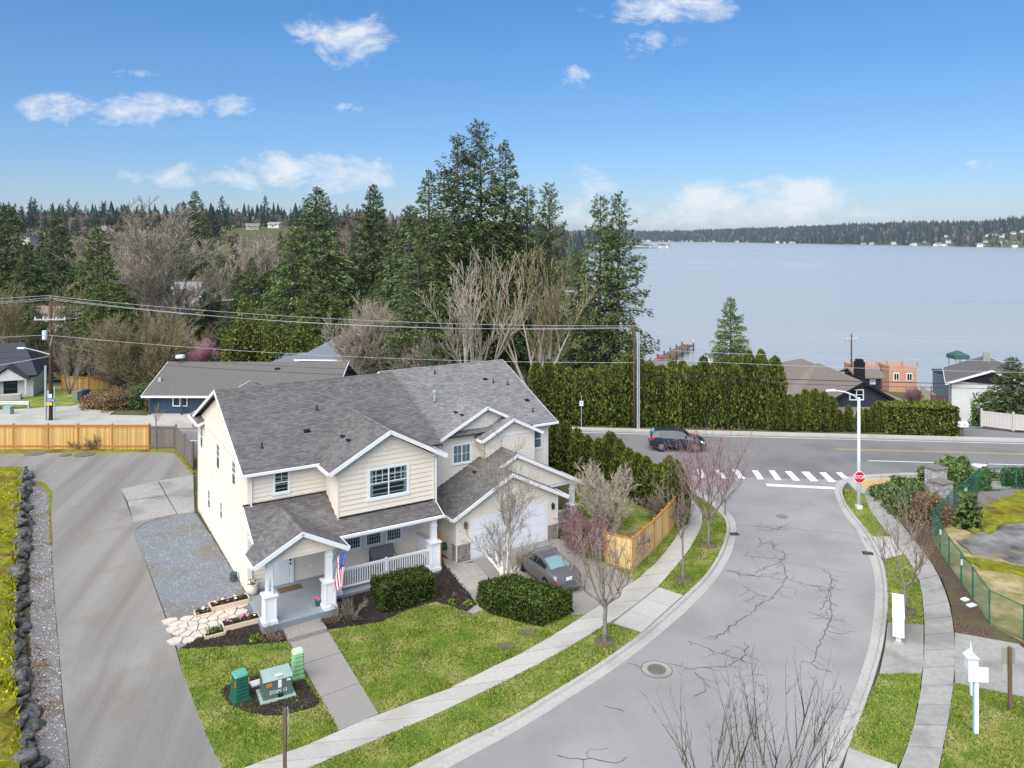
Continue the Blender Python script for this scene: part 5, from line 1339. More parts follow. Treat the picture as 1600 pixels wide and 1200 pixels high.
# ---------------------------------------------------------------- fences
def board_fence(name, label, pts, h, mats, posts, step=.145, ground=None, cap=True, rail_mid=False, postmat=None, top=None, out=1, zmid=.35):
    """pts: ground polyline (world), posts at vertices"""
    x0, y0 = pts[0]; gf = ground or (lambda x, y: hz(x, y))
    root = thing(name, label, 'fence', (x0, y0, gf(x0, y0)))
    z0 = gf(x0, y0)
    pk = MB().box((0, 0, h / 2), (step - .008, .02, h)).mesh('picket', mats[0])
    for (a, b) in zip(pts, pts[1:]):
        d = Vector((b[0] - a[0], b[1] - a[1])); L = d.length; n = max(1, round(L / step)); ang = math.atan2(d.y, d.x); nrm = Vector((-d.y, d.x)).normalized() * out
        za, zb = gf(*a) - z0, gf(*b) - z0; A = Vector((a[0] - x0, a[1] - y0, za)); B = Vector((b[0] - x0, b[1] - y0, zb))
        rails = [h - .06, zmid] if not rail_mid else [h - .06, h * .5, zmid]
        for r_ in rails:
            o = Vector((nrm.x, nrm.y, 0)) * -.04
            MB().bar(A + o + Vector((0, 0, r_)), B + o + Vector((0, 0, r_)), .05, .11).build('rail', mats[1], root)
        if cap: MB().bar(A + Vector((0, 0, h + .03)), B + Vector((0, 0, h + .03)), .13, .04).build('top_rail', mats[1], root)
        for i in range(n):
            t = (i + .5) / n; p = A.lerp(B, t); o = obj('picket', pk, root); o.location = (p.x, p.y, p.z + .04 + (0 if not top else top * math.sin(t * 9))); o.rotation_euler = (0, 0, ang)
    for p in pts:
        z = gf(*p) - z0; q = MB().box((p[0] - x0, p[1] - y0, z + h / 2 + .06), (.12, .12, h + .16)).build('post', postmat or mats[1], root)
        MB().add([(p[0] - x0 + sx * .08, p[1] - y0 + sy * .08, z + h + .14) for sx, sy in ((-1, -1), (1, -1), (1, 1), (-1, 1))] + [(p[0] - x0, p[1] - y0, z + h + .2)], [(0, 1, 4), (1, 2, 4), (2, 3, 4), (3, 0, 4)]).build('post_cap', postmat or mats[1], q)
    return root
fy = [G(px, 703)[0:2] for px in (-38, 21, 75, 122, 175, 233)]
board_fence('cedar_fence', 'new golden cedar fence with red-brown posts behind the driveway', fy, 2.05, (M['cedar_obj'], M['cedarframe']), True)
M['grey_obj'] = obj_var(M['greyboard'], .25)
board_fence('weathered_fence', 'weathered grey board fence running from the cedar fence to the house', [G(234.5, 703), G(275, 703), G(289, 719), G(301, 733)], 1.95, (M['grey_obj'], M['greyboard']), True, cap=False, postmat=M['wood'])
fr_ = [G(946, 882), G(989, 893), G(1006, 876), G(1022, 861), G(1034, 847), G(1045, 835), G(1053, 824), G(1060, 814)]
board_fence('side_fence', 'pale new cedar fence stepping along the pavement round the side lawn', fr_, 1.75, (obj_var(pm('pale_cedar', (.66, .44, .17), (.74, .53, .24), 3, .8, .2, 30, stretch=(5, 5, .5)), .12), M['cedarframe']), True, cap=True, out=-1)
x, y, z = gz(689, 884, .0)
MB().box((0, 0, 1.0), (.13, .13, 2.0)).build('wooden_post', M['cedarframe'], label='square reddish wooden post between porch end and garage', cat='post').location = (x, y, z - .1)
# ---------------------------------------------------------------- rock wall with mossy bank
bank_edge = [(40,742),(36,760),(33,790),(31,830),(30,880),(26,940),(24,1000),(28,1060),(36,1120),(40,1180),(44,1260)]
be = catmull(GP(bank_edge), 4)
def bankz(x, y): return hz(x, y)
bank = sheet('mossy_bank', [(p[0] - .25, p[1]) for p in be] + [(be[-1][0] - 9, be[-1][1]), (be[0][0] - 14, be[0][1]), ], .62, M['moss'], lump=.35, fine=.8, skirt=.9)
rw = thing('rock_wall', 'low dry-stacked wall of dark boulders holding the mossy bank', 'wall', (be[0][0], be[0][1], 0))
rng = random.Random(77); Bp = resample(be, 84)
def rock_mesh(seed, r):
    rg = random.Random(seed); bm = bmesh.new(); bmesh.ops.create_icosphere(bm, subdivisions=3, radius=1.0)
    o = Vector((rg.random() * 50, rg.random() * 50, rg.random() * 50))
    for v in bm.verts:
        n = v.co.normalized(); k = 1 + .45 * mnoise.noise(n * 1.3 + o) + .22 * mnoise.noise(n * 2.7 + o) + .08 * mnoise.noise(n * 7 + o); v.co = n * k * r
        v.co.z *= .78
    me = bpy.data.meshes.new('boulder'); bm.to_mesh(me); bm.free(); me.materials.append(M['rock']); me.polygons.foreach_set('use_smooth', [True] * len(me.polygons)); return me
rocks = [rock_mesh(i, 1.0) for i in range(9)]
for i, p in enumerate(Bp):
    for lay in range(2):
        s = rng.choice((.18, .24, .3, .38, .5)) * rng.uniform(.8, 1.15) * (1 if lay == 0 else .8)
        o = obj('boulder', rocks[rng.randrange(9)], rw); o.location = (p[0] - be[0][0] + rng.uniform(-.12, .3) - lay * .22, p[1] - be[0][1] + rng.uniform(-.25, .25), hz(*p) + .10 + lay * .40 + rng.uniform(-.1, .1))
        o.rotation_euler = (rng.uniform(-.4, .4), rng.uniform(-.4, .4), rng.uniform(0, 6.28)); o.scale = (s, s * rng.uniform(.75, 1.15), s * rng.uniform(.7, 1.0))
gsb = GP([(-60,752),(36,752),(28,830),(24,940),(22,1050),(34,1200),(-60,1260)])
grass('moss_tufts', gsb, .62, 170, 'bright yellow-green moss and tufts on the left bank', h=.14, w=.06, mat=leaf_mat('moss_tufts', (.20, .21, .01), (.36, .36, .02), .35, (.24, .14, .03)), seed=44)
# leaf litter and stones on the gravel strip
rng = random.Random(9); V = []; F = []
for (x, y) in scatter(GP([(46,1000),(70,1020),(80,1100),(66,1160),(50,1170)]), 45, rng):
    a = rng.uniform(0, 6.28); s = rng.uniform(.03, .07); z = hz(x, y) + .06 + rng.uniform(0, .04); b = len(V)
    V += [(x + s * math.cos(a + k * 1.57), y + s * .7 * math.sin(a + k * 1.57), z + rng.uniform(-.015, .015)) for k in range(4)]; F.append((b, b + 1, b + 2, b + 3))
obj('leaf_litter', np_mesh('leaf_litter', V, F, leaf_mat('dead_leaves', (.16, .07, .03), (.32, .15, .07), .4)), kind='stuff', label='rusty dead leaves drifted against the rock wall', cat='leaves')
def pebbles(name, poly, off, dens, rmin, rmax, mat, label, seed):
    rg = random.Random(seed); V = []; F = []
    for (x, y) in scatter(poly, dens, rg):
        r = rg.uniform(rmin, rmax); z = hz(x, y) + off; b = len(V); a0 = rg.uniform(0, 6.28)
        V += [(x + r * math.cos(a0 + k * 2.094), y + r * math.sin(a0 + k * 2.094), z - .005) for k in range(3)] + [(x + rg.uniform(-.3, .3) * r, y + rg.uniform(-.3, .3) * r, z + r * .8)]
        F += [(b, b + 1, b + 3), (b + 1, b + 2, b + 3), (b + 2, b, b + 3)]
    obj(name, np_mesh(name, V, F, mat), kind='stuff', label=label, cat='gravel')
stonem = pm('loose_stones', (.20, .20, .205), (.42, .42, .42), 3, .95, island=.5)
pebbles('gravel', GP([(212,838),(226,820),(300,804),(330,838),(365,895),(386,934),(330,990),(280,1008),(262,970),(231,885)]), .045, 110, .02, .05, pm('blue_gravel_stones', (.17, .185, .20), (.28, .30, .32), 2, .95, island=.5), 'blue-grey crushed gravel of the parking patch beside the house', 3)
pebbles('gravel', GP([(47,760),(76,770),(80,845),(93,1040),(112,1240),(48,1240),(46,900)]), .05, 70, .02, .055, stonem, 'dark loose gravel between rock wall and driveway', 4)
pebbles('bark_chips', GP([(345,1082),(385,1062),(455,1042),(500,1098),(440,1117),(385,1112)]), .13, 240, .02, .06, pm('bark_chips', (.02, .016, .013), (.06, .045, .036), 3, .95, island=.5), 'black bark mulch round the green utility boxes', 5)
pebbles('bark_chips', GP([(511,984),(592,972),(680,939),(736,956),(735,928),(697,886),(560,930)]), .08, 160, .02, .06, bpy.data.materials['bark_chips'], 'black bark mulch of the bed before the porch', 6)
pebbles('bark_chips', GP([(286,1010),(330,988),(440,975),(450,1000),(372,1008)]), .08, 200, .02, .06, bpy.data.materials['bark_chips'], 'black bark mulch below the planter boxes', 7)
V = None
# ---------------------------------------------------------------- things on the porch and by the steps (house coordinates)
def hthing(name, label, cat, u, v, z, rz=0.0, group=None):
    x, y = UV(u, v); return thing(name, label, cat, (x, y, z), TH + rz, group)
def planter(u, v, w, d, h, label, seed, flowers=True, z=-.05):
    t = hthing('planter_box', label, 'planter', u, v, z)
    for dx, dy, sx, sy in ((0, -d / 2, w, .05), (0, d / 2, w, .05), (-w / 2, 0, .05, d + .05), (w / 2, 0, .05, d + .05)):
        for k in range(2): MB().box((dx, dy, h * (.25 + .5 * k)), (sx, sy, h * .49)).build('plank', M['planter'], t)
    MB().box((0, 0, h - .06), (w - .05, d - .05, .06)).build('soil', M['mulch'], t)
    rg = np.random.default_rng(seed); n = 90; C = np.c_[rg.uniform(-w * .4, w * .4, n), rg.uniform(-d * .36, d * .36, n), rg.uniform(h - .02, h + .12, n)]
    obj('leaves', np_mesh('leaves', *cards(C, unit(rg.normal(size=(n, 3)) + np.array([0, 0, .6])), .13, .07, rg), M['rhodo']), t, kind='stuff')
    if flowers:
        for k in range(7 if w > 1 else 4):
            c = (rg.uniform(-w * .38, w * .38), rg.uniform(-d * .3, d * .3), h + .1)
            MB().sphere(c, rg.uniform(.05, .085), 7, 4, .6).build('flower', M['pinkfl'] if rg.random() < .6 else M['whitefl'], t)
    return t
M['pinkfl'] = pm('pink_petals', (.62, .12, .36), None, rough=.7); M['whitefl'] = pm('pale_petals', (.75, .66, .50), None, rough=.7)
planter(-1.05, -.75, 1.75, .62, .36, 'longer planter box against the porch with pink pansies, far side', 1); planter(-2.25, -.95, .75, .6, .27, 'short planter box with pink flowers, far side at gravel', 2, z=-.08)
planter(-.95, -2.75, 1.6, .66, .45, 'longer planter box by the left porch pillar with pink primroses', 3, z=-.22); planter(-2.15, -2.95, .85, .66, .32, 'short planter box with green herbs nearest the lawn', 4, False, z=-.22)
# flagstones between the planters
fs = thing('stone_path', '', ''); del fs['label']; del fs['category']; fs['kind'] = 'structure'
rg = random.Random(21); fp = GP([(266,972),(330,962),(380,945),(388,958),(352,972),(320,990),(278,1012)])
pts = []
for _ in range(900):
    x_, y_ = rg.uniform(min(p[0] for p in fp), max(p[0] for p in fp)), rg.uniform(min(p[1] for p in fp), max(p[1] for p in fp))
    if pt_in(fp, x_, y_) and all((x_ - a) ** 2 + (y_ - b) ** 2 > .36 ** 2 for a, b in pts): pts.append((x_, y_))
for i, (x_, y_) in enumerate(pts):       # Voronoi cells as stones
    j0 = rg.uniform(0, 1); c = [(x_ + rg.uniform(.3, .42) * math.cos(a * 1.047 + j0), y_ + rg.uniform(.26, .36) * math.sin(a * 1.047 + j0)) for a in range(6)]
    for j, (a, b) in enumerate(pts):
        if j == i or (a - x_) ** 2 + (b - y_) ** 2 > 1.4: continue
        mx_, my_ = (a + x_) / 2, (b + y_) / 2; dx, dy = a - x_, b - y_; l = math.hypot(dx, dy); dx /= l; dy /= l; out = []
        for k in range(len(c)):
            p, q = c[k], c[(k + 1) % len(c)]; dp = (p[0] - mx_) * dx + (p[1] - my_) * dy + .025; dq = (q[0] - mx_) * dx + (q[1] - my_) * dy + .025
            if dp <= 0: out.append(p)
            if (dp < 0) != (dq < 0): t = dp / (dp - dq); out.append((p[0] + t * (q[0] - p[0]), p[1] + t * (q[1] - p[1])))
        c = out
        if len(c) < 3: break
    if len(c) >= 3: MB().prism(c, hz(x_, y_) - .02, hz(x_, y_) + .085 + rg.uniform(-.008, .008)).build('flagstone', M['flag_obj'] if 'flag_obj' in M else M['flagstone'], fs)
t = hthing('flower_pot', 'cream glazed pot with pale flowers at the left end of the porch', 'pot', .12, -.42, .18)
MB().lathe((0, 0, 0), [(.17, 0), (.25, .2), (.27, .42), (.24, .5), (.27, .54), (.22, .54), (.2, .48)], 14).build('pot', pm('cream_glaze', (.72, .68, .58), None, rough=.35), t, True)
rgn = np.random.default_rng(5); C = rgn.normal(0, .1, (60, 3)) + np.array([0, 0, .58]); obj('leaves', np_mesh('leaves', *cards(C, unit(rgn.normal(size=(60, 3))), .12, .08, rgn), M['rhodo']), t, kind='stuff')
for k in range(6): MB().sphere((rgn.normal(0, .09), rgn.normal(0, .09), .66), .05, 7, 4).build('flower', M['whitefl'], t)
t = hthing('flower_pot', 'small green pot with magenta flowers behind the right porch pillar', 'pot', 2.5, -3.25, .18)
MB().lathe((0, 0, 0), [(.1, 0), (.15, .24), (.13, .26)], 10).build('pot', M['dplast'], t); 
for k in range(7): MB().sphere((rgn.normal(0, .06), rgn.normal(0, .06), .36 + rgn.normal(0, .04)), .055, 7, 4).build('flower', M['pinkfl'], t)
mt = MB().box((0, 0, .01), (1.15, .55, .02)); o = mt.build('doormat', pm('coir_mat', (.13, .085, .04), (.22, .15, .07), 14, .95, .5, 60), label='brown coir doormat before the white front door', cat='doormat'); o.location = (*UV(1.85, -.75), .182); o.rotation_euler = (0, 0, TH)
# garden bench (outdoor loveseat) on the porch
t = hthing('porch_loveseat', 'grey cushioned loveseat with thin black frame on the porch', 'seat', 6.75, -1.05, .18)
fabric = pm('grey_outdoor_fabric', (.13, .13, .135), (.17, .17, .175), 20, .95)
MB().box((0, 0, .40), (1.3, .62, .14)).build('seat', fabric, t); b = MB().box((0, 0, 0), (1.3, .13, .72)).build('backrest', fabric, t); b.location = (0, .33, .74); b.rotation_euler = (-.22, 0, 0)
for sx in (-1, 1):
    MB().tube([(sx * .68, -.3, 0), (sx * .68, -.28, .6), (sx * .68, .32, .66), (sx * .68, .42, .95)], .022, 6).build('arm', M['black'], t); MB().tube([(sx * .68, .35, 0), (sx * .68, .33, .66)], .022, 6).build('leg', M['black'], t)
# flag
t = hthing('flag', 'American flag hanging from an angled pole on the right porch pillar', 'flag', 3.02, -3.82, 0)
MB().tube([(0, 0, 2.35), (.02, -.75, 3.1)], .016, 6).build('pole', M['black'], t)
def flag_pt(a, b):      # a: 0..1 along the fly (hanging down), b: 0..1 along the hoist
    x = .05 + .30 * b + .05 * math.sin(a * 5 + b * 7) - .06 * a; y = -.70 + .38 * (1 - b) - .05 * math.sin(b * 13 + a * 3) - .05 * a; z = 3.02 - .45 * (1 - b) * .8 - 1.55 * a
    return (x, y, z)
red = pm('flag_red', (.50, .015, .05), None, rough=.8); wht = pm('flag_white', (.80, .78, .78), None, rough=.8); blu = pm('flag_blue', (.03, .065, .28), None, rough=.8)
mb = MB()
for s in range(13):
    mb.mi = 0 if s % 2 == 0 else 1
    for i in range(14):
        a0, a1 = i / 14, (i + 1) / 14; b0, b1 = 1 - s / 13, 1 - (s + 1) / 13
        mb.mi = 2 if (s < 7 and a0 < .39) else (0 if s % 2 == 0 else 1)
        P = [flag_pt(a0, b0), flag_pt(a1, b0), flag_pt(a1, b1), flag_pt(a0, b1)]; mb.add(P, [(0, 1, 2, 3)])
fl = mb.build('cloth', [red, wht, blu], t, True)
st_ = MB()
for r_ in range(5):
    for c_ in range(6):
        a, b = .03 + .345 * (c_ + .5) / 6, 1 - 7 / 13 * (r_ + .5) / 5; q = Vector(flag_pt(a, b)); e1 = (Vector(flag_pt(a + .01, b)) - q).normalized(); e2 = (Vector(flag_pt(a, b + .01)) - q).normalized(); n_ = e1.cross(e2).normalized()
        for sg in (-1, 1):
            ring = []
            for k in range(10): rr_ = .026 if k % 2 == 0 else .011; an = k * .6283; ring.append(q + n_ * .006 * sg + (e1 * math.cos(an) + e2 * math.sin(an)) * rr_)
            st_.add(ring, [tuple(range(10))])
st_.build('stars', wht, fl, kind='stuff')
# hose reel / meter at the side wall, tap bits
t = hthing('hose_bundle', 'coiled dark green hose on the gravel by the side wall', 'hose', -.32, 1.9, .05)
for k in range(4): MB().tube([(.16 * math.cos(a * .5), .16 * math.sin(a * .5), .12 + .09 * k + .02 * math.sin(a)) for a in range(13)], .035, 6).build('coil', pm('hose_%d' % k, (.05, .085, .085), None, rough=.5), t)
t = hthing('hose_bundle', 'green garden hose coiled at the garage side wall', 'hose', 10.3, -.9, .05)
for k in range(4): MB().tube([(.05 * k, .18 * math.cos(a * .5), .5 + .2 * math.sin(a * .5)) for a in range(13)], .025, 6).build('coil', M['dplast'], t)
# ---------------------------------------------------------------- utility boxes
def round_rect(w, d, r, k=3):
    out = []
    for cx, cy, a0 in ((w / 2 - r, d / 2 - r, 0), (-w / 2 + r, d / 2 - r, 90), (-w / 2 + r, -d / 2 + r, 180), (w / 2 - r, -d / 2 + r, 270)):
        for i in range(k + 1): a = R(a0 + 90 * i / k); out.append((cx + r * math.cos(a), cy + r * math.sin(a)))
    return out
def pedestal(px, py, w0, w1, h, label, mat, top, rz, slats, name, tags=False):
    x, y, z = gz(px, py, .1); t = thing(name, label, 'utility box', (x, y, z), rz)
    lo, hi = round_rect(w0, w0, .07), round_rect(w1, w1, .06)
    MB().loft([(a, b, 0) for a, b in lo], [(a, b, h * .93) for a, b in hi]).build('housing', mat, t)
    MB().loft([(a * 1.06, b * 1.06, h * .93) for a, b in hi], [(a * .95, b * .95, h) for a, b in hi]).build('lid', top, t)
    MB().loft([(a * 1.1, b * 1.1, -.03) for a, b in lo], [(a * 1.1, b * 1.1, .1) for a, b in lo]).build('base', mat, t)
    for i in range(slats):
        f = (i + .7) / slats * .88; zz = h * f; w = w0 + (w1 - w0) * f
        for k in range(4):
            for s in (-1, 1):
                o = MB().box((0, 0, 0), (w * .34, .028, .035)).build('louvre', mat, t); a = k * math.pi / 2; c = Vector((s * w * .21, -w / 2 - .006, zz)); c.rotate(Matrix.Rotation(a, 3, 'Z')); o.location = c; o.rotation_euler = (.4, 0, a)
    if tags:
        for s in (-1, 1): o = MB().box((s * w1 * .52, -w1 / 2 - .02, h * .72), (.05, .02, .26)).build('tag', M['orange'], t)
    return t
pedestal(375, 1092, .62, .50, 1.05, 'dark green louvred utility pedestal left of the transformer', M['dplast'], M['dplast_top'], TH + .1, 7, 'utility_pedestal', True)
pedestal(465, 1058, .46, .40, 1.12, 'light green louvred utility pedestal beside the front walk', M['gplast'], pm('pale_green_lid', (.48, .68, .42), None, rough=.4), TH, 6, 'utility_pedestal')
x, y, z = gz(431, 1084, .1); t = thing('transformer', 'grey-green pad transformer with white stencilled number on black mulch', 'utility box', (x, y, z), TH - .06)
MB().box((0, 0, 0), (1.35, 1.1, .12)).build('pad', M['xtop'], t)
sec = [(-.38, .05), (-.38, .75), (-.3, .86), (.30, .90), (.37, .84), (.37, .05)]      # y,z outline; front at -y
MB().loft([(-.55, a, b) for a, b in sec], [(.55, a, b) for a, b in sec]).build('cabinet', M['xformer'], t)
MB().loft([(-.56, a, b) for a, b in ((-.40, .76), (-.31, .875), (.31, .915), (.385, .85), (.30, .86), (-.28, .82), (-.36, .74))], [(.56, a, b) for a, b in ((-.40, .76), (-.31, .875), (.31, .915), (.385, .85), (.30, .86), (-.28, .82), (-.36, .74))]).build('hood', M['xtop'], t)
tx = text_obj('ZO2N 12', .17, M['signwhite'], 'stencil', t); tx.location = (.02, -.385, .3); tx.rotation_euler = (R(90), 0, 0)
MB().box((-.32, -.385, .60), (.22, .012, .15)).build('warning_label', M['orange'], t); MB().box((.08, -.385, .58), (.13, .012, .3)).build('notice', M['signwhite'], t); MB().box((.42, -.385, .66), (.14, .012, .07)).build('notice', M['signwhite'], t)
MB().box((.06, -.30, .895), (.26, .16, .01)).build('notice', M['signwhite'], t); MB().box((.1, -.39, .12), (.2, .05, .14)).build('lock_box', M['black'], t)
o = MB().box((0, 0, .04), (.55, .4, .1)).build('valve_lid', pm('pale_plastic', (.55, .56, .58), None, rough=.6), label='flat pale grey utility lid left of the transformer', cat='cover'); o.location = gz(403, 1069, .1); o.rotation_euler = (0, 0, TH)
# ---------------------------------------------------------------- posts and signs in the foreground
x, y, z = gz(445, 1238, .1)
t = thing('sign_post', 'weathered timber post with a narrow metal sign at the bottom left', 'sign', (x, y, z), 0)
MB().box((0, 0, 1.3), (.1, .1, 2.85)).build('post', M['wood'], t); s = MB().box((0, 0, 0), (.02, .55, .62)).build('sign_plate', M['galv'], t); s.location = (.09, .05, 2.3); s.rotation_euler = (0, 0, .32)
x, y, z = gz(1525, 1146, .08)
t = thing('notice_board', 'white board on a tall white post with pale blue edge', 'sign', (x, y, z), -.1)
MB().box((0, 0, 1.05), (.14, .12, 2.1)).build('post', pm('white_blue_post', (.75, .82, .85), None, rough=.5), t); MB().box((-.085, 0, 1.0), (.02, .1, 1.95)).build('post_edge', pm('pale_blue_paint', (.30, .52, .60), None), t)
MB().box((.03, -.1, 2.2), (.68, .04, .52)).build('board', M['signwhite'], t)
x, y, z = gz(1518, 1086, .08)
t = thing('bird_house', 'small white peaked box on a post behind the white board', 'post box', (x, y, z), -.1)
MB().box((0, 0, .55), (.1, .1, 1.1)).build('post', M['white'], t); MB().box((0, 0, 1.3), (.38, .3, .46)).build('box', M['white'], t)
MB().loft([(-.24, -.22, 1.52), (.24, -.22, 1.52), (0, -.22, 1.74)], [(-.24, .22, 1.52), (.24, .22, 1.52), (0, .22, 1.74)]).build('roof', M['polewhite'], t); MB().tube([(0, 0, 1.7), (0, .1, 2.1)], [.05, .005], 6).build('finial', M['polewhite'], t)
x, y, z = gz(1578, 1108, .08)
t = thing('sign_post', 'brown timber post with a grey-green sign back at the right edge', 'sign', (x, y, z), 0)
MB().box((0, 0, 1.15), (.11, .11, 2.45)).build('post', M['wood'], t); MB().box((0, .08, 2.0), (.50, .02, .62)).build('sign_plate', pm('sign_back', (.27, .29, .24), None), t); MB().box((0, .08, 1.5), (.46, .02, .34)).build('sign_plate', pm('sign_back_pale', (.38, .41, .36), None), t)
# mailbox bank, seen end on
x, y, z = gz(1404, 1008, .09); t = thing('mailbox_bank', 'long row of cream metal mailboxes on pedestals seen end-on', 'mailboxes', (x, y, z), -.455)
cream = pm('cream_mailbox_metal', (.72, .70, .60), (.68, .66, .56), 2, .45); cream_t = M['white']
for k in range(4):
    yy = .32 + k * .62
    b = MB().box((0, yy, .75), (.46, .58, .86)).build('cabinet', cream, t); MB().box((0, yy, 1.20), (.5, .61, .05)).build('lid', M['signwhite'], b)
    for j in range(5): MB().box((-.236, yy, .42 + j * .16), (.012, .5, .13)).build('mail_door', cream, b)
    MB().box((0, yy, .16), (.22, .22, .34)).build('pedestal', cream, t)
MB().box((0, .3, .02), (.4, .4, .06)).build('foot_plate', M['concrete'], t)
# ---------------------------------------------------------------- lamp post with stop sign
x, y, z = gz(1342, 795, .06); t = thing('lamp_post', 'tall pale street lamp with curved arm on the corner grass', 'street lamp', (x, y, z))
MB().tube([(0, 0, 0), (0, 0, 4), (0, 0, 7.3)], [.13, .11, .085], 10).build('pole', M['polewhite'], t, True); MB().box((0, 0, .12), (.34, .34, .26)).build('base', M['polewhite'], t)
MB().tube([(0, 0, 7.15), (-.35, 0, 7.45), (-.95, -.02, 7.68), (-1.65, -.04, 7.78)], [.055, .05, .045, .04], 8).build('arm', M['polewhite'], t, True)
MB().loft([(-1.55, -.13, 7.74), (-1.55, .08, 7.74), (-2.2, .05, 7.72), (-2.2, -.1, 7.72)], [(-1.6, -.09, 7.86), (-1.6, .05, 7.86), (-2.1, .02, 7.81), (-2.1, -.07, 7.81)]).build('lamp_head', M['polewhite'], t)
s = thing('stop_sign', 'red octagonal STOP sign fixed low on the street lamp', 'sign', (x - .03, y - .16, z + 2.12), 0)
oct_ = [(.40 * math.cos(R(22.5 + 45 * i)), .40 * math.sin(R(22.5 + 45 * i))) for i in range(8)]
MB().loft([(a, -.01, b) for a, b in oct_], [(a, .01, b) for a, b in oct_]).build('sign_border', M['signwhite'], s); MB().loft([(a * .92, -.016, b * .92) for a, b in oct_], [(a * .92, .008, b * .92) for a, b in oct_]).build('sign_plate', M['red'], s)
tx = text_obj('STOP', .33, M['signwhite'], 'lettering', s); tx.location = (0, -.022, 0); tx.rotation_euler = (R(90), 0, 0); tx.scale = (.82, 1, 1)
MB().box((0, .06, 0), (.1, .08, .1)).build('bracket', M['galv'], s)
x = 6.5; y = far_edge(x) + 1.2; t = thing('sign_post', 'thin post with small white no-parking plate before the tall hedge', 'sign', (x, y, terr(x, y)))
MB().cyl((0, 0, 0), .035, 3.1, 6).build('post', M['galv'], t); MB().box((0, -.04, 2.35), (.34, .02, .46)).build('sign_plate', M['signwhite'], t); MB().box((0, -.055, 2.4), (.07, .01, .2)).build('symbol', M['black'], t)
# ---------------------------------------------------------------- road details
def strip(name, a, b, w, mat, off, z=None, zf=hz, parent=None, label=None):
    a, b = Vector(a), Vector(b); d = (b - a); n = Vector((-d.y, d.x)).normalized() * w / 2; k = max(1, int(d.length / 4)); V = []; F = []
    for i in range(k + 1):
        p = a.lerp(b, i / k)
        for q in (p + n, p - n): V.append((q.x, q.y, zf(q.x, q.y) + off))
    for i in range(k): F.append((2 * i, 2 * i + 1, 2 * i + 3, 2 * i + 2))
    return obj(name, np_mesh(name, V, F, mat), parent)
def rdir(x, dy): return (x, far_edge(x) - dy)
strip('centre_line', rdir(27.4, 3.75), rdir(120, 3.75), .13, M['yellow'], -.008, parent=main_road); strip('centre_line', rdir(27.4, 4.0), rdir(120, 4.0), .12, M['yellow'], -.008, parent=main_road)
strip('centre_line', rdir(-120, 3.85), rdir(5, 3.85), .25, M['yellow'], -.008, parent=main_road)
strip('edge_line', rdir(28.5, 7.1), rdir(120, 7.1), .15, M['linewhite'], -.008, parent=main_road); strip('edge_line', rdir(-120, 7.1), rdir(8, 7.1), .15, M['linewhite'], -.008, parent=main_road); strip('edge_line', rdir(-120, .5), rdir(120, .5), .12, M['linewhite'], -.008, parent=main_road)
def mark(name, pts, mat=None, off=-.008, parent=None):
    P = GP(pts, off); V = [(p[0], p[1], hz(*p) + off) for p in P]; return obj(name, np_mesh(name, V, [tuple(range(len(V)))], mat or M['linewhite']), parent or road)
for q in ([(1088,733),(1097,733),(1104,747),(1094,747)],[(1116,734),(1124,734),(1136,748),(1128,748)],[(1144,734),(1153,734),(1165,748),(1155,748)],[(1175,735),(1184,735),(1194,749),(1184,749)],[(1201,735),(1210,735),(1222,750),(1212,750)],[(1226,736),(1236,736),(1251,751),(1240,751)],[(1252,737),(1264,737),(1279,752),(1267,752)],[(1280,738),(1290,738),(1307,753),(1295,753)],[(1306,738),(1315,738),(1326,747),(1316,747)]): mark('crossing_bar', q)
mark('stop_line', [(1196,755.5),(1304,761),(1305,764.5),(1199,759.5)])
mark('road_mark', [(1514,724.5),(1545,724.5),(1536,730.5),(1528,730.5)], parent=main_road)
mark('arrow_mark', [(908,676.5),(914,676.5),(914,678),(908,678)], pm('blue_paint', (.1, .2, .5), None), parent=main_road)
x, y = G(1026, 1046, -.02); mh = thing('manhole', 'round iron manhole cover in a concrete collar near the kerb', 'manhole', (x, y, hz(x, y) - .016))
MB().lathe((0, 0, 0), [(.62, 0), (.62, .006), (.4, .007), (.39, .004)], 26).build('collar', M['concrete_old'], mh); MB().lathe((0, 0, 0), [(.39, .002), (.39, .011), (.1, .013), (.01, .013)], 22).build('cover', M['iron'], mh)
mt_ = MB().lathe((0, 0, 0), [(.66, 0), (.66, .003), (.62, .004)], 26); mt_.build('seal', M['crack'], mh)
x, y = G(1222, 807, -.02); mh = thing('manhole', 'worn manhole cover in mid street towards the junction', 'manhole', (x, y, hz(x, y) - .016)); MB().lathe((0, 0, 0), [(.38, 0), (.38, .008), (.1, .01), (.01, .01)], 22).build('cover', M['asphalt2'], mh)
for k, (px, py, l) in enumerate(((1147, 834, 'black kerb drain grate at the left kerb'), (1356, 864, 'black kerb drain grate at the right kerb'))):
    x, y = G(px, py, 0); t = thing('drain_grate', l, 'drain', (x, y, hz(x, y) - .012), .1 if k == 0 else -.25); MB().box((0, 0, 0), (.55, .42, .03)).build('frame', M['black'], t)
    for i in range(6): MB().box((-.2 + i * .08, 0, .02), (.03, .36, .02)).build('bar', M['iron'], t)
for k, (px, py, w, d) in enumerate(((55, 709, 1.6, .55), (132, 711, 1.6, .55), (102, 712, .9, .35))):
    x, y = G(px, py); o = MB().lathe((0, 0, 0), [(w / 2, 0), (w / 2, .05), (w / 2 - .12, .06), (.05, .07)], 16).build('manhole', M['iron'], label=['dark round cover on the driveway before the cedar fence, left', 'dark round cover on the driveway before the cedar fence, right', 'small cover on the driveway between the two round ones'][k], cat='manhole'); o.location = (x, y, hz(x, y) + .03)
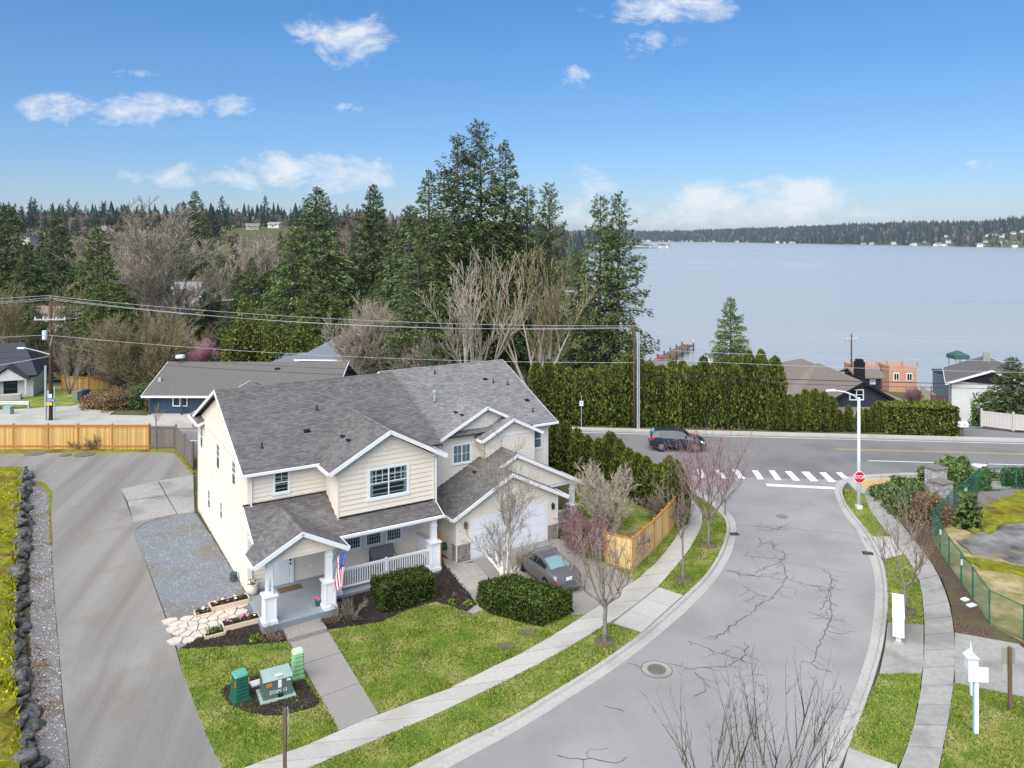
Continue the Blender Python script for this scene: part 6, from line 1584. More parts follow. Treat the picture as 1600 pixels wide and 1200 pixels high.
for k, (px, py, l) in enumerate(((912, 991, 'water meter lid in the lawn nearest the large hedge'), (790, 1010, 'brown bare patch lid in the lawn further left'))):
    px, py = ((823, 989), (792, 1010))[k]; x, y = G(px, py, .08); o = MB().box((0, 0, 0), (.62, .42, .05)).build('meter_lid', pm('brown_lid%d' % k, (.11, .085, .06), (.16, .125, .09), 6), label=l, cat='cover'); o.location = (x, y, hz(x, y) + .09); o.rotation_euler = (0, 0, TH - .3)
# cracks
rng = random.Random(3)
def crack(pts, w=.05, br=.5, mb=None, depth=0):
    P = GP(pts, -.02) if depth == 0 else pts
    Q = [P[0]]
    for a, b in zip(P, P[1:]):
        n = max(2, int(math.hypot(b[0] - a[0], b[1] - a[1]) / .22))
        for i in range(1, n + 1):
            t = i / n; Q.append((a[0] + (b[0] - a[0]) * t + rng.uniform(-.07, .07), a[1] + (b[1] - a[1]) * t + rng.uniform(-.09, .09)))
    for a, b in zip(Q, Q[1:]):
        d = Vector((b[0] - a[0], b[1] - a[1]))
        if d.length < 1e-4: continue
        n = Vector((-d.y, d.x)).normalized() * w * rng.uniform(.35, .75) / 1.0; n2 = Vector((-d.y, d.x)).normalized() * w * rng.uniform(.35, .75)
        z0, z1 = hz(*a) - .016, hz(*b) - .016
        mb.add([(a[0] + n.x, a[1] + n.y, z0), (a[0] - n.x, a[1] - n.y, z0), (b[0] - n2.x, b[1] - n2.y, z1), (b[0] + n2.x, b[1] + n2.y, z1)], [(0, 1, 2, 3)])
        if depth < 2 and rng.random() < br * .22:
            an = math.atan2(d.y, d.x) + rng.choice((-1, 1)) * rng.uniform(.6, 1.4); l = rng.uniform(.25, .9); crack([b, (b[0] + l * math.cos(an), b[1] + l * math.sin(an))], w * .6, .3, mb, depth + 1)
cm = MB()
for c in ([(1180,895),(1200,885),(1222,878),(1226,865),(1210,860),(1205,845),(1182,855)],[(1222,878),(1228,900),(1224,915),(1213,925),(1205,935),(1185,945),(1170,960),(1148,975),(1118,998)],[(1136,892),(1165,900),(1190,900),(1224,906)],[(1160,915),(1185,930),(1210,935)],[(1165,940),(1180,932)],
          [(1285,890),(1296,895),(1300,910),(1295,925),(1290,940),(1282,952)],[(1264,956),(1290,966),(1322,972)],[(1300,905),(1296,930),(1300,965),(1288,990),(1268,1035)],[(1285,985),(1318,990)],[(1266,1036),(1280,1045),(1302,1052)],
          [(1046,1037),(1080,1045),(1112,1044),(1140,1040),(1160,1026),(1170,1010)],[(1075,1002),(1100,1010),(1125,1022),(1155,1028)],[(1085,1050),(1098,1062),(1108,1075)],[(1085,1088),(1100,1078)],[(1170,822),(1195,824),(1226,828)],[(1182,826),(1200,830),(1222,825),(1226,822)],[(1186,840),(1190,848)],[(1160,868),(1200,872),(1226,874)],[(1228,905),(1270,915),(1300,920)],[(1120,888),(1180,900)],
          [(944,1102),(974,1110)],[(980,1037),(1010,1044)],[(870,1180),(900,1185),(960,1192)]):
    crack(c, .04, 2.2, cm)
cm.build('crack', M['crack'], road, kind='stuff')
cm = MB(); rng = random.Random(8)
for c in ([(1150,821),(1200,822),(1330,835)],[(1226,878),(1290,890),(1330,895)],[(1242,1000),(1290,1030)]): crack(c, .014, .2, cm)
for c in ([(90,733),(110,728)],[(118,738),(132,741)],[(136,775),(140,785)],[(180,1015),(240,1005)],[(100,1046),(150,1040)]): crack(c, .03, .4, cm)
cm.build('crack', M['crack'], road, kind='stuff')
# ---------------------------------------------------------------- green chain-link fence and stone monument
def chain_fence():
    pts = [G(1640, 765), G(1588, 766), G(1530, 768), G(1506, 791), G(1481, 815), G(1457, 839), G(1469, 862), G(1483, 886), G(1502, 912), G(1520, 937), G(1546, 976), G(1600, 1003), G(1660, 1030)]
    x0, y0 = pts[2]; root = thing('chain_link_fence', 'green vinyl chain-link fence round the vacant lot', 'fence', (x0, y0, 0)); H_ = 1.6
    for p in pts:
        MB().cyl((p[0] - x0, p[1] - y0, hz(*p)), .04, H_ + .05, 8).build('post', M['fgreen'], root)
    for a, b in zip(pts, pts[1:]):
        A = Vector((a[0] - x0, a[1] - y0, hz(*a) + .06)); B = Vector((b[0] - x0, b[1] - y0, hz(*b) + .06)); U_ = (B - A); L = U_.length; U_.normalize(); Z = Vector((0, 0, 1))
        MB().tube([A + Z * (H_ - .06), B + Z * (H_ - .06)], .028, 6).build('top_rail', M['fgreen'], root); MB().tube([A + Z * .02, B + Z * .02], .012, 4).build('tension_wire', M['fgreen'], root)
        P0 = []; P1 = []; st = .08; hh = H_ - .08; k = -hh
        while k < L:
            for sgn in (1, -1):
                s0, s1 = (k, k + hh) if sgn > 0 else (k + hh, k); z0, z1 = 0.0, hh
                if s0 < 0: z0 = -s0; s0 = 0.0
                if s0 > L: z0 = s0 - L; s0 = L
                if s1 > L: z1 = hh - (s1 - L); s1 = L
                if s1 < 0: z1 = hh + s1; s1 = 0.0
                if z1 - z0 > .03: P0.append(A + U_ * s0 + Z * z0); P1.append(A + U_ * s1 + Z * z1)
            k += st
        n = len(P0); V, F = frusta(np.array(P0), np.array(P1), np.full(n, .003), np.full(n, .003), 3)
        obj('wire_mesh', np_mesh('wire_mesh', V, F, M['fgreen']), root, kind='stuff')
    for k, i in enumerate((6, 8)): MB().box((pts[i][0] - x0 - .03, pts[i][1] - y0 - .1, hz(*pts[i]) + 1.15), (.1, .03, .3)).build('notice', M['signwhite'], root)
chain_fence()
x, y, z = gz(1470, 784, .05); t = thing('stone_monument', 'grey stone entry monument with flat stone caps among the shrubs', 'monument', (x, y, z), .45)
def stone_block(root, c, d, seed):
    w = MB().box((c[0], c[1], c[2] + d[2] / 2), d).build('masonry', M['mortar'], root); rg = random.Random(seed)
    for fx, axis in ((-1, 1), (1, 1), (-1, 0), (1, 0)):
        L = d[0] if axis else d[1]; s = -L / 2
        while s < L / 2 - .05:
            wd = min(rg.uniform(.2, .42), L / 2 - s); zz = .02
            while zz < d[2] - .08:
                hh = min(rg.uniform(.14, .3), d[2] - zz - .02); cx = s + wd / 2; off = (d[1] if axis else d[0]) / 2 * fx
                p = (c[0] + cx, c[1] + off + fx * .01, c[2] + zz + hh / 2) if axis else (c[0] + off + fx * .01, c[1] + cx, c[2] + zz + hh / 2)
                dm = (wd - .03, .06, hh - .03) if axis else (.06, wd - .03, hh - .03)
                MB().box(p, dm).build('stone', M['mon_obj'], w); zz += hh
            s += wd
    MB().box((c[0], c[1], c[2] + d[2] + .05), (d[0] + .18, d[1] + .18, .1)).build('cap_stone', pm('cap_stone', (.16, .14, .125), (.22, .20, .18), 4, .9), root)
M['mon_obj'] = obj_var(pm('pale_wall_stone', (.34, .33, .32), (.44, .425, .41), 4, .9, .3, 20), .28)
stone_block(t, (-.35, -.3, 0), (1.0, .9, 1.45), 1); stone_block(t, (.55, .75, 0), (1.0, .9, 2.0), 2)
o = MB().box((0, 0, .05), (1.0, .55, .12)).build('flat_stone', M['flagstone'], label='flat pale slab lying below the dome shrub', cat='stone'); o.location = gz(1440, 814, .08); o.rotation_euler = (0, 0, -.1)
for k, (px, py) in enumerate(((1508, 937), (1518, 946))):
    o = MB().box((0, 0, .02), (.35 + .1 * k, .25, .06)).build('paper_litter', M['signwhite'], label=['small white scrap on the soil left of the fence corner', 'larger white scrap on the soil by the fence'][k], cat='litter'); o.location = gz(px, py, .1); o.rotation_euler = (0, 0, .4)
# ---------------------------------------------------------------- vehicles
def interp(tab, x):
    if x <= tab[0][0]: return tab[0][1]
    for (a, va), (b, vb) in zip(tab, tab[1:]):
        if x <= b:
            t = (x - a) / (b - a); t = t * t * (3 - 2 * t) * .5 + t * .5; return va + (vb - va) * t
    return tab[-1][1]
def car_paint(name, c): return pm(name, c, None, rough=.28, spec=.5, metal=.35, coat=.6)
def make_car(name, label, loc, rz, paint, top, belt, wid, roofw, sill, L, wheels, wr, glass_side, glass_rear, glass_front, trimw=False, cat='car', lamps=None, plate_z=.8):
    root = thing(name, label, cat, loc, rz)
    def S(x, a):
        w = interp(wid, x); zt = interp(top, x); zb = interp(belt, x); rw_ = min(interp(roofw, x), w * .93); zs = interp(sill, x)
        ctl = [(w * .90, zs), (w * .97, zs + .1), (w, zs + (zb - zs) * .55), (w * .975, zb), (w * .94, zb + .02 + (zt - zb) * .06), (rw_ + .03, zt - .09 * min(1, (zt - zb) / .3)), (rw_ * .86, zt - .025), (rw_ * .45, zt), (0, zt + .008)]
        at = [0, .08, .25, .44, .48, .74, .81, .91, 1.0]
        for i in range(8):
            if a <= at[i + 1] + 1e-9:
                t = (a - at[i]) / (at[i + 1] - at[i]); p, q = ctl[i], ctl[i + 1]; return (x, p[0] + (q[0] - p[0]) * t, p[1] + (q[1] - p[1]) * t)
        return (x, 0, zt)
    xs = sorted(set([L * i / 44 for i in range(45)] + [.03, L - .03])); As = [0, .04, .08, .16, .25, .35, .44, .48, .56, .65, .74, .775, .81, .86, .91, .955, 1.0]
    V = []; F = []; na = len(As); full = [(s, a) for s, a in [(1, a) for a in As]] + [(-1, a) for a in As[-2::-1]]
    for x in xs:
        for s, a in full: p = S(x, a); V.append((p[0], p[1] * s, p[2]))
    m = len(full)
    for i in range(len(xs) - 1):
        for j in range(m - 1): F.append((i * m + j, i * m + j + 1, (i + 1) * m + j + 1, (i + 1) * m + j))
    mb = MB(); mb.add(V, F); mb.add([V[j] for j in range(m)], [tuple(range(m))]); mb.add([V[(len(xs) - 1) * m + j] for j in range(m)], [tuple(range(m))[::-1]])
    body = fixn(mb.build('body', paint, root, True))
    def patch(nm, x0, x1, a0, a1, sides, mat, off=.008, nx=10, na_=6, parent=root, cut=None):
        for s in sides:
            V = []; F = []
            for i in range(nx + 1):
                for j in range(na_ + 1):
                    x = x0 + (x1 - x0) * i / nx; a = a0 + (a1 - a0) * j / na_
                    if cut: x, a = cut(x, a, (i / nx), (j / na_))
                    p = Vector(S(x, a)); e = 1e-3; du = Vector(S(x + .02, a)) - Vector(S(x - .02, a)); dv = Vector(S(x, min(1, a + .01))) - Vector(S(x, max(0, a - .01))); n = dv.cross(du)
                    if n.length < 1e-9: n = Vector((0, 0, 1))
                    n.normalize()
                    if n.z < -.2 or n.y < -.05: n = -n
                    if abs(n.y) < .05 and n.z < 0: n = -n
                    p = p + n * off; V.append((p.x, p.y * s, p.z))
            for i in range(nx):
                for j in range(na_): b = i * (na_ + 1) + j; F.append((b, b + 1, b + na_ + 2, b + na_ + 1))
            fixn(MB().add(V, F).build(nm, mat, parent, True))
    gl = M['carglass']
    for (x0, x1) in glass_side: patch('side_window', x0, x1, .50, .725, (1, -1), gl)
    patch('rear_window', *glass_rear, .80, 1.0, (1, -1), M['carglass_rear']); patch('windscreen', *glass_front, .79, 1.0, (1, -1), gl)
    if trimw: patch('window_trim', glass_side[0][0] - .05, glass_side[-1][1] + .05, .465, .495, (1, -1), M['chrome'], .012)
    for lx0, lx1, a0, a1, mt_ in (lamps or []): patch('tail_lamp' if lx0 < L / 2 else 'headlamp', lx0, lx1, a0, a1, (1, -1), mt_, .012, 4, 4)
    MB().box((.0, 0, plate_z), (.03, .34, .16)).build('number_plate', M['signwhite'], root); MB().box((.02, 0, interp(sill, 0) + .08), (.12, interp(wid, .1) * 1.9, .2)).build('bumper', paint, root)
    for hx in ((glass_side[0][0] + glass_side[0][1]) / 2 - .1, (glass_side[-1][0] + glass_side[-1][1]) / 2 - .25):
        for s in (1, -1): p = S(hx, .40); MB().box((p[0], s * (p[1] + .02), p[2]), (.2, .04, .035)).build('door_handle', M['chrome'], root)
    for s in (1, -1): p = S(glass_front[0] - .0, .52); MB().box((p[0] + .2, s * (p[1] + .14), p[2] + .05), (.12, .2, .14)).build('wing_mirror', paint, root)
    for wx in wheels:
        w = interp(wid, wx)
        for s in (1, -1):
            ar = MB().tube([(wx, s * (w - .25), wr * 1.02), (wx, s * (w + .004), wr * 1.02)], wr * 1.17, 20).build('wheel_arch', M['black'], root)
            t = MB().tube([(wx, s * (w - .2), wr), (wx, s * (w + .015), wr)], wr, 20).build('wheel', M['rubber'], root); r_ = MB()
            r_.tube([(wx, s * (w + .0), wr), (wx, s * (w + .02), wr)], wr * .66, 16)
            r_.build('rim', M['rimdark'], t); sp = MB()
            for k in range(5): a = k * 1.2566; sp.bar((wx, s * (w + .028), wr), (wx + wr * .62 * math.cos(a), s * (w + .028), wr + wr * .62 * math.sin(a)), .07, .02, up=(0, 1, 0))
            sp.build('spokes', M['chrome'], t)
    return root
M['carglass'] = pm('car_glass', (.012, .018, .02), None, rough=.05, spec=.6); M['carglass_rear'] = pm('rear_car_glass', (.20, .33, .33), None, rough=.12, spec=.6)
M['chrome'] = pm('bright_metal', (.62, .62, .63), None, rough=.25, metal=.8); M['rimdark'] = pm('dark_rim', (.05, .05, .055), None, rough=.5)
M['tail'] = pm('red_lens', (.50, .01, .015), None, rough=.2, spec=.5); M['head'] = pm('clear_lens', (.70, .74, .78), None, rough=.15, spec=.6)
grey = car_paint('grey_metallic_paint', (.17, .16, .155)); navy = car_paint('dark_teal_paint', (.018, .035, .048))
rx_, ry_ = UV(14.0, -7.75)
make_car('saloon_car', 'grey metallic four-door saloon parked nose-in on the driveway', (rx_, ry_, hz(rx_, ry_) + .07), TH + R(90) - .05, grey,
         top=[(0, .62), (.06, .84), (.2, 1.0), (.72, 1.07), (1.2, 1.27), (1.7, 1.39), (2.3, 1.43), (2.75, 1.38), (3.35, 1.08), (3.5, 1.02), (4.2, .84), (4.42, .70), (4.5, .5)],
         belt=[(0, .60), (.08, .80), (.3, .93), (.8, .98), (2.2, .93), (3.3, .90), (4.1, .76), (4.42, .62), (4.5, .45)], wid=[(0, .68), (.12, .80), (.7, .865), (2.2, .875), (3.5, .865), (4.1, .80), (4.4, .66), (4.5, .52)],
         roofw=[(0, .6), (.7, .66), (1.3, .60), (2.2, .58), (2.9, .60), (3.5, .72), (4.5, .6)], sill=[(0, .34), (.4, .24), (4.1, .22), (4.5, .3)], L=4.5, wheels=(.9, 3.55), wr=.32, glass_side=[(1.05, 1.95), (2.0, 3.0)], glass_rear=(.78, 1.55), glass_front=(2.7, 3.4),
         lamps=[(.02, .16, .30, .43, M['tail']), (4.2, 4.4, .28, .42, M['head'])])
sx, sy = 11.6, 64.9
make_car('suv', 'dark teal sport utility car driving along the main road', (sx, sy, -.016), R(-5.7), navy,
         top=[(0, .75), (.06, 1.15), (.2, 1.5), (.5, 1.66), (1.2, 1.70), (2.2, 1.70), (2.75, 1.62), (3.5, 1.16), (3.65, 1.10), (4.3, .98), (4.55, .84), (4.68, .6)],
         belt=[(0, .72), (.1, 1.06), (.5, 1.17), (2.2, 1.07), (3.4, 1.02), (4.2, .90), (4.55, .72), (4.68, .5)], wid=[(0, .76), (.12, .86), (.7, .93), (2.2, .94), (3.6, .93), (4.3, .86), (4.58, .72), (4.68, .55)],
         roofw=[(0, .66), (.4, .62), (2.2, .62), (2.9, .66), (3.6, .78), (4.68, .6)], sill=[(0, .42), (.4, .32), (4.3, .30), (4.68, .36)], L=4.68, wheels=(.92, 3.66), wr=.37, glass_side=[(.75, 1.75), (1.8, 2.95)], glass_rear=(.1, .4), glass_front=(2.75, 3.5), trimw=False,
         lamps=[(.03, .38, .33, .46, M['tail']), (4.15, 4.5, .33, .44, M['head'])], plate_z=.95)
# ---------------------------------------------------------------- poles and wires
def pole(name, label, x, y, h, arms=(), conduit=False, r=.15):
    z = terr(x, y) - .05; t = thing(name, label, 'utility pole', (x, y, z))
    MB().tube([(0, 0, 0), (0, 0, h)], [r, r * .68], 10).build('pole', M['pole'], t, True)
    for (zz, w, yaw) in arms:
        a = MB().bar((-w / 2 * math.cos(yaw), -w / 2 * math.sin(yaw) - .15, zz), (w / 2 * math.cos(yaw), w / 2 * math.sin(yaw) - .15, zz), .1, .12).build('crossarm', M['galv'], t)
        for k in (-.46, -.2, .2, .46): MB().lathe((w * k * math.cos(yaw), w * k * math.sin(yaw) - .15, zz + .05), [(.05, 0), (.07, .08), (.04, .12), (.06, .18), (.02, .22)], 8).build('insulator', M['signwhite'], a)
    if conduit:
        MB().tube([(.28, -.1, 0), (.28, -.1, conduit)], .07, 8).build('conduit', M['galv'], t); MB().tube([(.44, -.1, 0), (.44, -.1, conduit)], .06, 8).build('conduit', M['galv'], t)
    return t
LP = (-44.8, 74.6); MP = (11.35, far_edge(11.35) + 1.0)
p1 = pole('utility_pole', 'tall brown timber utility pole with crossarm and lamp at the left', LP[0], LP[1], 12.3, [(9.9, 3.0, .05)], False, .19)
MB().tube([(-.5, 0, 0), (-.5, 0, 5.4)], .11, 8).build('conduit', M['galv'], p1); MB().tube([(.42, -.1, 0), (.42, -.1, 3.4)], .06, 8).build('conduit', M['galv'], p1)
MB().cyl((-.42, -.28, 8.0), .22, .85, 12).build('transformer_can', M['polewhite'], p1); MB().tube([(0, -.1, 6.5), (-1.2, -.3, 6.9), (-2.2, -.5, 7.2)], [.05, .045, .04], 6).build('lamp_arm', M['galv'], p1); MB().box((-2.5, -.55, 7.2), (.7, .28, .12)).build('lamp_head', M['signwhite'], p1)
MB().tube([(.1, -.2, 7.4), (.4, -.4, 8.4)], .05, 6).build('bracket', M['galv'], p1); MB().box((.15, -.25, 2.1), (.7, .05, .25)).build('street_plate', pm('blue_plate', (.18, .28, .45), None), p1); MB().box((.0, -.25, 1.75), (.55, .05, .3)).build('warning_plate', pm('amber_plate', (.70, .42, .04), None), p1); MB().box((.1, -.25, 2.5), (.3, .05, .4)).build('number_plate', M['polewhite'], p1)
p2_ = pole('utility_pole', 'timber utility pole with two pale conduits before the tall hedge', MP[0], MP[1], 9.9, [], 9.2, .16)
MB().bar((-.35, 0, 9.5), (.35, 0, 9.5), .1, .12).build('crossarm', M['wood'], p2_)
p3_ = pole('utility_pole', 'small timber pole rising behind the dark gabled house roof', 49.5, 112, 8.2, [(7.4, 1.6, .3)], False, .14)
p4_ = pole('utility_pole', 'distant utility pole with short crossarm by the far side road', -58, 196, 12, [(11.5, 2.8, .4)], False, .16)
pole('utility_pole', 'distant timber pole behind the pink blossom at the left', -55.5, 150, 10.5, [(10, 2.0, .2)], False, .14)
def wire(label, a, b, sag, r, mat, n=26, group='overhead wires'):
    a, b = Vector(a), Vector(b); pts = []
    for i in range(n + 1):
        t = i / n; p = a.lerp(b, t); p.z -= sag * 4 * t * (1 - t); pts.append(p)
    o = MB().tube(pts, r, 4, False).build('wire', mat, label=label, cat='wire', group=group)
z1 = terr(*LP); z2 = terr(*MP); RP = (84.0, far_edge(84) + 1.5); QP = (-110., 82.)
W_ = [(12.2, 9.75, .8, .016, 'top', 'wire'), (11.95, 9.6, 1.15, .016, 'second', 'wire'), (11.75, 9.45, 1.0, .016, 'third', 'wire'), (9.0 - .6, 6.35, .7, .015, 'upper middle', 'wire'), (6.85, 5.2, .6, .015, 'lower middle', 'cable'), (6.2, 4.6, .6, .02, 'lowest black', 'cable')]
for k, (za, zb, sag, r, nm, mt_) in enumerate(W_):
    o_ = (k % 3 - 1) * .35
    wire('%s overhead line between the left pole and the hedge pole' % nm, (LP[0], LP[1] + o_ - .2, z1 + za), (MP[0], MP[1] + o_, z2 + zb), sag, r, M[mt_])
    wire('%s overhead line leaving the left pole towards the left edge' % nm, (LP[0], LP[1] + o_ - .2, z1 + za), (QP[0], QP[1] + o_, z1 + za - 1.2), sag, r, M[mt_])
for k, (za, zb, sag, r, mt_, nm) in enumerate([(9.7, 10.2, 1.0, .012, 'wire', 'topmost thin'), (9.4, 9.9, 1.1, .012, 'wire', 'second thin'), (7.6, 7.9, .9, .014, 'wire', 'upper middle pale'), (6.7, 6.4, .7, .014, 'wire', 'lower middle pale'), (5.3, 5.3, .55, .03, 'cable', 'thick black'), (4.85, 4.9, .5, .02, 'cable', 'lowest thin black')]):
    wire('%s line from the hedge pole across the lake view' % nm, (MP[0], MP[1], z2 + za), (RP[0], RP[1], zb), sag, r, M[mt_])
wire('service line sloping from the left pole to the white house', (LP[0], LP[1], z1 + 6.3), (-68, 80, 3.0), .4, .025, M['wire'])
wire('service line from the left pole to the long low house roof', (LP[0], LP[1], z1 + 6.6), (-34, 79, 5.2), .3, .02, M['cable'])
# ================================================================ across the road: houses, trees, shores
def wallmat(name, c): return pm(name, c, tuple(v * .9 for v in c), 1.5, .7)
HW = {k: wallmat('house_' + k, c) for k, c in dict(white=(.66, .65, .62), blue=(.035, .06, .095), navy=(.035, .045, .065), grey=(.30, .31, .33), slate=(.13, .17, .20), peach=(.50, .28, .19), cream=(.62, .56, .45), yellow=(.55, .40, .10), tan=(.40, .33, .25)).items()}
HR = {k: pm('roof_' + k, c, tuple(v * 1.25 for v in c), 5, .95, .3, 30, detail=6, spec=.08) for k, c in dict(brown=(.125, .116, .108), dark=(.055, .057, .065), blue=(.14, .155, .175), tan=(.17, .145, .125), green=(.19, .23, .22), grey=(.20, .20, .205)).items()}
def simple_house(name, label, x, y, z, rz, w, d, hw, rise, wm, rm, over=.5, wins=(), door=None, hip=0.0, cat='house', group=None, chimney=None, trimm=None, flatroof=False, gable=True, base=2.0):
    """ridge along the local x axis; front is local -y; wins: (side, s, z, w, h)"""
    t = thing(name, label, cat, (x, y, z), rz, group); tm = trimm or M['white']
    MB().box((0, 0, hw / 2 - base / 2), (w, d, hw + base)).build('wall', wm, t)
    if flatroof: MB().box((0, 0, hw + .12), (w + over, d + over, .25)).build('roof', rm, t)
    else:
        W2, D2 = w / 2 + over, d / 2 + over; k = rise / (d / 2); ez = hw - over * k; rz_ = hw + rise; rw_ = W2 - hip
        th = .16; r = MB()
        for s in (-1, 1):
            q = [(-W2, s * D2, ez), (W2, s * D2, ez), (rw_, 0, rz_), (-rw_, 0, rz_)]; r.loft([(a, b, c - .02) for a, b, c in q], [(a, b, c + th) for a, b, c in q])
            if hip: q = [(s * W2, -D2, ez), (s * W2, D2, ez), (s * rw_, 0, rz_)]; r.loft([(a, b, c - .02) for a, b, c in q], [(a, b, c + th) for a, b, c in q])
        ro = fixn(r.build('roof', rm, t))
        if not hip:
            for s in (-1, 1):
                MB().loft([(s * w / 2, -d / 2, hw), (s * w / 2, d / 2, hw), (s * w / 2, 0, hw + rise)], [(s * (w / 2 - .2), -d / 2, hw), (s * (w / 2 - .2), d / 2, hw), (s * (w / 2 - .2), 0, hw + rise)]).build('gable', wm, t)
                for b in (-1, 1): MB().bar((s * (W2 + .02), b * D2, ez + .04), (s * (W2 + .02), 0, rz_ + .04), .05, .22).build('rake_board', tm, ro)
        for s in (-1, 1): MB().bar((-W2, s * (D2 + .02), ez + .06), (W2, s * (D2 + .02), ez + .06), .06, .2).build('fascia', tm, ro)
        if chimney: MB().box((chimney[0], chimney[1], rz_ + .1), (.8, .7, 1.8)).build('chimney', chimney[2] if len(chimney) > 2 else M['mortar'], ro)
    for (side, s, zz, ww, hh) in wins:
        f = {'f': Fac((-w / 2, -d / 2), (1, 0), (0, -1)), 'l': Fac((-w / 2, d / 2), (0, -1), (-1, 0)), 'r': Fac((w / 2, -d / 2), (0, 1), (1, 0))}[side]
        fr = fixn(slab_on(MB(), f, s - ww / 2 - .1, s + ww / 2 + .1, zz - .1, zz + hh + .1, .0, .06).build('window', tm, t)); fixn(slab_on(MB(), f, s - ww / 2, s - .04, zz, zz + hh, .06, .075).build('pane', M['carglass'], fr)); fixn(slab_on(MB(), f, s + .04, s + ww / 2, zz, zz + hh, .06, .075).build('pane', M['carglass'], fr))
    if door:
        f = Fac((-w / 2, -d / 2), (1, 0), (0, -1)); fixn(slab_on(MB(), f, door[0] - .5, door[0] + .5, 0, 2.1, .0, .07).build('door', door[1], t))
    return t
# long low house across the road
hA = simple_house('bungalow', 'long low house with brown-grey roof and dark blue walls', -27.3, 82.6, -.1, R(-1), 18.2, 10.4, 2.1, 2.2, HW['blue'], HR['brown'], .65, [('f', 3.0, .9, 1.3, 1.0), ('f', 6.5, .9, 1.5, 1.1), ('f', 12, .9, 1.5, 1.1)])
for k in range(4): MB().box((-8.9 + k * 3.2, -5.75, .9), (.16, .16, 2.0)).build('porch_post', HW['blue'], hA)
MB().box((-4, -5.6, -.05), (10, 1.6, .25)).build('porch_floor', M['concrete'], hA); MB().lathe((-8.4, .1, 4.25), [(.02, 0), (.03, .5), (.03, .7)], 6).build('dish_mast', M['galv'], hA); MB().lathe((-8.4, -.1, 4.9), [(.5, .0), (.45, .25), (.42, .28)], 14).build('dish', M['polewhite'], hA)
MB().box((2.5, -1.3, 3.95), (.5, .4, .16)).build('roof_vent', M['black'], hA); MB().box((-9.0, -3.4, 3.0), (.3, .3, .7)).build('vent', M['galv'], hA)
hB = simple_house('house', 'grey hip-roofed house with arched window behind the long low roof', -21.0, 106, -2.3, R(-4), 13.0, 11, 4.2, 2.5, HW['grey'], HR['blue'], .6, [('f', 6.5, 2.9, 1.0, .9), ('f', 9.5, 2.9, 1.4, .9)], hip=5.0)
hx = MB().box((-8.0, -2.0, 1.0), (6.5, 7, 3.6)).build('wing', HW['grey'], hB); r = MB()
for s in (-1, 1): q = [(-11.7, -2 + s * 4.0, 2.6), (-4.5, -2 + s * 4.0, 2.6), (-4.5, -2, 4.2), (-9.5, -2, 4.2)]; r.loft(q, [(a, b, c + .15) for a, b, c in q])
q = [(-11.7, -6, 2.6), (-11.7, 2, 2.6), (-9.5, -2, 4.2)]; r.loft(q, [(a, b, c + .15) for a, b, c in q]); fixn(r.build('wing_roof', HR['blue'], hB))
aw = MB().box((-5.2, -5.75, 2.0), (1.5, .5, 1.3)).build('dormer', M['white'], hB); MB().tube([(-5.2, -5.9, 2.75), (-5.2, -6.06, 2.75)], .75, 16).build('arch', M['white'], aw); MB().tube([(-5.2, -6.0, 2.75), (-5.2, -6.1, 2.75)], .5, 16).build('arched_pane', M['carglass'], aw)
hC = simple_house('house', 'white house with dark roof and dark-framed windows cut by the left edge', -62.6, 88.5, -.6, R(24), 14, 9, 2.9, 2.9, HW['white'], HR['dark'], .45, [('f', 4.0, .8, 1.3, 1.4), ('f', 11.8, .9, 1.1, 1.2), ('f', 9.0, .9, .6, 1.2)], door=(7.2, M['black']), trimm=M['black'], hip=2.0)
g = MB(); 
for s in (-1, 1): q = [(4.7 + s * 2.1, -5.9, 2.35), (4.7 + s * 2.1, -1, 2.35), (4.7, -1, 3.9), (4.7, -5.9, 3.9)]; g.loft(q, [(a, b, c + .14) for a, b, c in q])
fixn(g.build('porch_roof', HR['dark'], hC)); MB().loft([(2.9, -5.6, 2.4), (6.5, -5.6, 2.4), (4.7, -5.6, 3.75)], [(2.9, -5.4, 2.4), (6.5, -5.4, 2.4), (4.7, -5.4, 3.75)]).build('porch_gable', HW['white'], hC)
for s in (-1, 1): MB().box((4.7 + s * 1.7, -5.5, 1.2), (.16, .16, 2.4)).build('porch_post', HW['white'], hC)
for k in range(4): MB().box((1.2, -5.2 - k * .32, .55 - k * .18), (2.0, .34, .18)).build('step', M['concrete_old'], hC)
MB().box((4.5, -6.3, .5), (3.2, 1.0, 1.0)).build('retaining_box', M['concrete'], hC)
# lakeside houses
hD = thing('house', 'dark navy gabled house with brown hip roof behind the low arborvitae row', 'house', (36, 88, -2.4))
def hd(x, y, z): return (x - 36, y - 88, z + 2.4)
MB().box2(hd(29.3, 84, -5), hd(42, 100, -.1)).build('wall', HW['navy'], hD)
r = MB()
for q in ([(28.6, 83.2), (42.6, 83.0), (35.4, 90)], [(28.6, 83.2), (28.6, 100.6), (35.4, 94), (35.4, 90)], [(42.6, 83.0), (42.6, 100.6), (35.4, 94), (35.4, 90)], [(28.6, 100.6), (42.6, 100.6), (35.4, 94)]):
    P = [hd(x, y, 2.75 if abs(x - 35.4) < .1 else -.1) for x, y in q]; r.loft(P, [(x, y, z + .16) for x, y, z in P])
fixn(r.build('roof', HR['tan'], hD)); r = MB()
for s in (-1, 1):
    P = [hd(35.9 + s * 4.75, 78.3, .15), hd(35.9 + s * 4.75, 90, .15), hd(35.9, 90, 2.85), hd(35.9, 78.3, 2.85)]; r.loft(P, [(x, y, z + .16) for x, y, z in P])
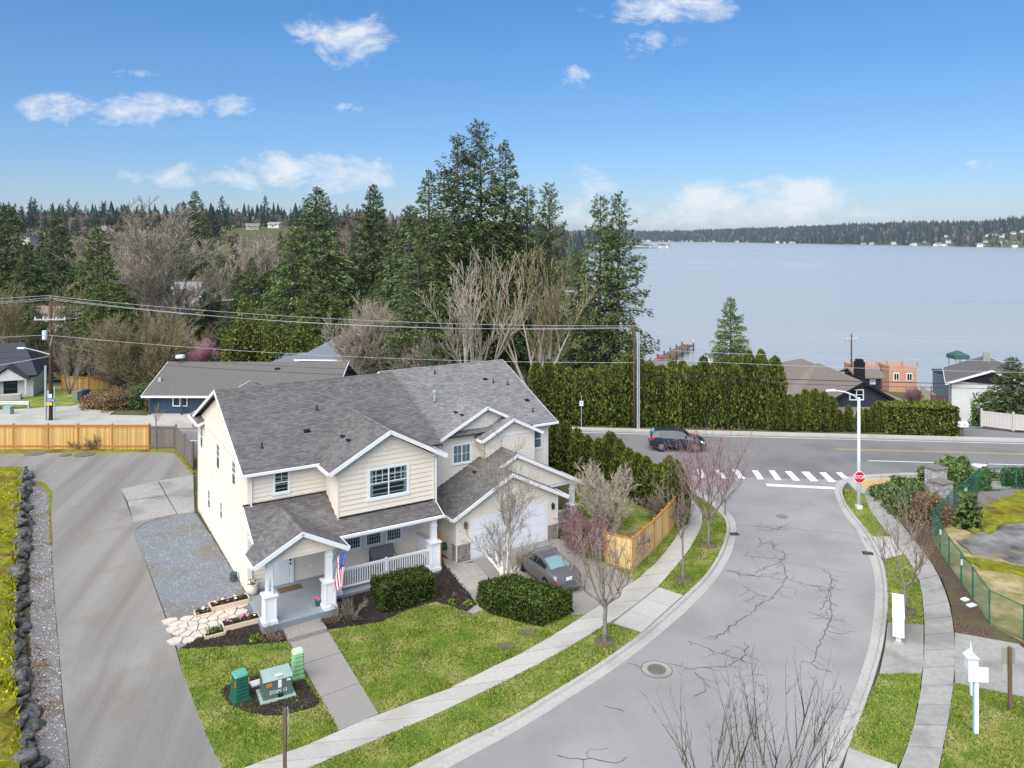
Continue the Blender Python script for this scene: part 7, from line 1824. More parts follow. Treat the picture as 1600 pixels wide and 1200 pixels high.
ro = fixn(r.build('wing_roof', HR['tan'], hD)); MB().loft([hd(31.8, 78.9, .35), hd(40.0, 78.9, .35), hd(35.9, 78.9, 2.75)], [hd(31.8, 79.2, .35), hd(40.0, 79.2, .35), hd(35.9, 79.2, 2.75)]).build('gable', HW['navy'], hD); MB().box2(hd(31.9, 79.3, -5), hd(39.9, 88, .35)).build('wing', HW['tan'], hD)
MB().loft([hd(31.2, 77.6, -.7), hd(40.6, 77.6, -.7), hd(40.6, 79.1, .3), hd(31.2, 79.1, .3)], [hd(31.2, 77.6, -.55), hd(40.6, 77.6, -.55), hd(40.6, 79.1, .45), hd(31.2, 79.1, .45)]).build('lower_roof', HR['tan'], hD)
for i in range(26):
    xx = 32.2 + i * .3; hh = 2.35 - abs(xx - 35.9) * .575
    if hh > .15: p = hd(xx, 78.87, .4 + hh / 2); MB().box(p, (.05, .06, hh)).build('batten', HW['navy'], hD)
for s in (-1, 1): MB().bar(hd(35.9 + s * 4.8, 78.25, .2), hd(35.9, 78.25, 2.93), .06, .26).build('rake_board', M['black'], ro)
p = hd(35.35, 78.84, 1.6); wD = MB().box(p, (1.5, .12, 1.15)).build('window', M['white'], hD)
for s in (-1, 1):
    for zz in (-.24, .24): MB().box((p[0] + s * .34, p[1] - .05, p[2] + zz), (.56, .06, .4)).build('pane', M['carglass'], wD)
p = hd(40.7, 90, 1.9); ch = MB().box(p, (.95, .9, 2.6)).build('chimney', M['black'], hD); MB().box((p[0], p[1], p[2] + 1.4), (.7, .7, .35)).build('chimney_cap', M['black'], ch)
MB().box2(hd(41.6, 92.5, -1), hd(44.4, 96, .9)).build('upper_floor', HW['navy'], hD); r = MB()
for s in (-1, 1): P = [hd(41.2, 94.3 + s * 2.4, .8), hd(44.9, 94.3 + s * 2.4, .8), hd(44.9, 94.3, 1.6), hd(41.2, 94.3, 1.6)]; r.loft(P, [(x, y, z + .14) for x, y, z in P])
fixn(r.build('upper_roof', HR['tan'], hD)); p = hd(43.4, 92.45, .35); MB().box(p, (.7, .1, .6)).build('window', M['white'], hD)
p = hd(29.2, 86.5, -.2); 
for k in range(2):
    p = hd(29.25, 86.5 + k * 2.4, -1.2); wD = MB().box(p, (.12, 1.7, 1.3)).build('window', M['white'], hD); MB().box((p[0] - .06, p[1], p[2]), (.06, 1.3, .95)).build('pane', M['carglass'], wD)
hE = simple_house('house', 'off-white house with dark gable and brown deck at the right edge', 53.6, 86.5, -2.4, R(62), 10, 7.4, 4.4, 1.5, HW['white'], HR['brown'], .6, [('l', 6.0, 2.6, 1.4, 1.5), ('l', 2.6, .6, 1.2, 1.2)], trimm=M['white'], chimney=(2.0, 0, M['mortar']))
MB().loft([(-5.12, -3.0, 4.5), (-5.12, 3.0, 4.5), (-5.12, 0, 5.75)], [(-5.0, -3.0, 4.5), (-5.0, 3.0, 4.5), (-5.0, 0, 5.75)]).build('dark_gable', M['black'], hE)
dkm = pm('brown_deck_wood', (.10, .05, .035), (.14, .075, .05), 4, .8)
MB().box((-3.6, 4.9, 2.2), (2.4, 1.6, .2)).build('deck', dkm, hE)
for k in range(7): MB().box((-4.7 + k * .36, 5.65, 2.75), (.06, .06, 1.0)).build('baluster', dkm, hE)
MB().bar((-4.8, 5.65, 3.25), (-2.4, 5.65, 3.25), .1, .08).build('rail', dkm, hE)
for k in range(9): MB().box((-5.6 - k * .3, 4.9, 2.0 - k * .22), (.32, 1.1, .08)).build('stair_tread', dkm, hE)
for yy in (4.4, 5.4): MB().bar((-5.4, yy, 2.9), (-8.2, yy, 1.0), .08, .1).build('stair_rail', dkm, hE)
hF = simple_house('boathouse', 'slate-blue lakeside tower with dark green canopy on posts', 58.3, 102, -5.4, R(2), 2.0, 5, 5.0, .6, HW['slate'], HR['dark'], .2, [('f', 1.3, 1.0, 1.0, .8)], flatroof=True)
for a in (-1, 1):
    for b in (-1, 1): MB().box((a * .75, b * .75 - 1.5, 6.2), (.1, .1, 2.4)).build('canopy_post', M['galv'], hF)
r = MB(); r.loft([(-1.0, -2.5, 7.3), (1.0, -2.5, 7.3), (1.0, -.5, 7.3), (-1.0, -.5, 7.3)], [(-.95, -2.45, 7.8), (.95, -2.45, 7.8), (.95, -.55, 7.8), (-.95, -.55, 7.8)]); r.loft([(-.95, -2.45, 7.8), (.95, -2.45, 7.8), (.95, -.55, 7.8), (-.95, -.55, 7.8)], [(-.1, -1.6, 8.3), (.1, -1.6, 8.3), (.1, -1.4, 8.3), (-.1, -1.4, 8.3)]); r.build('canopy', pm('green_canopy', (.05, .10, .095), None, rough=.8), hF)
hG = simple_house('villa', 'peach stucco villa with parapets at the lake shore', 56.5, 113, -5.4, R(-6), 3.8, 5, 4.2, .5, HW['peach'], HW['peach'], .0, [('f', 1.0, 2.6, .6, .9), ('f', 2.8, 2.6, .6, .9)], flatroof=True)
MB().box((-4.2, 2, 1.6), (3.8, 4, 5.0)).build('wing', HW['peach'], hG)
for k, (a, b) in enumerate(((-5.9, .2), (-4.2, .2), (-2.6, .2), (-2.1, -2.4), (0, -2.4), (2.1, -2.4))): MB().box((a, b, 4.9 if k > 2 else 4.3), (.25, .25, .7)).build('parapet_post', HW['peach'], hG)
hH = simple_house('boathouse', 'lakeside house with pale grey-green roof showing over the tall hedge', 22.5, 104, -4.6, R(-12), 8.0, 7, 3.4, 2.0, HW['grey'], HR['green'], .5)
simple_house('house', 'pale flat-roofed house between tall hedge and dark house', 31.5, 112, -5.0, R(-6), 7, 6, 4.2, .5, HW['cream'], HW['white'], .3, flatroof=True)
# dock, red boats
t = thing('dock', 'long timber dock reaching into the lake behind the hedge', 'dock', (25.5, 138, LAKEZ), R(64))
for k in range(27): MB().box((.5 + k * 1.0, 0, 1.0), (.92, 2.6, .12)).build('plank', M['wood'], t)
for k in range(6):
    for s in (-1, 1): MB().cyl((2 + k * 4.8, s * 1.2, -1.2), .14, 2.9, 7).build('pile', M['pole'], t)
MB().tube([(26, -1.2, 1.1), (26, -1.2, 2.6)], .04, 6).build('light_mast', M['signwhite'], t)
redm = pm('red_hull', (.55, .05, .03), None, rough=.4)
for k in range(2):
    b = MB(); L_ = 3.4
    b.loft([(-L_ / 2, 0, .25), (-.8, -.38, .1), (.8, -.38, .1), (L_ / 2, 0, .3), (.8, .38, .1), (-.8, .38, .1)], [(-L_ / 2, 0, .42), (-.8, -.4, .4), (.8, -.4, .4), (L_ / 2, 0, .46), (.8, .4, .4), (-.8, .4, .4)])
    o = b.build('kayak', redm, label=['red kayak stored at the root of the dock', 'second red kayak leaning at the dock beside the hedge pole'][k], cat='kayak'); o.location = (26.0 + k * 1.0, 139 + k * 1.4, LAKEZ + 1.1 + k * .5); o.rotation_euler = (.3 * k, 0, R(30 + 50 * k))
# lawns, drives and a picket slope by the lake
far_sheet('lawn', [(1434,628),(1440,618),(1472,618),(1476,631),(1450,632)], M['lawn'])
far_sheet('side_road', [(-40,668),(-40,642),(40,638),(110,634),(150,626),(182,619),(214,624),(170,648),(300,651),(300,668)], M['concrete'], off=.07)
far_sheet('lawn', [(-10,632),(30,612),(80,604),(140,600),(190,604),(180,618),(150,625),(110,633),(40,637)], M['lawn'], off=.05)
far_sheet('lake_drive', [(1492,690),(1494,668),(1500,655),(1560,658),(1640,670),(1640,700)], M['asphalt2'], off=.05)
far_sheet('lawn', [(840,672),(1000,675),(1200,681),(1520,688),(1520,684),(1200,677),(1000,671),(840,668)], M['lawn'], off=.04)
gx, gy = (1405 - 800) / FPX * 95, 95
t = thing('picket_fence', 'pale boundary fence sloping down towards the lake beside the lawn', 'fence', (gx, gy, 0))
a = Vector((49.5, 88, -1.8)) - Vector((gx, gy, 0)); b = Vector((58.5, 110, -4.2)) - Vector((gx, gy, 0))
pk = MB().box((0, 0, .0), (.28, .04, 1.7)).mesh('picket', M['greywhite'] if 'greywhite' in M else HW['cream'])
for k in range(60): p = a.lerp(b, k / 59); o = obj('picket', pk, t); o.location = p; o.rotation_euler = (0, 0, math.atan2(b.y - a.y, b.x - a.x))
for dz in (-.5, .5): MB().bar(a + Vector((0, 0, dz)), b + Vector((0, 0, dz)), .06, .1).build('rail', HW['cream'], t)
# vinyl fence, letter box at the right drive
V_ = [(44.0, 72.0), (46.0, 70.5), (48.2, 69.8), (50.6, 69.2), (53, 68.8), (55.5, 68.5)]
t = thing('vinyl_fence', 'pale grey vinyl panel fence beside the drive at the right edge', 'fence', (V_[0][0], V_[0][1], 0))
vin = pm('pale_vinyl', (.50, .47, .43), (.46, .43, .40), 2, .6)
for (p, q) in zip(V_, V_[1:]):
    for i in range(12):
        s = (i + .5) / 12; o = MB().box((0, 0, .8), (math.hypot(q[0] - p[0], q[1] - p[1]) / 12 - .012, .04, 1.4)).build('panel_board', vin, t); o.location = (p[0] + (q[0] - p[0]) * s - V_[0][0], p[1] + (q[1] - p[1]) * s - V_[0][1], 0); o.rotation_euler = (0, 0, math.atan2(q[1] - p[1], q[0] - p[0]))
    for zz in (.15, 1.45): MB().bar((p[0] - V_[0][0], p[1] - V_[0][1], zz), (q[0] - V_[0][0], q[1] - V_[0][1], zz), .07, .12).build('rail', vin, t)
for p in V_: MB().box((p[0] - V_[0][0], p[1] - V_[0][1], .85), (.15, .15, 1.75)).build('post', vin, t)
x, y = 40.3, far_edge(40.3) + 1.3; t = thing('letter_box', 'white roadside letter boxes on a timber post by the right drive', 'mailbox', (x, y, terr(x, y)))
MB().box((0, 0, .5), (.14, .14, 1.0)).build('post', M['wood'], t); MB().box((0, 0, 1.05), (.8, .45, .1)).build('shelf', M['white'], t)
for k in (-.2, .2): MB().tube([(k, -.28, 1.28), (k, .28, 1.28)], .17, 10).build('box', M['signwhite'], t)
# bins, cabinet, guard rail, pick-up at the left
def bin_(px, py, c, label, Y=84.0):
    x = (px - 800) / FPX * Y; z = terr(x, Y); t = thing('wheelie_bin', label, 'bin', (x, Y, z + .05), -.2)
    MB().taper((0, 0, .06), (.5, .6), (.66, .8), .95).build('body', c, t); MB().box((0, 0, 1.06), (.7, .85, .1)).build('lid', c, t)
    for s in (-1, 1): MB().tube([(s * .28, .3, .12), (s * .34, .3, .12)], .13, 10).build('wheel', M['rubber'], t)
bin_(121, 628, pm('grey_bin', (.20, .21, .20), None, rough=.5), 'grey wheelie bin at the side road'); bin_(133, 625, pm('blue_bin', (.02, .06, .16), None, rough=.5), 'blue wheelie bin beside the grey one', 85)
x, y = -50.5, 77.0; t = thing('cabinet', 'small green roadside utility cabinet near the left pole', 'utility box', (x, y, terr(x, y))); MB().box((0, 0, .4), (.75, .6, .8)).build('body', M['xtop'], t); MB().box((0, 0, .84), (.82, .66, .08)).build('lid', M['xtop'], t)
t = thing('guard_rail', 'grey steel guard rail at the left edge of the side road', 'guard rail', (-56, 79.5, terr(-56, 79.5)))
MB().loft([(-4, 0, .45), (-4, -.08, .55), (-4, 0, .65), (-4, -.08, .75), (-4, 0, .85)], [(6, 0, .45), (6, -.08, .55), (6, 0, .65), (6, -.08, .75), (6, 0, .85)]).build('beam', M['galv'], t)
for k in range(6): MB().box((-3.6 + k * 1.9, .12, .35), (.14, .18, .9)).build('post', M['galv'], t)
x, y = -46.2, 76.6; t = thing('stop_sign', 'stop sign seen from behind next to the left utility pole', 'sign', (x, y, terr(x, y)), .15)
MB().box((0, 0, 1.1), (.09, .09, 2.2)).build('post', M['galv'], t); MB().loft([(a, -.01, b + 2.2) for a, b in oct_], [(a, .01, b + 2.2) for a, b in oct_]).build('sign_plate', M['galv'], t)
pk_t = [(0, .95), (.05, 1.0), (1.9, 1.0), (2.0, 1.5), (2.4, 1.78), (3.4, 1.76), (4.1, 1.2), (5.2, 1.1), (5.5, .8)]
make_car('pickup_truck', 'dark pick-up truck parked by the white house at the left edge', (-57.2, 83.4, terr(-57.2, 83.4) + .02), R(172), car_paint('black_paint', (.012, .014, .02)),
         top=pk_t, belt=[(0, .9), (1.9, .98), (4.2, 1.05), (5.3, .85), (5.5, .6)], wid=[(0, .9), (.3, .95), (5.0, .95), (5.5, .75)], roofw=[(0, .8), (2, .72), (3.5, .72), (5.5, .8)], sill=[(0, .45), (5.5, .42)], L=5.5, wheels=(1.1, 4.5), wr=.4, glass_side=[(2.3, 2.9), (2.95, 3.6)], glass_rear=(2.02, 2.3), glass_front=(3.45, 4.05), lamps=[(.02, .2, .25, .42, M['tail'])], plate_z=.7)
cx, cy = (428 - 800) / FPX * 196, 196
make_car('distant_car', 'far small dark car on the side road between the trees', (cx, cy, terr(cx, cy) + .12), R(80), navy, top=[(0, .7), (.2, 1.1), (.6, 1.5), (2.4, 1.55), (3.4, 1.05), (4.3, .85), (4.5, .5)], belt=[(0, .7), (.3, 1.0), (3.4, .95), (4.5, .5)], wid=[(0, .75), (.4, .88), (4, .86), (4.5, .6)], roofw=[(0, .6), (4.5, .6)], sill=[(0, .3), (4.5, .3)], L=4.5, wheels=(.9, 3.6), wr=.33, glass_side=[(.8, 1.8), (1.9, 2.9)], glass_rear=(.2, .6), glass_front=(2.5, 3.3), lamps=[(.02, .2, .3, .43, M['tail'])])
far_sheet('far_road', [(412,522),(416,500),(428,484),(441,484),(440,500),(442,522)], M['asphalt'], off=.1)
# small cedar fence behind the orchard tree
board_fence('cedar_fence', 'small orange cedar fence behind the orchard tree by the white house', [(-54.5, 93), (-50.5, 91.5), (-48.2, 95)], 1.9, (M['cedar_obj'], M['cedarframe']), True, step=.3, ground=lambda x, y: terr(x, y), cap=False)

# ---------------------------------------------------------------- trees
firs = [tree_proto('fir', *conifer_data(200 + i, 20, [4.6, 4.0, 5.2, 4.4][i], 380, 60, [.05, .12, .06, .18][i], .5, [0, .05, .0, .08][i], .30, .8, ragged=[.28, .4, .25, .45][i]), [M['fir'], M['fir'], M['fir2'], M['fir']][i], M['barkdark']) for i in range(4)]
bigfirs = [tree_proto('fir', *conifer_data(220 + i, 30, [5.0, 5.6, 4.6][i], 380, 62, [.16, .22, .12][i], .56, [.15, .13, .18][i], .26, .66, ragged=.55), M['fir'], M['barkdark']) for i in range(3)]
farfirs = [tree_proto('fir', *conifer_data(240 + i, 20, 3.6 + .5 * i, 90, 13, .06, 1.25, 0, .3, .85, ragged=.35), M['firfar'], M['barkdark']) for i in range(3)]
def fir(px, top, Y, i, label, protos=firs, h0=20.0, width=1.0, name='fir_tree', group=None, base=None):
    x = (px - 800) / FPX * Y; z = terr(x, Y) if base is None else base; h = CAMH + (YH - top) * Y / FPX - z; s = h / h0
    return put_tree(protos[i % len(protos)], name, label, 'tree', (x, Y, z - .1), i * 2.1 + px, (s * width, s * width, s), group)
for k, a in enumerate([(152,352,122,2,'dense dark cedar left of the tall bare cottonwoods',1.0),(90,330,205,1,'fir behind the dense cedar, at the left',1.1),(10,318,185,2,'broad dark fir at the left edge below the skyline',1.25),(42,378,165,3,'shorter dark fir in front of the broad one at the left edge',1.3),
                       (493,290,150,0,'broad tall fir above the grey hip-roofed house, left of the pointed one',1.3),(458,352,138,2,'lighter green cedar in front of the broad tall fir',1.1),(583,286,160,1,'pointed open fir standing alone right of the broad one',1.0),(305,297,330,2,'distant pointed fir on the skyline behind the cottonwoods',1.0),
                       (408,385,170,2,'slender dark conifer left of the side road',.7),(395,400,160,0,'dark conifer clump left of the distant car',.9),(438,360,190,1,'narrow cypress-like conifer beside the side road',.6),(640,318,130,3,'ragged fir at the left flank of the tall grove',1.1),(372,415,155,2,'dark conifer right of the cottonwoods',1.0),(345,392,205,0,'dark conifer behind the right cottonwood',1.0),(118,405,172,1,'dark conifer between the two left firs',1.1),(66,392,180,0,'dark fir left of the dense cedar',1.1),(352,472,120,0,'low dark conifer behind the long low roof',1.1),(560,470,118,2,'low bushy green conifer behind the grey house',1.6)]):
    fir(*a[:5], width=a[5])
for k, a in enumerate([(718,206,104,0,'leftmost tall fir of the central grove with open crown',.95),(752,186,107,1,'tallest fir in the middle of the central grove',.9),(788,216,110,2,'tall fir right of the tallest in the central grove',.95),(672,262,98,2,'lower fir with long boughs at the left of the grove',1.05),(826,288,112,0,'shorter fir at the right shoulder of the grove',1.0),
                       (858,284,118,1,'thin pointed fir right of the grove',.8),(936,302,98,0,'left one of the two firs at the lake edge',.95),(965,296,96,2,'right one of the two firs at the lake edge',.95),(905,385,104,1,'short fir between grove and lakeside pair',1.0),(655,380,90,0,'low shaggy fir at the foot of the grove, left',1.4)]):
    fir(*a[:5], protos=bigfirs, h0=30.0, width=a[5])
fir(1142, 462, 97, 2, 'neat cone-shaped fir standing alone before the lake', width=1.0)
fir(1582, 556, 74, 1, 'drooping weeping cedar before the house at the right edge', width=2.2, name='weeping_cedar')
x, y = 47.0, 75.5; mound('evergreen_shrub', 'round dark evergreen beside the weeping cedar', 'shrub', on_terr(x, y), 1.8, 1.5, 3.0, M['rhodo'], 2600, .15, 301)
# broad evergreen masses behind the long roof
for k, (px, py_top, Y, rx, ry, l) in enumerate([(385,490,112,5.0,4,'tall dense arborvitae clump above the long low roof, left'),(432,520,106,4.2,3,'dense dark hedge tree above the long low roof'),(478,522,106,4.0,3,'dark hedge tree left of the grey house roof'),(520,470,140,7,5,'broad rounded green bush behind the grey house'),(575,478,138,6,5,'broad yellow-green bush right of the rounded one'),(655,440,112,6,5,'bright olive bush at the left foot of the grove'),(640,520,98,5,4,'low green bush beside the grey house'),(690,470,96,5,4,'dark green bush under the grove')]):
    x = (px - 800) / FPX * Y; z = terr(x, Y); h = CAMH + (YH - py_top) * Y / FPX - z
    mound('evergreen_clump', l, 'shrub', (x, Y, z), rx * .72, ry * .72, h, M['thuja'] if k in (1, 2) else (M['fir2'] if k % 2 else M['thuja_pale']), 6500, .24, 310 + k, lump=.16)
# bare trees of the middle distance
bare = [bare_data(400, 20, .42, .30, 5, (2, 3), .62, .42, .64, 1, .09, .022, start=.25), bare_data(401, 20, .48, .28, 5, (2, 3), .5, .38, .64, 1, .1, .022, start=.2), bare_data(402, 12, .40, .22, 3, (2, 3), .55, .62, .55, 6, .08, .02, fan=.48, start=.3), bare_data(403, 8, .55, .10, 4, (2, 4), .5, .42, .64, 9, .12, .014, fan=.75, start=.15)]
bare_me = {}
def baretree(px, top, Y, i, label, mtw, width=1.0, h0=None, name='bare_tree', mt=None, group=None, cat='tree'):
    x = (px - 800) / FPX * Y; z = terr(x, Y); h = CAMH + (YH - top) * Y / FPX - z; s = h / (20, 20, 12, 8)[i]; key = (i, mtw.name)
    t, me = put_bare(bare[i], name, label, cat, (x, Y, z - .1), mt or M['bark'], mtw, px * .37, (s * width, s * width, s), group, meshes=bare_me.get(key)); bare_me[key] = me
for a in [(236,318,148,0,'tall pale bare cottonwood, left one of the tall trio',M['twiggrey'],1.9),(280,310,152,1,'tall pale bare cottonwood in the middle of the trio',M['twiggrey'],1.9),(335,350,158,0,'pale bare cottonwood right of the trio',M['twiggrey'],1.7),(200,372,190,1,'greyish bare tree behind the dense cedar',M['twiggrey'],1.2),(745,378,86,2,'big bare maple with olive twigs in front of the grove, left',M['twiggrey'],1.0),(838,368,88,2,'big bare maple with olive twigs in front of the grove, right',M['twigolive'],1.05),
          (612,372,165,0,'thin pale bare tree behind the grey house',M['twiggrey'],.9),(575,450,96,3,'pale upright bare saplings beside the grey house roof, left',M['twiggrey'],.7),(612,462,98,3,'pale upright bare saplings beside the grey house roof, right',M['twiggrey'],.7),(45,425,112,2,'olive bare tree at the left edge behind the white house',M['twigolive'],1.3),(0,440,105,1,'olive bare tree cut by the left edge',M['twigolive'],1.2),(107,528,90,2,'spreading bare orchard tree with thick trunk before the orange fence',M['twig'],.9),(150,520,103,2,'grey-trunked bare tree right of the orchard tree',M['twig'],.9),
          (225,470,92,3,'large olive willow bush beside the long low house',M['twigolive'],1.0),(190,530,94,3,'brown bare thicket left of the willow bush',M['twig'],1.0),(300,515,120,3,'tree in pink blossom behind the long low roof',M['pinkbud'],1.1),(330,522,125,3,'second pink blossoming tree right of the first',M['pinkbud'],.9),(660,500,90,3,'light bare shrub at the foot of the grove',M['twiggrey'],.8),(270,430,165,2,'grey bare thicket below the cottonwoods',M['twiggrey'],1.4),(205,440,160,2,'grey-brown bare thicket behind the pole',M['twig'],1.4),(1425,600,100,3,'small reddish bare tree by the peach villa',M['twigpink'],.8),(1385,612,90,3,'bare brown tree before the peach villa',M['twigpink'],.8)]:
    baretree(a[0], a[1], a[2], a[3], a[4], a[5], a[6], mt=M['palebark'] if a[5] in (M['twiggrey'], M['twigolive']) else None)
mound('bare_thicket', 'low brown bramble mound at the corner of the side road', 'shrub', on_terr(-41.3, 80.3), 2.2, 1.7, 1.7, M['brush'], 5000, .10, 330); mound('bare_thicket', 'grey-brown bramble mound left of the evergreen bush', 'shrub', on_terr(-43.4, 80.6), 1.7, 1.5, 1.4, M['brush'], 4000, .10, 331)
mound('evergreen_shrub', 'green rounded bush at the end of the long low house', 'shrub', on_terr(-38.6, 80.6), 1.7, 1.4, 2.1, M['rhodo'], 2600, .13, 332); mound('golden_shrub', 'tan rounded bush against the blue house corner', 'shrub', on_terr(-36.9, 79.4), .9, .9, 1.7, M['brush'], 2200, .09, 333)
# hillside at the left: houses and trees one by one
rng = random.Random(17)
nearh = [(294,438,225,'pale two-storey house between the cottonwood trunks','cream','grey',.2,7,6,4.6),(225,462,215,'low pale building behind the cottonwoods','grey','grey',-.1,9,6,2.6),(272,488,190,'yellow house behind the pink blossom','yellow','brown',.3,6,5,3.4),(345,432,210,'pale house half hidden at the right of the cottonwoods','cream','dark',.1,8,7,3.5),(545,425,200,'pale house with brown roof between the tall firs','cream','brown',-.4,9,7,4.0),(600,440,190,'white building behind the pointed fir','white','blue',.2,10,6,3),(98,438,160,'house with wide brown roof behind the dense cedar','tan','tan',-.1,12,8,3),(880,395,230,'pale shore house glimpsed behind the grove','cream','brown',.2,9,7,4),(815,470,150,'white boathouse glimpsed under the grove','white','grey',.1,8,6,3),(395,352,560,'brown-roofed house on the green hill slope','tan','tan',.2,9,6,3.0),(430,350,580,'pale house on the green hill slope right of the brown roof','cream','grey',-.2,9,6,3.0),(38,362,420,'white house high at the left edge of the hillside','cream','dark',.1,9,7,3.5),(165,347,480,'white house on the hill above the dense cedar','cream','grey',.3,9,7,3.5)]
for (px, py, Y, l, wm, rm, rz, w, d, hh) in nearh:
    x = (px - 800) / FPX * Y; z = terr(x, Y); zw = CAMH + (YH - py) * Y / FPX - hh
    simple_house('house', l, x, Y, max(z, min(zw, z + 3)), rz, w, d, hh, d * .22, HW[wm], HR[rm], .5, [('f', w * .25, hh * .55, 1.4, 1.2), ('f', w * .7, hh * .55, 1.6, 1.2), ('f', w * .45, .8, 1.6, 1.3)], base=8)
far_sheet('hill_meadow', [(372,356),(400,351),(462,352),(470,358),(420,362)], M['lawn'], off=.6)
vk = 0
for k in range(400):
    Y = rng.uniform(98, 235); px = rng.uniform(-30, 700); x = (px - 800) / FPX * Y
    if lake_sd(x, Y) < 30 or (Y < 116 and px > 330) or (395 < px < 455 and Y > 130) or (x > -66 and x < -36 and Y < 100): continue
    i = (2, 3, 2, 1)[vk % 4]; mt_ = (M['twig'], M['twigolive'], M['twiggrey'])[vk % 3]; h = rng.uniform(5, 10) * (1.35 if i == 1 else 1); s_ = h / (20, 20, 12, 8)[i] ; key = (i, mt_.name)
    t, me = put_bare(bare[i], 'valley_bare_tree', 'leafless tree in the mixed wood of the valley behind the low house', 'tree', (x, Y, terr(x, Y) - .1), M['bark'], mt_, rng.uniform(0, 6.3), (s_ * 1.3, s_ * 1.3, s_), 'bare trees in the valley wood', meshes=bare_me.get(key)); bare_me[key] = me; vk += 1
    if vk >= 26: break
vk = 0
for k in range(400):
    Y = rng.uniform(112, 235); px = rng.uniform(-30, 690); x = (px - 800) / FPX * Y
    if lake_sd(x, Y) < 30 or (395 < px < 455 and Y > 125) or (200 < px < 360 and Y < 150): continue
    h = rng.uniform(6, 15); s_ = h / 20
    put_tree(firs[vk % 4], 'valley_conifer', 'green conifer in the mixed wood of the valley behind the low house', 'tree', (x, Y, terr(x, Y) - .1), rng.uniform(0, 6.3), (s_ * 1.5, s_ * 1.5, s_), 'conifers in the valley wood'); vk += 1
    if vk >= 46: break
farbare = [bare_data(450 + i, 14, .5, .28, 3, (3, 4), .5, .42, .66, 1, .1, .07, start=.25) for i in range(2)]
fb_me = {}
n_f = 0
for k in range(1400):
    Y = rng.uniform(215, 760) if k % 3 else rng.uniform(560, 800); px = rng.uniform(-60, 905) if Y > 330 else rng.uniform(-40, 700)
    x = (px - 800) / FPX * Y
    if lake_sd(x, Y) < 25: continue
    if 365 < px < 475 and 380 < Y < 600: continue
    z = terr(x, Y)
    if rng.random() < .5:
        h = rng.uniform(11, 26) * (1.0 if Y > 400 else .8); put_tree(farfirs[n_f % 3], 'hillside_fir', 'dark fir standing in the wooded hillside beyond the valley', 'tree', (x, Y, z - .2), rng.uniform(0, 6.3), (h / 20 * rng.uniform(.85, 1.3), h / 20 * rng.uniform(.85, 1.3), h / 20), 'firs on the far hillside')
    else:
        h = rng.uniform(9, 15); i = n_f % 2
        t, me = put_bare(farbare[i], 'hillside_bare_tree', 'leafless grey-brown tree in the wooded hillside beyond the valley', 'tree', (x, Y, z - .2), M['bark'], M['twig'], rng.uniform(0, 6.3), h / 14, 'bare trees on the far hillside', meshes=fb_me.get(i)); fb_me[i] = me
    n_f += 1
    if n_f >= 470: break
# woods too far to tell apart: far shores and skyline
def far_wood(name, label, spots, mats, seed, hr=(11, 24), pf=.62):
    rg = np.random.default_rng(seed); n = len(spots); P = np.array([(x, y, terr(x, y)) for x, y in spots]); h = hr[0] + (hr[1] - hr[0]) * rg.random(n) ** 1.6 * (.6 + .5 * np.array([.5 + mnoise.noise((x * .006, y * .006, 3.0)) for x, y in spots])).clip(.4, 1.2); r = h * rg.uniform(.16, .27, n) * (1 if hr[0] > 8 else 1.6); kind = rg.random(n) < pf
    V = []; F = []; mi = []
    for i in range(n):
        b = len(V); k = 5; x, y, z = P[i]; a0 = rg.uniform(0, 6.28)
        if kind[i]:
            for zz, rr in ((.08, 1.0), (.5, .62), (1.0, .03)):
                for j in range(k): a = a0 + 6.283 * j / k; q = rr * rg.uniform(.75, 1.2); V.append((x + r[i] * q * math.cos(a), y + r[i] * q * math.sin(a), z + h[i] * zz))
            lv = 3
        else:
            hh = h[i] * .75
            for zz, rr in ((.1, .7), (.45, 1.25), (.8, .95), (1.0, .25)):
                for j in range(k): a = a0 + 6.283 * j / k; q = rr * rg.uniform(.7, 1.2); V.append((x + r[i] * .8 * q * math.cos(a), y + r[i] * .8 * q * math.sin(a), z + hh * (zz + rg.uniform(-.1, .1))))
            lv = 4
        for l in range(lv - 1):
            for j in range(k): F.append((b + l * k + j, b + l * k + (j + 1) % k, b + (l + 1) * k + (j + 1) % k, b + (l + 1) * k + j)); mi.append(0 if kind[i] else 1)
    obj(name, np_mesh(name, V, F, mats, False, mi), kind='stuff', label=label, cat='forest')
fm1 = leaf_mat('far_fir_wood', (.018, .032, .024), (.04, .058, .04), .35); fm2 = leaf_mat('far_bare_wood', (.085, .066, .06), (.13, .10, .088), .3)
shore = []
while len(shore) < 80:
    x = rng.uniform(1000, 1750); y = rng.uniform(1380, 2300); d = lake_sd(x, y)
    if 5 < d < 270 and (d < 50 or len(shore) % 3): shore.append((x, y, d))
sp = []
while len(sp) < 15000:
    if rng.random() < .5: y = rng.uniform(1350, 3350); x = rng.uniform(900, 2300)
    else: y = rng.uniform(3300, 4700); x = rng.uniform(100, 1800)
    d = lake_sd(x, y)
    if y < 2400 and any(abs(x / y - a / b) < .009 and b - 190 < y < b + 14 for a, b, c in shore) and rng.random() < .9: continue
    if 12 < d < 620 and rng.random() < (1.0 if d > 120 or rng.random() < .5 else .5): sp.append((x, y))
far_wood('far_shore_wood', 'wooded hills along the far shore of the lake', sp, [fm1, fm2], 1, (13, 36), .82)
sp = []
while len(sp) < 5200:
    y = rng.uniform(700, 1900); px = rng.uniform(-120, 990); x = (px - 800) / FPX * y
    if lake_sd(x, y) > 14: sp.append((x, y))
far_wood('skyline_wood', 'mixed woods along the left skyline and near headland', sp, [fm1, fm2], 2, (9, 30))
sp = []
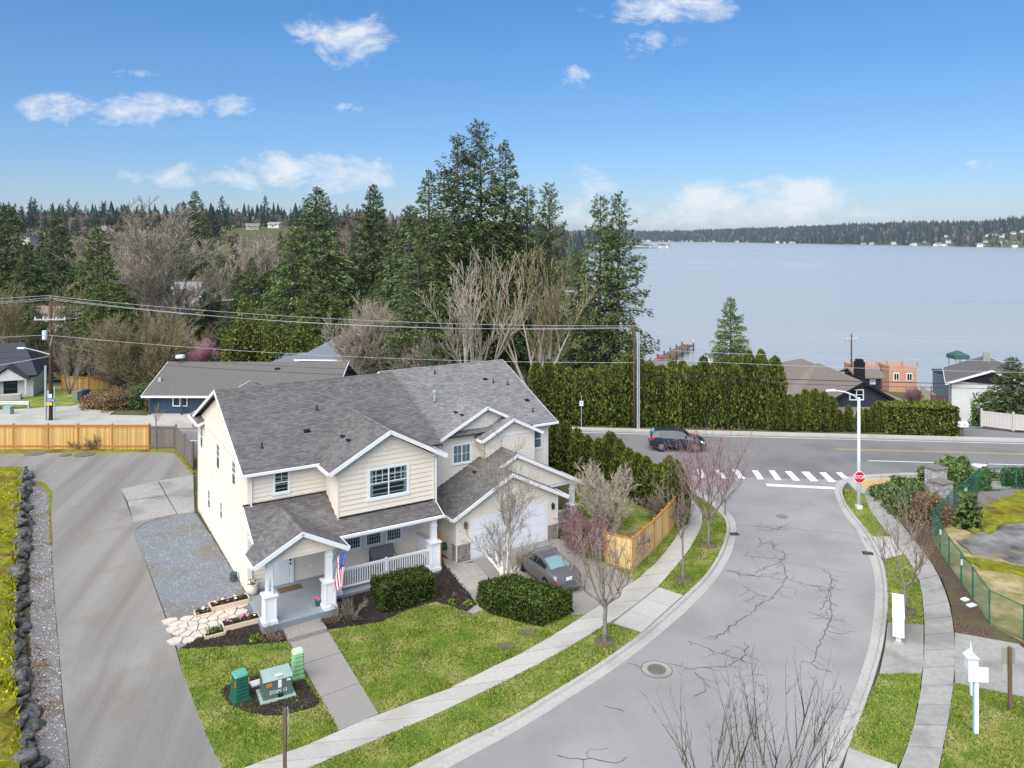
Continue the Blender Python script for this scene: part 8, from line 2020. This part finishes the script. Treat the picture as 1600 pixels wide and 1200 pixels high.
while len(sp) < 3000:
    y = rng.uniform(235, 620); px = rng.uniform(-120, 930); x = (px - 800) / FPX * y
    if lake_sd(x, y) > 14 and not (370 < px < 470 and 430 < y < 600): sp.append((x, y))
far_wood('valley_thicket', 'low brown thickets and young conifers filling the valley and hillside', sp, [leaf_mat('thicket_green', (.028, .045, .016), (.06, .08, .028), .4), leaf_mat('thicket_brown', (.10, .08, .055), (.17, .14, .10), .35)], 3, (2.0, 5.0), .3)
# tiny houses of the far shore
hm = {}
for k in range(128):
    for _ in range(60):
        if k < 80: x, y, d = shore[k]; break
        elif k < 116: x = rng.uniform(330, 1010); y = rng.uniform(2400, 3950); lim_ = 45
        else: x = rng.uniform(150, 345); y = rng.uniform(1380, 1720); lim_ = 40
        d = lake_sd(x, y)
        if 5 < d < lim_ and (d < 60 or k % 2): break
    else: continue
    wi_, de_, hi_ = 12, 9, rng.uniform(5, 8); key = k % 4
    if key not in hm:
        mb = MB(); mb.box((0, 0, 3), (12, 9, 7)); mb.mi = 1
        for s in (-1, 1): q = [(-6.6, s * 5.1, 6.3), (6.6, s * 5.1, 6.3), (6.6, 0, 9), (-6.6, 0, 9)]; mb.loft(q, [(a, b, c + .3) for a, b, c in q])
        hm[key] = mb.mesh('house', [[HW['white'], HW['cream'], HW['grey'], HW['white']][key], [HR['grey'], HR['brown'], HR['dark'], HR['tan']][key]])
    o = obj('shore_house', hm[key], label=['tiny house on the far hillside at the right of the lake', 'tiny house at the water line of the distant far shore', 'tiny house on the wooded headland left of the lake'][0 if k < 80 else (1 if k < 116 else 2)], cat='house', group=['houses on the right far shore', 'houses along the distant shore', 'houses on the headland'][0 if k < 80 else (1 if k < 116 else 2)])
    o.location = (x, y, terr(x, y) + (1.5 if d > 50 else .5)); o.rotation_euler = (0, 0, rng.uniform(-.6, .6)); s = rng.uniform(.65, 1.05); o.scale = (s, s, s * .9)

# ---------------------------------------------------------------- the air over the lake
def haze():
    m = bpy.data.materials.new('haze'); m.use_nodes = True; t = m.node_tree
    for n in list(t.nodes):
        if n.type != 'OUTPUT_MATERIAL': t.nodes.remove(n)
    pv = N('ShaderNodeVolumePrincipled', t); pv.inputs['Color'].default_value = (.80, .88, 1.0, 1); pv.inputs['Density'].default_value = .00007; pv.inputs['Anisotropy'].default_value = .2
    t.links.new(pv.outputs[0], [n for n in t.nodes if n.type == 'OUTPUT_MATERIAL'][0].inputs['Volume'])
    MB().box2((-5500, -220, -16), (5500, 7000, 95)).build('haze', m, kind='stuff', label='pale blue air between the camera and the far shores', cat='haze')
haze()
